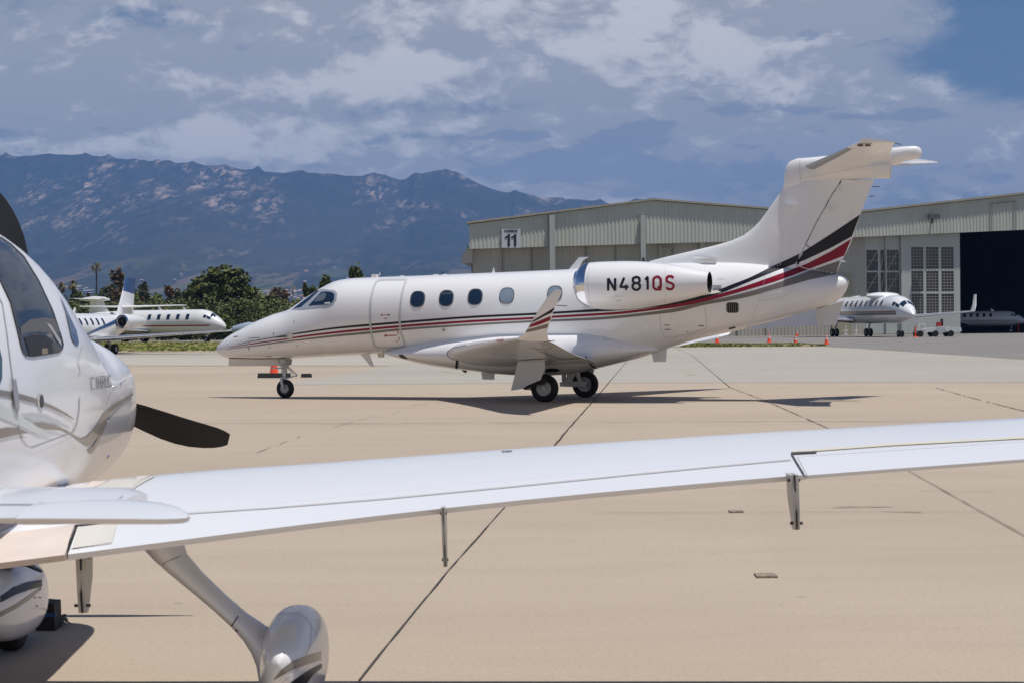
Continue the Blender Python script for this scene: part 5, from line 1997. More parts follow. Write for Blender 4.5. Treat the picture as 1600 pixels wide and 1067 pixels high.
    if fintip:
        a, b = fs_[1], fs_[2]
        k = .68
        mid = (a[0].lerp(b[0], k), a[1].lerp(b[1], k - .08), .094, flat)
        MB().foil([mid, (b[0], b[1] , .094, flat)], nc=10).build('fin_tip', fintip, fin, angle=50)
    ssp = stab_span or span * .35
    zs = ft + fin_h if ttail else ft + fin_h * stab_z
    sb0 = topS if ttail else f0 + fc * (.30 + stab_z * .7)
    for side in (1, -1):
        cr = (f1 - f0) * .62
        MB().foil([(P(sb0, side * .05, zs), P(sb0 + cr, side * .05, zs), .10, UP), (P(sb0 + ssp * .5 * .42, side * ssp / 2, zs + ssp * .01), P(sb0 + ssp * .5 * .42 + cr * .5, side * ssp / 2, zs + ssp * .01), .09, UP)], nc=8).build('tailplane', paint, T, angle=50)
    if bullet:
        MB().tube([P(sb0 - .9, 0, zs - .1), P(sb0 - .3, 0, zs), P(sb0 + 1, 0, zs + .05), P(sb0 + 2.2, 0, zs), P(sb0 + 3.0, 0, zs)], [.05, .22, .28, .2, .05], 14).build('tail_bullet', paint, T)
    if wheels:
        ax = Mx.to_3x3() @ V((0, 1, 0))
        wr = .16 * bellyz + .20
        for side in (1, -1):
            for dt in (-.22, .22):
                c = P(L * wing_s + wing_chord * .35, side * rad * 1.35 + dt, wr)
                rm_ = MB().lathe(c - ax * .10, ax, [(0, wr * .5), (.2, wr * .5)], 16).build('main_wheel', STEEL, T)
                MB().lathe(c, ax, [(-.11, wr * .5), (-.14, wr * .8), (-.1, wr * .97), (0, wr), (.1, wr * .97), (.14, wr * .8), (.11, wr * .5)], 22, cap=False).build('tyre', TYRE, rm_)
            MB().tube([P(L * wing_s + wing_chord * .35, side * rad * 1.35, wr), P(L * wing_s + wing_chord * .2, side * rad * 1.3, zc0 - rad * .6)], .09, 10).build('gear_leg', GEARW, T)
        wn = wr * .78
        for dt in (-.17, .17):
            c = P(L * .13, dt, wn)
            rm_ = MB().lathe(c - ax * .07, ax, [(0, wn * .5), (.14, wn * .5)], 14).build('nose_wheel', STEEL, T)
            MB().lathe(c, ax, [(-.08, wn * .5), (-.10, wn * .85), (0, wn), (.10, wn * .85), (.08, wn * .5)], 20, cap=False).build('tyre', TYRE, rm_)
        MB().tube([P(L * .13, 0, wn), P(L * .125, 0, bellyz + .3)], .08, 10).build('nose_gear_leg', GEARW, T)
    for s, hgt in ((.28, .32), (.45, .36)):
        q = P(L * s, 0, zc0 + rad - .03)
        fw = P(0, 0, 0) - P(1, 0, 0)
        MB().prism([q - fw * .15, q + fw * .2, q + UP * hgt - fw * .15, q + UP * hgt - fw * .3], flat * .04).build('antenna', paint, T)
    return T, P, sect, patch, body


def yaw_of(fx, fy):
    return math.atan2(fy, fx)


# blue-tailed jet at the left, nose to the left and turned towards us
ph = R(14.5)
fx, fy = -math.sin(ph), -math.cos(ph)
T1, P1, sect1, patch1, b1 = bizjet('business_jet', 'white jet with blue-topped tail fin and open dark cabin door, beyond the light aircraft nose', (-25.1, 115.6), yaw_of(fx, fy),
    15.4, .86, 17.4, ttail=False, stab_z=.30, stab_span=6.9, nwin=8, win0=.27, winstep=.047, win_size=(.24, .38), bellyz=.66, wing_s=.55, eng_s=.70, eng_r=.40, fin_h=2.55, sweep=.18,
    fintip=BLUEP, wing_chord=2.7, dihed=.045)
patch1('body_stripe', 15.4 * .42, 15.4 * .72, lambda s: -.62 + .95 * ((s / 15.4 - .42) / .30) ** .8, lambda s: -.50 + 1.02 * ((s / 15.4 - .42) / .30) ** .75, 1, BLUEP, n=18, off=.02, m=4)
patch1('door_opening', 15.4 * .195, 15.4 * .238, -.80, .74, 1, BLACKHOLE, n=5, off=.02, m=12)
sp = MB()
a = P1(15.4 * .20, .85, .95)
sp.prism([a, P1(15.4 * .225, .85, .95), P1(15.4 * .225, 1.9, .25), P1(15.4 * .20, 1.9, .25)], UP * .05)
sp.build('airstair', GEARW, T1)
for zf in (.0, .22):
    pass

# pale long-cabin jet beyond the grass, nose to the right
ph = R(-25)
T2, P2, sect2, patch2, b2 = bizjet('business_jet', 'white jet with a thin red line and upturned wingtips parked nose right beyond the grass', (at(240, 520, 204).x, 204), yaw_of(math.cos(ph), math.sin(ph)),
    17.6, 1.25, 19.0, ttail=True, stab_span=6.0, nwin=5, win0=.22, winstep=.066, win_size=(.40, .52), bellyz=.75, wing_s=.56, eng_s=.72, eng_r=.5, fin_h=1.7, winglet=1.5,
    stripe=(-.42, -.30, REDP), wing_chord=3.6, sweep=.35, bullet=True, paint=WHITE2, cockpit=(.062, .10))

# large jet in front of the hangar doors
hn, mm = gp(1414, 527.2), gp(1337, 526.0)
fdir = V((.205, -.979)).normalized()
gL = 24.0
pc = V((at(1428, 500, 180).x, 180)) - fdir * (gL * .5)
T3, P3, sect3, patch3, b3 = bizjet('business_jet', 'large white jet with round windows and tan stripe, nose towards us before the hangar doors', (pc.x, pc.y), yaw_of(fdir.x, fdir.y),
    gL, 1.30, 29.0, ttail=True, stab_span=4.8, nwin=9, win0=.20, winstep=.052, win_size=(.50, .62), round_win=True, bellyz=1.25, wing_s=.56, eng_s=.74, eng_r=.8, fin_h=4.2, winglet=1.7,
    stripe=(-.30, -.12, mat('gold_tan_paint', (.28, .20, .13), .4)), stripe2=(-.50, -.32, mat('slate_paint', (.12, .14, .17), .4)), wing_chord=5.0, sweep=.5, bullet=True, cockpit=(.052, .095), dihed=.05)
MB().ball(P3(gL * .30, 0, 1.25 + 2.6), (1.6, 1.0, .35), 16, 8).build('satcom_dome', WHITE, T3)

# jet parked inside the open hangar
T4, P4, sect4, patch4, b4 = bizjet('business_jet', 'white jet in the dark of the open hangar, nose to the right', (at(1514, 505, 232).x, 233), yaw_of(1, -.25),
    13.5, .88, 15.0, ttail=False, stab_z=.3, nwin=5, win0=.30, winstep=.055, bellyz=.75, wing_s=.55, eng_s=.70, eng_r=.42, fin_h=2.2, sweep=.2, stripe=(-.3, -.2, SILVERP), wing_chord=2.4, cockpit=(.075, .2))

# small propeller aircraft peeping out behind the jet nose
q = gp(375, 532)
LA = thing('propeller_aircraft', (at(372, 515, 170).x, 170, 0), 'small dark-propellered aircraft half hidden behind the white jet nose', 'aircraft')
bx_ = LA.location
Q = lambda x, y, z: V((bx_.x + x, bx_.y + y, z))
MB().tube([Q(-.55, 0, 1.25), Q(-.45, 0, 1.25), Q(.1, 0, 1.28), Q(.9, 0, 1.38), Q(2.0, 0, 1.35), Q(4.5, 0, 1.5)], [.05, .28, .42, .52, .45, .12], 18).build('fuselage', mat('blue_grey_paint', (.30, .36, .45), .35, coat=.5), LA)
MB().tube([Q(-.7, 0, 1.25), Q(-.45, 0, 1.25)], [.03, .18], 14).build('spinner', WHITE2, LA)
for a in (20, 140, 260):
    d = V((0, math.cos(R(a)), math.sin(R(a))))
    MB().foil([(Q(-.52, 0, 1.25) + d * .1 + V((0, -.07, .03)), Q(-.52, 0, 1.25) + d * .1 + V((.05, .07, 0)), .12, d.cross(V((0, 0, 1)))), (Q(-.52, 0, 1.25) + d * 1.0 + V((0, -.05, 0)), Q(-.50, 0, 1.25) + d * 1.0 + V((.02, .05, 0)), .10, d.cross(V((0, 0, 1))))]).build('propeller_blade', PROPB, LA)
MB().foil([(Q(.6, -4.5, 1.15), Q(1.6, -4.5, 1.15), .12, UP), (Q(.5, 4.5, 1.15), Q(1.9, 4.5, 1.15), .12, UP)]).build('wing', WHITE2, LA)
MB().box(Q(1.3, 0, .35), (.35, 1.6, .35)).build('wheel', TYRE, LA)
MB().tube([Q(1.3, -.7, .3), Q(1.3, -.5, 1.1)], .06, 8).build('gear_leg', GEARW, LA)


# ------------------------------------------------------------------ cones, tug, poles, chocks
CONEW = mat('cone_white_band', (.78, .78, .76), .4)


def cone(pos, h, label, bands=True, base=True, group='orange traffic cones on the apron', flatcut=.12, wide=1.0):
    T = thing('traffic_cone', pos, label, 'traffic cone', group)
    p = V(pos)
    body = MB().lathe(p + UP * .03, UP, [(0, h * .25 * wide), (h * .08, h * .215 * wide), (h * .97, h * flatcut * .55 * wide), (h * .97, .003)], 20).build('cone_body', ORANGE, T)
    r_ = lambda z: h * (.215 + (flatcut * .55 - .215) * (z - .08) / .89) + .004
    if bands:
        for z0, z1 in ((.48, .62), (.74, .84)):
            MB().lathe(p + UP * .03, UP, [(h * z0, r_(z0)), (h * z1, r_(z1))], 20).build('reflective_band', CONEW, body)
    MB().box(p + UP * .02, (h * .62 * wide, h * .62 * wide, .04)).build('cone_base', ORANGE if base is True else base, T)
    return T


for x, y, h, lab in ((1243, 539.2, .66, 'orange traffic cone with white bands at the grass edge, left of the grass end'),
                     (1291.5, 538.4, .66, 'orange traffic cone with white bands where the grass strip ends'),
                     (1202, 535.4, .66, 'slim orange cone with white bands standing behind the grass'),
                     (1120.5, 536, .66, 'orange cone half hidden under the white jet tail'),
                     (1246, 525.5, .55, 'tiny far cone at the hangar wall beyond the grass')):
    g = gp(x, y)
    cone((g.x, g.y, 0), h, lab)
cone(tuple(gp(428.3, 588.2)), .43, 'stubby red-orange cone on the tan concrete behind the nose wheel', bands=False, base=RUBBER, flatcut=.28, wide=1.45)


def slab_chock(pts_px, h, d, label, name='rubber_bar'):
    a, b = gp(*pts_px[0]), gp(*pts_px[1])
    mb = MB()
    u = (b - a).normalized()
    n_ = V((-u.y, u.x, 0))
    mb.prism([a, a + n_ * d, a + n_ * (d * .75) + UP * h, a + n_ * (d * .25) + UP * h], b - a)
    o = mb.build(name, RUBBER, loc=tuple(a), smooth=False)
    return tag(o, label, 'rubber bar')


slab_chock(((402, 590.3), (451, 590.3)), .15, .2, 'long black rubber bar lying before the red-orange cone')
slab_chock(((470, 589.4), (484.5, 589.4)), .12, .16, 'short black rubber block right of the nose wheel leg')

TG = thing('aircraft_tug', tuple(gp(1463, 527)), 'low white aircraft tug with red seat parked beside the window door', 'tug')
c = gp(1432, 527)
tq = lambda x, y, z: V((at(x, 515, 184).x, 184 + y, z))
MB().prism([tq(1440, -1, .45), tq(1460, -1, .45), tq(1460, -1, .85), tq(1442, -1, .75)], V((0, 2, 0))).build('deck', WHITE2, TG, smooth=False)
MB().prism([tq(1430, -1, .35), tq(1441, -1, .35), tq(1441, -1, .7), tq(1431, -1, .62)], V((0, 2, 0))).build('front_arm', SILVERP, TG, smooth=False)
MB().prism([tq(1472, -1, .45), tq(1499, -1, .5), tq(1498, -1, .85), tq(1478, -1, .95)], V((0, 2, 0))).build('engine_cover', WHITE2, TG, smooth=False)
MB().prism([tq(1458, -1, .4), tq(1474, -1, .4), tq(1474, -1, .9), tq(1460, -1, .8)], V((0, 2, 0))).build('cab_floor', SILVERP, TG, smooth=False)
MB().box(tq(1468, 0, 1.15), (.55, .6, .35)).build('seat', PLACARD, TG)
MB().box(tq(1471.5, 0, 1.35), (.14, .6, .6)).build('seat_back', DARKM, TG)
MB().tube([tq(1463, 0, .9), tq(1466, 0, 1.4)], .04, 8).build('steering_column', DARKM, TG)
for x in (1434.5, 1458, 1482):
    for yy in (-1.02, .85):
        MB().lathe(tq(x, yy, .30), V((0, 1, 0)), [(0, .18), (0, .28), (.03, .30), (.17, .30), (.2, .28), (.2, .18)], 20).build('wheel', TYRE, TG)
for i, (x, yt, yb, lab) in enumerate(((1430.2, 510.2, 527, 'thin orange pole beside the low white tug'), (1591.3, 504.6, 519.8, 'thin orange pole in the dark hangar doorway'))):
    g = gp(x, yb)
    z = at(x, yt, g.y).z
    mb = MB().tube([(g.x, g.y, 0), (g.x, g.y, z)], .07, 10)
    mb.lathe((g.x, g.y, 0), UP, [(0, .26), (.06, .24), (.07, .05)], 14)
    tag(mb.build('marker_pole', ORANGE, loc=tuple(g)), lab, 'pole', 'orange marker poles')
for i, (x, lab) in enumerate(((1321.5, 'left one of the slim white posts under the large jet wing'), (1337.5, 'right one of the slim white posts under the large jet wing'))):
    g = gp(x, 523.8)
    mb = MB().tube([(g.x, g.y, 0), (g.x, g.y, 1.05)], .06, 8)
    mb.tube([(g.x - .25, g.y, .5), (g.x + .25, g.y, .5)], .04, 6)
    mb.box((g.x, g.y, .05), (.5, .4, .1))
    tag(mb.build('stand_post', REFLW, loc=tuple(g)), lab, 'post', 'slim posts by the hangar')

# ------------------------------------------------------------------ trees
LEAF_D = leaf_mat('dark_conifer_leaf', (0.070, 0.092, 0.022), (0.135, 0.150, 0.038), (0.19, 0.18, 0.055), 0.22, 0.9)
LEAF_G = leaf_mat('green_leaf', (0.080, 0.112, 0.028), (0.13, 0.155, 0.042), (0.17, 0.16, 0.055), 0.3, 1.2)
LEAF_O = leaf_mat('grey_green_leaf', (0.085, 0.10, 0.05), (0.12, 0.13, 0.07), (0.16, 0.14, 0.08), 0.3, 1.2)
LEAF_R = leaf_mat('rust_leaf', (0.15, 0.082, 0.045), (0.11, 0.085, 0.04), (0.19, 0.11, 0.06), 0.4, 1.2)
LEAF_S = leaf_mat('scrub_leaf', (0.085, 0.112, 0.032), (0.13, 0.14, 0.045), (0.19, 0.16, 0.07), 0.12, 0.6)
BARK = mat('bark', (0.10, 0.075, 0.055), 0.9, var=0.4, vscale=4)
PALMB = mat('palm_bark', (0.12, 0.095, 0.075), 0.9, var=0.3, vscale=4)


def crown_mesh(name, lobes, n, size, seed, droop=0.0):
    """leaf sprays spread through several lobes: (cx, cy, cz, rx, ry, rz)"""
    rnd = random.Random(seed)
    vs, fs = [], []
    vol = [l[3] * l[5] for l in lobes]
    tot = sum(vol)
    for l, vv in zip(lobes, vol):
        k = int(n * vv / tot)
        cl = [(rnd.gauss(0, 1), rnd.gauss(0, 1), rnd.gauss(0, 1)) for _ in range(max(5, k // 60))]
        cl = [V(c).normalized() * rnd.uniform(.35, 1.02) for c in cl]
        for i in range(k):
            c = rnd.choice(cl)
            q = c + V((rnd.gauss(0, .22), rnd.gauss(0, .22), rnd.gauss(0, .17)))
            p = V((l[0] + q.x * l[3], l[1] + q.y * l[4], l[2] + q.z * l[5]))
            a = V((rnd.gauss(0, 1), rnd.gauss(0, 1), rnd.gauss(0, .7))).normalized()
            b = a.orthogonal().normalized()
            b = Matrix.Rotation(rnd.uniform(0, 6.28), 3, a) @ b
            s1, s2 = size * rnd.uniform(.5, 1.3), size * rnd.uniform(.3, .8)
            k0 = len(vs)
            vs += [p - a * s1, p + b * s2, p + a * s1 - UP * droop * s1, p - b * s2]
            fs.append((k0, k0 + 1, k0 + 2, k0 + 3))
    me = bpy.data.meshes.new(name)
    me.from_pydata([tuple(v) for v in vs], [], fs)
    return me


def tree(name, x, ybase, ytop, Y, wpx, label, leaf, seed, n=5000, lobes=None, size=None, cat='tree', group='trees beyond the airfield', trunk=True, low=.12):
    b = at(x, 505, Y)
    H = at(x, ytop, Y).z
    Wd = wpx * Y / F
    T = thing(name, (b.x, Y, 0), label, cat, group)
    rnd = random.Random(seed)
    if lobes is None:
        lobes = []
        for i in range(9):
            a, r_ = rnd.uniform(0, 6.28), rnd.uniform(.1, .6)
            zz = rnd.uniform(low + .15, .85)
            wz = 1 - abs(zz - .5) * .8
            lobes.append((math.cos(a) * r_ * wz, math.sin(a) * r_ * wz, zz, .40, .40, .20))
    L_ = [(l[0] * Wd / 2, l[1] * Wd / 2, l[2] * H, l[3] * Wd / 2, l[4] * Wd / 2, l[5] * H) for l in lobes]
    me = crown_mesh('crown', L_, n, size or max(.16, Y / F * 1.6), seed)
    me.materials.append(leaf)
    o = bpy.data.objects.new('crown', me)
    COL.objects.link(o)
    o.parent = T
    if trunk:
        tb = MB()
        p0 = V((b.x, Y, 0))
        tb.tube([p0, p0 + UP * H * .35, p0 + UP * H * .75], [H * .035, H * .025, H * .01], 8)
        for l in L_[:6]:
            tb.tube([p0 + UP * H * .28, p0 + V((l[0] * .5, l[1] * .5, (l[2] + H * .3) / 2)), p0 + V((l[0], l[1], l[2]))], [H * .014, H * .010, H * .004], 6)
        tb.build('trunk', BARK, T)
    return T


big = [(-.05, 0, .88, .34, .34, .10), (.25, .1, .80, .42, .4, .13), (-.35, 0, .74, .36, .34, .11), (.45, -.1, .62, .42, .4, .13), (0, 0, .62, .5, .5, .15), (-.5, .1, .52, .40, .4, .13),
       (.25, .1, .42, .55, .5, .14), (-.15, 0, .34, .6, .5, .13), (.62, 0, .34, .36, .36, .12), (-.68, 0, .33, .30, .3, .11), (.1, 0, .2, .7, .5, .10), (-.62, 0, .62, .22, .2, .07)]
tree('pine_tree', 349, 530, 414, 250, 112, 'tallest dark green spreading pine behind the jet nose', LEAF_D, 11, n=11000, lobes=big, size=.34)
tree('pine_tree', 315, 530, 424, 262, 66, 'lower ragged shoulder tree left of the tallest pine', LEAF_G, 12, n=6000, size=.34)
tree('conifer_tree', 423, 530, 458, 262, 66, 'rounded dark tree right of the tallest pine, above the jet nose', LEAF_G, 13, n=5200, size=.32)
tree('conifer_tree', 463, 530, 468, 275, 44, 'low dark tree just in front of the cockpit windows', LEAF_D, 14, n=3200, size=.32)
tree('pine_tree', 556, 530, 410.5, 265, 42, 'tree top rising over the cabin roof behind the entrance door', LEAF_D, 15, n=5000, size=.32)
tree('pine_tree', 508, 530, 428.5, 262, 38, 'round tree top showing above the cockpit roof', LEAF_D, 16, n=4200, size=.32)
tree('pine_tree', 486, 530, 446, 270, 30, 'small tree between the lamp post and cockpit roof', LEAF_D, 17, n=2500, size=.32)
tree('conifer_tree', 229, 530, 434, 330, 30, 'upright dark tree right of the blue-topped fin', LEAF_O, 18, n=3600, size=.38)
tree('leafy_tree', 187, 530, 428, 320, 48, 'rust-topped tree left of the blue-topped fin', LEAF_R, 19, n=3400, size=.38)
tree('leafy_tree', 166, 530, 447, 330, 46, 'grey-green tree between tall palm and rust-topped tree', LEAF_O, 20, n=3400, size=.38)
tree('leafy_tree', 268, 530, 452, 330, 42, 'rust-brown tree left of the ragged shoulder tree', LEAF_R, 21, n=3000, size=.38)
tree('leafy_tree', 292, 530, 448, 300, 34, 'dark green tree between rust-brown tree and tallest pine', LEAF_G, 22, n=3000, size=.36)
tree('leafy_tree', 118, 530, 450, 330, 30, 'green bushy tree at the foot of the two short palms', LEAF_G, 23, n=2600, size=.36)
tree('leafy_tree', 386, 530, 448, 262, 30, 'right shoulder tree of the tallest pine', LEAF_D, 24, n=3000, size=.32)
tree('leafy_tree', 440, 530, 452, 420, 60, 'dull brown tree crown in front of the hillside town', LEAF_R, 25, n=3000, size=.45)
tree('leafy_tree', 690, 530, 424.5, 262, 20, 'tree tip barely showing above the cabin roof', LEAF_D, 26, n=1500, size=.3)
tree('leafy_tree', 60, 530, 470, 300, 60, 'low tree hidden behind the cockpit glass of the light aircraft', LEAF_G, 27, n=1800, size=.4)

more = [(88, 455, 34, LEAF_G, 'green', 'left of the two short palms'),
        (132, 458, 36, LEAF_O, 'grey-green', 'between the short palms and the tall palm'),
        (150, 461, 30, LEAF_G, 'green', 'right at the foot of the tall palm'),
        (205, 452, 40, LEAF_G, 'dark green', 'left beside the blue-topped fin'),
        (214, 458, 30, LEAF_R, 'brown', 'close behind the blue-topped fin'),
        (248, 458, 34, LEAF_G, 'green', 'right of the upright dark tree'),
        (280, 463, 34, LEAF_O, 'grey-green', 'in front of the rust-brown tree'),
        (402, 462, 40, LEAF_G, 'dark green', 'to the right of the tallest pine')]
for i, (x, yt, wp, lf, cw, wh) in enumerate(more):
    tree('leafy_tree', x, 530, yt, 285 + (i % 3) * 12, wp, 'low %s tree %s' % (cw, wh), lf, 60 + i, n=2600, size=.34)

# loose bushes making the scrubby edge of the field
rnd = random.Random(77)
bush = [crown_mesh('crown', [(0, 0, 2.3, 2.4, 1.8, 1.9), (1.7, .3, 1.7, 1.5, 1.3, 1.5), (-1.8, 0, 1.5, 1.5, 1.3, 1.4), (.6, -.5, 1.2, 2.2, 1.2, 1.1)], 5200, .17, 200 + i) for i in range(3)]
for me, mm_ in zip(bush, (LEAF_S, LEAF_G, LEAF_S)):
    me.materials.append(mm_)
words = ['pale', 'dark', 'dull']
for i in range(29):
    x = 70 + i * 13.5 + rnd.uniform(-5, 5)
    Y = rnd.uniform(225, 262)
    g = at(x, 505, Y)
    o = bpy.data.objects.new('bush', bush[i % 3])
    COL.objects.link(o)
    o.location = (g.x, Y, 0)
    hgt = (505.0 - (467 + rnd.uniform(-7, 9))) * Y / F + 1.6
    o.scale = (rnd.uniform(.9, 1.3), 1, hgt / 4.1)
    o.rotation_euler.z = rnd.uniform(-.4, .4)
    tag(o, 'scrubby bush of the far field hedge, number %d from its left end' % (i + 1), 'bush', 'bushes along the far field edge')
# far wooded plain between the field and the foothills
def far_wood():
    rnd = random.Random(5)
    vs, fs = [], []
    for i in range(5200):
        D = 420 + 1500 * rnd.random() ** 1.4
        x = rnd.uniform(-400, 1500)
        X = (x - 800) / F * D
        s = rnd.uniform(2.5, 5.5)
        h = rnd.uniform(2.5, 6.5) * (.6 + .8 * (noise.noise(V((X * .01, D * .01, 0))) + .5))
        k = 7
        for j in range(k):
            p = V((X + rnd.gauss(0, s * .4), D + rnd.gauss(0, 1.2), max(.5, h * rnd.uniform(.15, 1))))
            a = V((rnd.gauss(0, 1), rnd.gauss(0, 1), rnd.gauss(0, 1))).normalized()
            b = a.orthogonal().normalized()
            q = rnd.uniform(.8, 1.7) * (.6 + D / 1600)
            k0 = len(vs)
            vs += [tuple(p - a * q), tuple(p + b * q), tuple(p + a * q), tuple(p - b * q)]
            fs.append((k0, k0 + 1, k0 + 2, k0 + 3))
    me = bpy.data.meshes.new('far_wood')
    me.from_pydata(vs, [], fs)
    me.materials.append(leaf_mat('far_wood_leaf', (0.06, 0.075, 0.03), (0.10, 0.095, 0.045), (0.15, 0.10, 0.06), 0.01, 0.03))
    o = bpy.data.objects.new('far_wood', me)
    COL.objects.link(o)
    o['kind'] = 'stuff'


far_wood()


def palm(x, ytop, Y, label, r=2.0, seed=1, n=34, lean=0.0, tr=.22):
    b = at(x, 505, Y)
    H = at(x, ytop, Y).z - r * .9
    T = thing('palm_tree', (b.x, Y, 0), label, 'palm tree', 'palms beyond the airfield')
    rnd = random.Random(seed)
    p0 = V((b.x, Y, 0))
    top = p0 + V((lean, 0, H))
    MB().tube([p0, p0.lerp(top, .4) + V((-lean * .1, 0, 0)), p0.lerp(top, .8), top], [tr * 1.4, tr, tr * .8, tr * 1.0], 10).build('trunk', PALMB, T)
    mb = MB()
    for i in range(n):
        a = rnd.uniform(0, 6.28)
        el = rnd.uniform(-.9, 1.35)
        d = V((math.cos(a) * math.cos(el), math.sin(a) * math.cos(el), math.sin(el)))
        side = d.cross(UP).normalized() if abs(d.z) < .98 else V((1, 0, 0))
        m_ = top + d * r * .6 + UP * .12
        e = top + d * r * (1.0 if el > 0 else .85) - UP * (.38 * r * rnd.uniform(.5, 1.1))
        w_ = r * .13
        vs = [top - side * .05, top + side * .05, m_ + side * w_, e + side * w_ * .5, e - side * w_ * .5, m_ - side * w_]
        mb.add(vs, [(0, 1, 2, 5), (5, 2, 3, 4)])
        for j in range(6):
            q = m_.lerp(e, j / 6)
            for sg in (-1, 1):
                mb.add([q, q + side * sg * r * .26 - UP * r * .12, q + (e - m_) * .12], [(0, 1, 2)])
    o = mb.build('crown', leaf_mat('palm_leaf', (0.10, 0.11, 0.035), (0.17, 0.13, 0.05), (0.20, 0.13, 0.06), .8, 2.0) if 'palm_leaf' not in MATS else MATS['palm_leaf'], T, smooth=False)
    return T


palm(150.3, 409.5, 330, 'tall slender fan palm standing alone above the jets', r=1.05, seed=2, lean=.15, tr=.14)
palm(114.5, 437, 330, 'right one of the two short palms at the left', r=1.05, seed=3, tr=.2)
palm(96.5, 440, 330, 'left one of the two short palms at the left', r=1.05, seed=4, tr=.2)
palm(437.5, 447.5, 420, 'right one of the small far palm pair beside the lamp post', r=.95, seed=5, n=20, tr=.14)
palm(431, 449.5, 420, 'left one of the small far palm pair beside the lamp post', r=.85, seed=6, n=20, tr=.14)
g = at(458, 505, 300)
lp = MB().tube([(g.x, 300, 0), (g.x, 300, at(458, 451, 300).z)], [.16, .10], 10)
lp.box((g.x, 300, at(458, 450, 300).z), (.9, .4, .35))
tag(lp.build('light_mast', mat('mast_grey', (.35, .35, .35), .5), loc=(g.x, 300, 0)), 'tall thin grey light mast in front of the hillside town', 'lamp post')


# ------------------------------------------------------------------ hillside houses
HW = [mat('house_wall_%s' % n_, c, .8) for n_, c in (('cream', (.46, .37, .28)), ('white', (.55, .52, .47)), ('sand', (.42, .31, .23)))]
HR = [mat('house_roof_%s' % n_, c, .8) for n_, c in (('clay', (.40, .20, .13)), ('tan', (.42, .31, .24)), ('grey', (.33, .31, .30)))]
rnd = random.Random(41)
hm_ = []
for i in range(3):
    sx, sy, sz = (9, 8, 4.2) if i == 0 else ((14, 9, 3.6) if i == 1 else (8, 7, 6))
    wmb = MB().box((0, 0, sz / 2), (sx, sy, sz))
    rmb = MB().prism([(-sx / 2 - .5, -sy / 2 - .5, sz), (-sx / 2 - .5, sy / 2 + .5, sz), (-sx / 2 - .5, 0, sz + 2.2)], (sx + 1, 0, 0))
    hm_.append((wmb, rmb, sx))
desc = ['cream', 'white', 'sand coloured']
rdesc = ['clay', 'tan', 'grey']
cnt = 0
protos = {}
placed = []
for i in range(128):
    if i < 104:
        x, y = rnd.uniform(385, 522), 455 + 15 * rnd.random() ** .8
    elif i < 116:
        x, y = rnd.uniform(100, 145), rnd.uniform(449, 461)
    else:
        x, y = rnd.choice((rnd.uniform(205, 330), rnd.uniform(470, 560))), rnd.uniform(418, 450)
    d = ray(x, y).normalized()
    loc, nor, idx, dist = MB_BVH.ray_cast(EYE, d)
    if loc is None or loc.y < 1900:
        continue
    k = (rnd.randrange(3), rnd.randrange(3), rnd.randrange(3))
    if k not in protos:
        wmb, rmb, sx = hm_[k[0]]
        T = thing('house', (0, 0, 0), '', 'house')
        wmb.build('wall', HW[k[1]], T, smooth=False)
        rmb.build('roof', HR[k[2]], T, smooth=False)
        protos[k] = T
        o = T
    else:
        o = copy_tree(protos[k])
    o.location = loc - UP * .6
    o.rotation_euler = (0, 0, rnd.uniform(-.7, .7))
    s_ = .55 + loc.y / 12000
    o.scale = (s_, s_, s_)
    placed.append((x, o, desc[k[1]], rdesc[k[2]]))
rank = {}
for x, o, dw, dr in sorted(placed, key=lambda q: q[0]):
    k = rank[(dw, dr)] = rank.get((dw, dr), 0) + 1
    tag(o, 'tiny far hillside house, %s walls, %s roof, number %d of these from the left' % (dw, dr, k), 'house', 'far houses on the hillside')
d = ray(412, 459.5).normalized()
loc = MB_BVH.ray_cast(EYE, d)[0]
if loc is not None:
    o = MB().box(loc + UP * 3, (22, 12, 7)).build('white_building', HW[1], loc=tuple(loc), smooth=False)
    tag(o, 'bright white flat building, largest in the hillside town', 'building')

# ------------------------------------------------------------------ the light aircraft close to the camera
LX, LY = -2.50, 8.0
AC = thing('light_aircraft', (LX, LY, 0), 'white low-wing propeller aircraft with taupe swooshes, close to the camera at the left', 'light aircraft')
# stations: Y, top, bottom, half width, height of the widest line, roundness above, below
fst = [(3.3, 1.42, 1.20, .05, 1.31), (4.0, 1.48, 1.06, .12, 1.28), (5.2, 1.62, .93, .26, 1.24), (6.3, 1.80, .82, .42, 1.22), (7.2, 2.02, .74, .56, 1.21), (7.8, 2.10, .71, .615, 1.21), (8.35, 2.105, .70, .63, 1.22),
       (8.8, 2.035, .70, .625, 1.22), (9.2, 1.865, .70, .61, 1.22), (9.5, 1.715, .71, .592, 1.22), (9.72, 1.625, .72, .580, 1.22), (9.95, 1.598, .73, .570, 1.22), (10.2, 1.565, .745, .556, 1.22), (10.4, 1.525, .765, .535, 1.22),
       (10.52, 1.485, .80, .505, 1.22), (10.61, 1.44, .84, .46, 1.22), (10.67, 1.39, .89, .40, 1.21), (10.71, 1.33, .96, .30, 1.2), (10.73, 1.25, 1.05, .2, 1.2)]


def fsect(y):
    return lerp_tab(fst, y)


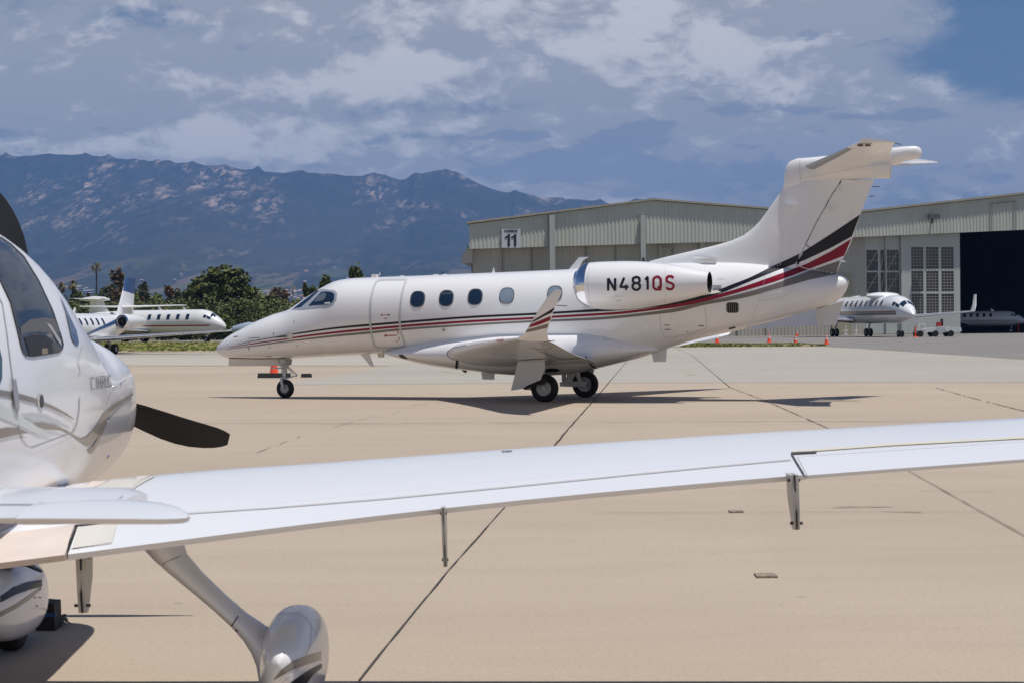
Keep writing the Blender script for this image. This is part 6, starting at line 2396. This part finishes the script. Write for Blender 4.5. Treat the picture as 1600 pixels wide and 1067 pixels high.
NF = 64
ys = [3.3 + (10.73 - 3.3) * i / 120 for i in range(121)] + [10.69, 10.70, 10.715, 10.722]
ys = sorted(set(ys))
rings = []
for y in ys:
    zt, zb, wv, zc = fsect(y)
    cab = max(0, min(1, (y - 6.2) / 1.2)) * max(0, min(1, (9.75 - y) / .35))
    nu = 2.2 + .1 * cab + .65 * max(0, min(1, (y - 9.5) / .4))
    nl = 2.3 if y > 6 else 2.0
    ring = []
    for k in range(NF):
        a = 2 * math.pi * k / NF
        ca, sa = math.cos(a), math.sin(a)
        e = nu if sa > 0 else nl
        x = wv * math.copysign(abs(ca) ** (2 / e), ca)
        h = (zt - zc) if sa > 0 else (zc - zb)
        z = zc + h * math.copysign(abs(sa) ** (2 / e), sa)
        ring.append(V((LX + x, y, z)))
    rings.append(ring)
APAINT = mat('gloss_white_paint', (0.80, 0.81, 0.83), 0.24, coat=0.5, var=0.02, vscale=1.5)
BODY = MB().loft(rings).build('fuselage', APAINT, AC, angle=50)
# wings, from sight lines along the trailing edge and the crown of the upper skin
wst = [(.30, 8.98, .79, 7.30, .700, .150), (.86, 8.93, .868, 7.40, .757, .152), (1.81, 8.88, .945, 7.60, .852, .150), (2.6, 8.83, 1.005, 7.68, .925, .150), (3.66, 8.77, 1.072, 7.72, 1.006, .150),
       (4.48, 8.72, 1.118, 7.72, 1.060, .145), (5.3, 8.66, 1.165, 7.74, 1.115, .14), (5.75, 8.58, 1.195, 7.78, 1.15, .12), (5.84, 8.45, 1.20, 7.85, 1.165, .09)]
wsecs = [(V((LX + a, b, c)), V((LX + a, d, e)), f, UP) for a, b, c, d, e, f in wst]
hinge = .755
ya = lambda t_, arr=wst: lerp_tab(arr, t_)


def wsec_at(t_):
    b, c, d, e, f = ya(t_)
    return (V((LX + t_, b, c)), V((LX + t_, d, e)), f, UP)


def span_secs(t0, t1, n=8):
    return [wsec_at(t0 + (t1 - t0) * i / n) for i in range(n + 1)]


def skew(t0, t1):
    a, b = wsec_at(t0), wsec_at(t1)
    return (a[0], b[1], a[2], UP)


TW0, TF0, TF1 = .30, .865, 3.64
WR = MB().foil(span_secs(TW0, 5.84, 24), 0, hinge, nc=22, te_h=.006).build('wing', APAINT, AC, angle=40)
FL = MB().foil([skew(.675, .842)] + span_secs(TF0 + .03, TF1 - .002, 10), hinge + .0008, 1.0, nc=8, te_h=.006).build('flap', APAINT, AC, angle=40)
WK = MB().foil(span_secs(TW0, .66, 3) + [skew(.665, .830)], hinge, 1.0, nc=8, te_h=.006).build('wing_root_walk', mat('pinkish_grip_paint', (0.68, 0.59, 0.53), .55, var=.12, vscale=4, bumpk=.1, bscale=200), AC, angle=40)
AI = MB().foil(span_secs(TF1 + .002, 5.5, 8), hinge + .0008, 1.0, nc=8, te_h=.003).build('aileron', APAINT, AC, angle=40)
TP_ = MB().foil(span_secs(5.506, 5.84, 3), hinge, 1.0, nc=8).build('wing_tip', APAINT, AC, angle=40)


def mirror_ac(o):
    c = o.copy()
    c.data = o.data.copy()
    COL.objects.link(c)
    for v in c.data.vertices:
        v.co.x = -v.co.x
    bm = bmesh.new()
    bm.from_mesh(c.data)
    bmesh.ops.reverse_faces(bm, faces=bm.faces)
    bm.to_mesh(c.data)
    bm.free()
    c.parent = o.parent
    return c


for o in (WR, FL, WK, AI, TP_):
    mirror_ac(o)

ABV = bvh_of([BODY])
AWV = bvh_of([WR, FL, WK, AI])


def adecal(name, poly, m, off=.003, parent=AC, step=5, bvh=None, **k):
    return decal(name, poly, bvh or ABV, off, m, parent, step=step, maxedge=.5, **k)


# grip paint and cream panels on the wing root, seams
adecal('wing_walk', [(225, 744), (150, 760), (60, 800), (-60, 860), (-60, 700), (60, 720), (150, 742)], MATS['pinkish_grip_paint'], bvh=AWV, step=8)
adecal('fuel_panel', [(292, 735), (250, 741), (228, 752), (205, 766), (148, 762), (166, 754), (180, 747), (215, 742)][::-1], CREAM, bvh=AWV, off=.004, step=6)
adecal('cream_flap_panel', [(122, 824), (180, 817), (181, 820), (174, 848), (113, 857)], CREAM, bvh=AWV, step=5)
wl = MB()
ribbon(wl, [(208, 741), (188, 744), (170, 751), (152, 761)], 1.2, AWV, .004)
ribbon(wl, [(268, 735), (240, 742), (222, 750), (206, 762)], .9, AWV, .004)
ribbon(wl, [(183, 815), (181.5, 825), (175, 849), (108, 858)], .7, AWV, .004)
wl.build('skin_seam', mat('seam_warm', (.33, .30, .28), .6), AC)
wl = MB()
ribbon(wl, [(290, 803), (420, 794.5), (600, 780), (800, 761), (1000, 741), (1125, 729), (1236, 719)], 1.1, AWV, .0045, step=6)
wl.build('flap_seam', mat('seam_brown', (.40, .34, .31), .6), AC)
wl = MB()
ribbon(wl, [(105, 861), (112, 840), (118, 823), (122, 820.4), (184, 813.5)], 3.6, AWV, .005)
wl.build('control_gap', SEAM, AC)
wl = MB()
ribbon(wl, [(1236, 709), (1276, 707)], 3.0, AWV, .005)
ribbon(wl, [(1237, 710), (1245, 724), (1257, 743.5)], 2.6, AWV, .005)
wl.build('control_gap', SEAM, AC)
wl = MB()
ribbon(wl, [(1238, 706.5), (1400, 695), (1600, 684.5), (1700, 680)], 3.0, AWV, .004, step=6)
wl.build('aileron_gap_seal', mat('seal_cream', (.62, .58, .46), .5), AC)
cp_ = MB()
ribbon(cp_, [(784, 705.6), (800, 704.9)], 1.6, AWV, .004)
cp_.build('fuel_cap', STEEL, AC)


def under(t_, frac, dz=0.0):
    b, c, d, e, f = ya(t_)
    ch = b - d
    y = b - ch * frac
    z = c + (e - c) * frac - naca(frac) * f * 5 * ch
    return V((LX + t_, y, z + dz))


# hinge brackets hanging under the trailing edge
PB = mat('bracket_paint', (.50, .485, .45), .45, coat=.2, var=.15, vscale=12)
for xt, yt, xb, yb, wt, wb_ in ((128, 866, 129, 957, 22, 12), (692.5, 798, 696, 885, 9, 8), (1240, 747, 1245, 827, 17, 10)):
    Yb = 7.62
    a, b = at(xt, yt - 6, Yb), at(xb, yb, Yb)
    wa, wb2 = wt * Yb / F / 2, wb_ * Yb / F / 2
    mb = MB()
    X = V((1, 0, 0))
    Yv = V((0, 1, 0))
    for sg in (-1, 1):
        o1, o2 = X * sg * wa * .62, X * sg * wb2 * .62
        q = X * sg * wa * .36
        q2 = X * sg * wb2 * .36
        prof = [(a - Yv * .02, q, o1), (a + Yv * .10, q, o1), (b.lerp(a, .55) + Yv * .09, q, o1), (b + Yv * .04, q2, o2), (b + Yv * .0, q2, o2), (b.lerp(a, .3) - Yv * .02, q2, o2)]
        inner = [p + (i_ + o_) / 2 - X * sg * wa * .36 for p, i_, o_ in prof]
        mb.prism(inner, X * sg * wa * .66)
    br = mb.build('hinge_fairing', PB, AC, angle=30)
    MB().prism([a - Yv * .026 - X * wa * .14, a + Yv * .02 - X * wa * .14, b + Yv * .02 - X * wa * .14, b.lerp(a, .3) - Yv * .026 - X * wa * .14, b - X * wa * .14 - Yv * .006], X * wa * .28).build('hinge_arm', BLACKP, br, smooth=False)
    for k in (.12, .9):
        p = b.lerp(a, k)
        MB().tube([p - X * wa * 1.15, p + X * wa * 1.15], .006, 8).build('hinge_bolt', DARKM, br)

# main gear leg and wheel fairing, right side
PX, PY = -.905, 8.15


def pant(cx, cy, half, zt, zb, y0, y1, name='wheel_fairing'):
    rings = []
    n = 30
    for i in range(n + 1):
        q = i / n
        y = y0 + (y1 - y0) * q
        e = math.sin(math.pi * min(1, q * .62 / .62) ** .85) if False else None
        k = (1 - abs(2 * q - 1.15) ** 2.2 * .0)
        # blunt nose (far end), long tail (near end)
        s = math.sqrt(max(0.0, 1 - ((q - .60) / .60) ** 2)) if q < .60 else math.sqrt(max(0.0, 1 - ((q - .60) / .40) ** 2))
        s = max(.02, s ** (1.0 if q < .6 else .9))
        hw_ = half * s
        zc = (zt + zb) / 2 + (1 - s) * (.06 if q < .6 else -.02)
        up, dn = (zt - (zt + zb) / 2) * s, ((zt + zb) / 2 - zb) * s ** .8
        ring = []
        for j in range(32):
            a = 2 * math.pi * j / 32
            ca, sa = math.cos(a), math.sin(a)
            e2 = 2.3 if sa > 0 else 2.6
            ring.append(V((cx + hw_ * math.copysign(abs(ca) ** (2 / e2), ca), y, zc + (up if sa > 0 else dn) * math.copysign(abs(sa) ** (2 / e2), sa))))
        rings.append(ring)
    return MB().loft(rings).build(name, APAINT, AC, angle=60)


for side in (1, -1):
    cx = LX + (PX - LX) * side
    PT = pant(cx, PY, .130, .445, .060, 7.62, 8.66)
    mb = MB()
    # leg: from the wing underside, down and out, swelling into the fairing
    def LG(x, y, z):
        return V((LX + (x - LX) * side, y, z))
    path = [(-1.455, 8.05, .83, .17, .115), (-1.43, 8.04, .765, .16, .092), (-1.40, 8.03, .71, .14, .070), (-1.36, 8.02, .655, .11, .054), (-1.289, 8.02, .585, .09, .045), (-1.186, 8.03, .488, .082, .040), (-1.115, 8.05, .418, .085, .042), (-1.065, 8.07, .368, .10, .052), (-1.02, 8.10, .315, .15, .066), (-.99, 8.13, .25, .19, .074), (-.98, 8.14, .17, .20, .070), (-.975, 8.14, .11, .20, .06)]
    rings = []
    for i, (x, y, z, ch, th) in enumerate(path):
        p = LG(x, y, z)
        q0, q1 = path[max(0, i - 1)], path[min(len(path) - 1, i + 1)]
        t = (LG(*q1[:3]) - LG(*q0[:3])).normalized()
        nn = t.cross(V((0, 1, 0))).normalized()
        ring = []
        for k in range(20):
            a = 2 * math.pi * k / 20
            ring.append(p + V((0, 1, 0)) * ch * math.cos(a) + nn * th * math.sin(a) * (1.0 if math.cos(a) > 0 else .9))
        rings.append(ring)
    LGO = mb.loft(rings).build('gear_leg', APAINT, AC, angle=60)
    c = V((cx, PY, .19))
    wheel('main_wheel', c, V((1, 0, 0)), .19, .15, AC, holes=3)
    if side == 1:
        LGB = bvh_of([LGO, PT])
        sm_ = MB()
        ribbon(sm_, [(372, 962), (360, 980)], 2.0, LGB, .002)
        ribbon(sm_, [(250, 884), (262, 876), (282, 868)], .8, LGB, .002)
        sm_.build('leg_seam', SEAM, LGO)
        bt = MB()
        for x_, y_ in ((262, 904), (275, 919), (311, 944), (368, 986), (385, 1017)):
            p = cast(LGB, x_ + 2, y_ - 2, 0)
            if p:
                bt.ball(p, .006, 8, 5)
        bt.build('leg_screw', SEAM, LGO)
        decal('taupe_swoosh', [(427, 1062), (440, 1045), (455, 1033), (475, 1025), (501, 1017), (501, 1030), (480, 1037), (455, 1046), (438, 1056)], LGB, .003, TAUPE, PT, step=4)
        decal('taupe_swoosh', [(452, 1067), (470, 1054), (485, 1045), (502, 1036), (502, 1043), (490, 1052), (478, 1067)], LGB, .003, BLACKP, PT, step=4)
        sm_ = MB()
        ribbon(sm_, [(404, 1000), (408, 980), (420, 965), (440, 958), (465, 958), (480, 966), (487, 980), (484, 1010), (470, 1040), (440, 1067)], .5, LGB, .002)
        sm_.build('fairing_seam', SEAML, PT)

# nose gear fairing, wheel
NPT = pant(LX - .02, 9.9, .142, .445, .055, 9.35, 10.45)
NLB = bvh_of([NPT])
decal('black_swoosh', [(0, 931), (20, 917), (40, 909), (65, 905), (65, 916), (45, 921), (25, 928), (0, 941)], NLB, .003, BLACKP, NPT, step=3)
decal('grey_swoosh', [(0, 956), (25, 943), (50, 926), (64, 916.5), (63, 921), (45, 937), (25, 950), (0, 963)], NLB, .003, TAUPE, NPT, step=3)
sm_ = MB()
for x_, y_ in ((62, 920), (54, 933), (62, 933), (57, 946)):
    ribbon(sm_, [(x_ - 1, y_), (x_ + 1, y_)], 2.2, NLB, .004)
sm_.build('fairing_screw', SEAM, NPT)
wheel('nose_wheel', V((LX - .02, 9.95, .17)), V((1, 0, 0)), .17, .13, AC, holes=3)
ng = MB()
ng.tube([V((LX, 9.9, .40)), V((LX, 9.75, .78))], [.035, .045], 12)
ng.prism([V((LX - .10, 9.75, .44)), V((LX + .12, 9.70, .445)), V((LX + .21, 9.62, .425)), V((LX + .20, 9.60, .44)), V((LX + .10, 9.70, .475)), V((LX - .1, 9.75, .475))], V((0, .06, 0)))
ng.build('nose_leg', DARKM, AC)

# chock on the ground at the nose wheel, with frayed rope end
g0 = gp(62, 985)
cz = MB().prism([V((-1.0, 0, 0)) * 0 + gp(56, 985), gp(86, 985), gp(86, 985) + V((-.004, 0, .145)), gp(64, 985) + V((0, 0, .15)), gp(56, 985) + V((0, 0, .05))], V((0, .16, 0)))
CK = cz.build('wheel_chock', RUBBER, loc=tuple(g0), smooth=False)
tag(CK, 'black rubber chock with blue band at the nose wheel of the near aircraft', 'wheel chock')
b_ = MB().box(gp(72, 985) + V((.012, -.004, .085)), (.085, .006, .022)).build('blue_band', BLUEP, CK, smooth=False)
rp = MB()
rnd = random.Random(9)
rb0 = gp(88, 978) + V((.01, .05, .045))
for i in range(26):
    d = V((rnd.uniform(-.02, .05), rnd.uniform(-.03, .03), rnd.uniform(-.045, .03)))
    rp.tube([rb0, rb0 + d * .6, rb0 + d + V((0, 0, -.008))], .004, 5)
rp.build('rope_end', mat('rope_grey', (.22, .22, .20), .9), CK)

# propeller
PC = V((at(60, 600, 10.95).x, 10.95, at(60, 600, 10.95).z))
MB().tube([PC + V((0, -.30, 0)), PC + V((0, -.05, 0)), PC + V((0, .12, 0)), PC + V((0, .28, 0)), PC + V((0, .36, 0))], [.17, .17, .15, .08, .01], 24).build('spinner', APAINT, AC)
for ang in (-17.0, 103.0, 223.0):
    stations = [(.10, .085, .30, 0), (.22, .10, .24, 0), (.36, .145, .12, .0), (.46, .168, .09, -.006), (.56, .184, .07, -.014), (.66, .190, .06, -.022), (.74, .184, .06, -.025), (.82, .168, .055, -.022), (.89, .146, .055, -.014), (.94, .124, .05, -.006), (.975, .100, .05, .0), (.995, .078, .05, .004), (1.005, .066, .05, .006)]
    secs_ = []
    rt = Matrix.Rotation(-R(ang), 3, 'Y')
    for r_, ch, th, sweep_ in stations:
        tw = R(62 - 42 * min(1, r_ / .95))
        cdir = V((0, -math.sin(tw), math.cos(tw)))
        # blade along +X before rotation; chord roughly vertical
        c = V((r_ * 1.085, 0, sweep_))
        le, te = c + cdir * ch * .5, c - cdir * ch * .5
        up = V((0, math.cos(tw), math.sin(tw)))
        secs_.append((PC + rt @ le, PC + rt @ te, th, rt @ up))
    MB().foil(secs_, nc=10).build('propeller_blade', PROPB, AC, angle=50)

# glazing
door_glass = [(-6, 435), (0, 440), (15, 471), (27, 519), (34, 548), (40, 556), (50, 557), (70, 554), (90, 550.5), (96, 545), (97.5, 538), (94, 525), (81, 486), (59, 439), (36, 402), (16, 383), (0, 372), (-6, 369)]
SG_ = adecal('side_window', door_glass, mat('cabin_glass', (.014, .018, .026), .04, spec=.55), off=.004)
WSG = adecal('windshield', [(92, 462), (102, 490), (111, 530), (116, 539), (121, 540.5), (122, 534), (118.5, 517), (107, 493), (98, 474)], GLASS, off=.004, step=2.5)
adecal('side_window', [(-8, 520), (2, 560), (2, 590), (-2, 600), (-8, 606)], mat('green_tint_glass', (.01, .06, .045), .08, coat=1), off=.004, step=3)
wm = MB()
ribbon(wm, [(x, y) for x, y in door_glass[1:-1]], 1.6, ABV, .005, maxedge=.5)
wm.build('window_seal', SEAM, SG_)
# seat tops and panel seen through the lower glass
adecal('interior_trim', [(30, 512), (45, 500), (70, 497), (84, 500), (92, 520), (80, 522), (60, 519), (40, 521), (31, 524)], mat('trim_grey_dark', (.10, .10, .095), .5), off=.0055, parent=SG_, step=4)
adecal('seat_back', [(36, 528), (50, 524), (68, 524), (78, 530), (82, 552), (44, 556)], mat('seat_dark', (.012, .012, .012), .5), off=.0060, parent=SG_, step=4)
adecal('headrest', [(63, 545), (72, 544), (72.5, 553), (63.5, 554)], mat('headrest_tan', (.22, .18, .13), .5), off=.0066, parent=SG_, step=3)
adecal('window_strap', [(70, 505), (77, 508), (93, 533), (94, 541), (88, 534), (80, 520)], mat('strap_grey', (.35, .33, .33), .5), off=.0066, parent=SG_, step=3)

# door seams, handle, swooshes
dm_ = MB()
ribbon(dm_, [(-4, 462), (3, 475), (10, 520), (15, 560), (20, 600), (26, 640), (30, 672), (34, 686), (41, 696), (49, 699), (70, 691), (95, 682), (113, 675), (120, 660), (123, 640), (124, 620)], 1.5, ABV, .003, step=4)
dm_.build('door_seam', SEAML, AC)
hd = adecal('door_handle', [(16, 595), (20, 590), (24, 612), (26, 636), (25, 643), (20, 638), (16, 615)], mat('handle_silver', (.45, .46, .47), .3, metal=.5), off=.012, step=3)
kl = adecal('door_lock', rrect(59.5, 616, 66.5, 637, .5), SEAM, off=.006, step=2)
adecal('door_lock_ring', rrect(57, 618, 61, 636, .5), CREAM, off=.005, step=2)
adecal('grey_swoosh', [(-6, 608), (20, 612), (58, 623), (85, 635), (104, 646), (116, 655), (112, 654), (95, 645), (75, 636), (45, 627), (15, 620), (-6, 617)], TAUPE, off=.0035, step=4)
adecal('silver_swoosh', [(31, 647), (50, 645), (72, 648), (92, 658), (110, 669), (100, 667), (80, 659), (62, 657), (46, 656)], SILVERP, off=.0035, step=4)
adecal('taupe_swoosh', [(51, 661), (66, 660), (85, 664), (102, 671), (114, 679), (126, 684), (135, 681), (143, 672), (152, 660), (162, 644), (175, 632), (192, 622), (207, 613), (207, 617), (196, 625), (180, 637), (168, 650), (158, 668), (150, 684), (141, 696), (134, 697), (124, 690), (112, 681), (95, 672), (72, 670), (58, 666)], TAUPE, off=.004, step=4)
adecal('silver_swoosh', [(136, 702), (146, 694), (156, 672), (168, 654), (182, 641), (206, 622), (203, 645), (196, 665), (186, 680), (168, 690), (150, 697), (141, 708)], SILVERP, off=.0032, step=5)
adecal('taupe_swoosh', [(136, 703), (142, 700), (150, 686), (158, 668), (166, 655), (170, 653), (163, 667), (154, 690), (144, 706), (140, 709)], TAUPE, off=.0042, step=3)
adecal('taupe_swoosh', [(-6, 670), (12, 667), (26, 668), (44, 676), (25, 678), (0, 684), (-6, 685)], TAUPE, off=.0035, step=4)
adecal('pale_swoosh', [(-6, 628), (25, 645), (55, 664), (84, 682), (60, 679), (30, 665), (-6, 650)], mat('pale_green_grey', (.60, .65, .64), .3, coat=.4), off=.003, step=4)
# maker lettering on the cowl
bx = [(141, 145.6, 589.2, 608.6), (149, 150.4, 588.6, 607.8), (152.6, 156.6, 588.0, 607.0), (158.2, 162.0, 587.4, 606.2), (163.6, 167.2, 586.8, 605.4), (168.6, 171.8, 586.0, 604.6)]
for ch, (x0, x1, yt, yb) in zip('CIRRUS', bx):
    mb = MB()
    for i, st in enumerate(STROKES[ch]):
        ribbon(mb, [(x0 + (x1 - x0) * u - (v - .5) * 1.2, yb - (yb - yt) * v) for u, v in st], 0.85, ABV, .005 + i * .0006, step=1.0, maxedge=.5)
    mb.build('maker_lettering', mat('lettering_grey', (.012, .012, .013), .5), AC)
cs = MB()
ribbon(cs, [(128, 538), (124, 552), (121, 566), (125, 580), (120, 588)], .8, ABV, .003)
ribbon(cs, [(165, 632), (172, 612), (182, 602), (196, 592), (206, 588)], .7, ABV, .003)
ribbon(cs, [(172, 629), (186, 619), (206, 608)], .9, ABV, .003)
cs.build('cowl_seam', SEAML, AC)
cl = MB()
for x_, y_ in ((167, 657), (168.5, 713), (176, 605), (188, 600)):
    p = cast(ABV, x_, y_, .0)
    if p:
        cl.ball(p, .010, 8, 6)
cl.build('cowl_latch', CHROME, AC)

# tail: fin, tailplane and elevator
FN = MB().foil([(V((LX, 4.75, 1.35)), V((LX, 3.35, 1.30)), .09, V((1, 0, 0))), (V((LX, 4.35, 1.9)), V((LX, 3.25, 1.9)), .09, V((1, 0, 0))), (V((LX, 3.95, 2.65)), V((LX, 3.15, 2.65)), .08, V((1, 0, 0)))], nc=12).build('tail_fin', APAINT, AC)
MB().tube([V((LX, 4.3, 1.3)), V((LX, 3.6, 1.3)), V((LX, 3.2, 1.28))], [.14, .09, .03], 16).build('tail_cone', APAINT, AC)
for side in (1, -1):
    def TX(x):
        return LX + (x - LX) * side
    tl = [(LX + .08, 4.70, 1.222, 3.985, 1.224), (-1.10, 4.66, 1.222, 3.985, 1.224), (-.88, 4.63, 1.221, 3.985, 1.224)]
    tsec = [(V((TX(x), a, b)), V((TX(x), c, d)), .078, UP) for x, a, b, c, d in tl]
    tipc_ = (V((TX(-.838), 4.56, 1.221)), V((TX(-.838), 4.02, 1.224)), .06, UP)
    ST = MB().foil(tsec + [tipc_], 0, .655, nc=14).build('tailplane', APAINT, AC, angle=50)
    EL = MB().foil([tsec[0], (V((TX(-1.0), 4.65, 1.222)), V((TX(-1.0), 3.985, 1.224)), .078, UP)], .664, 1.0, nc=8, te_h=.0045).build('elevator', APAINT, AC, angle=50)
    st3 = [(-.998, 4.215, 1.224, 3.985, 1.223, .16), (-.95, 4.24, 1.224, 3.985, 1.223, .16), (-.90, 4.30, 1.224, 3.985, 1.222, .13), (-.82, 4.30, 1.223, 3.985, 1.221, .13), (-.75, 4.26, 1.222, 3.995, 1.219, .13),
           (-.71, 4.21, 1.220, 4.01, 1.217, .14), (-.68, 4.15, 1.217, 4.04, 1.215, .16), (-.668, 4.11, 1.215, 4.07, 1.214, .16)]
    MB().foil([(V((TX(x), a, b)), V((TX(x), c, d)), th, UP) for x, a, b, c, d, th in st3], nc=14, te_h=.0045).build('elevator_horn', APAINT, AC, angle=50)
    if side == 1:
        EB = bvh_of([ST, EL])
        es = MB()
        ribbon(es, [(-4, 788), (80, 788), (176, 787.5)], 1.6, EB, .002, step=6)
        ribbon(es, [(176, 787), (184, 781), (192, 774)], 2.0, EB, .002)
        es.build('elevator_gap', SEAML, EL)
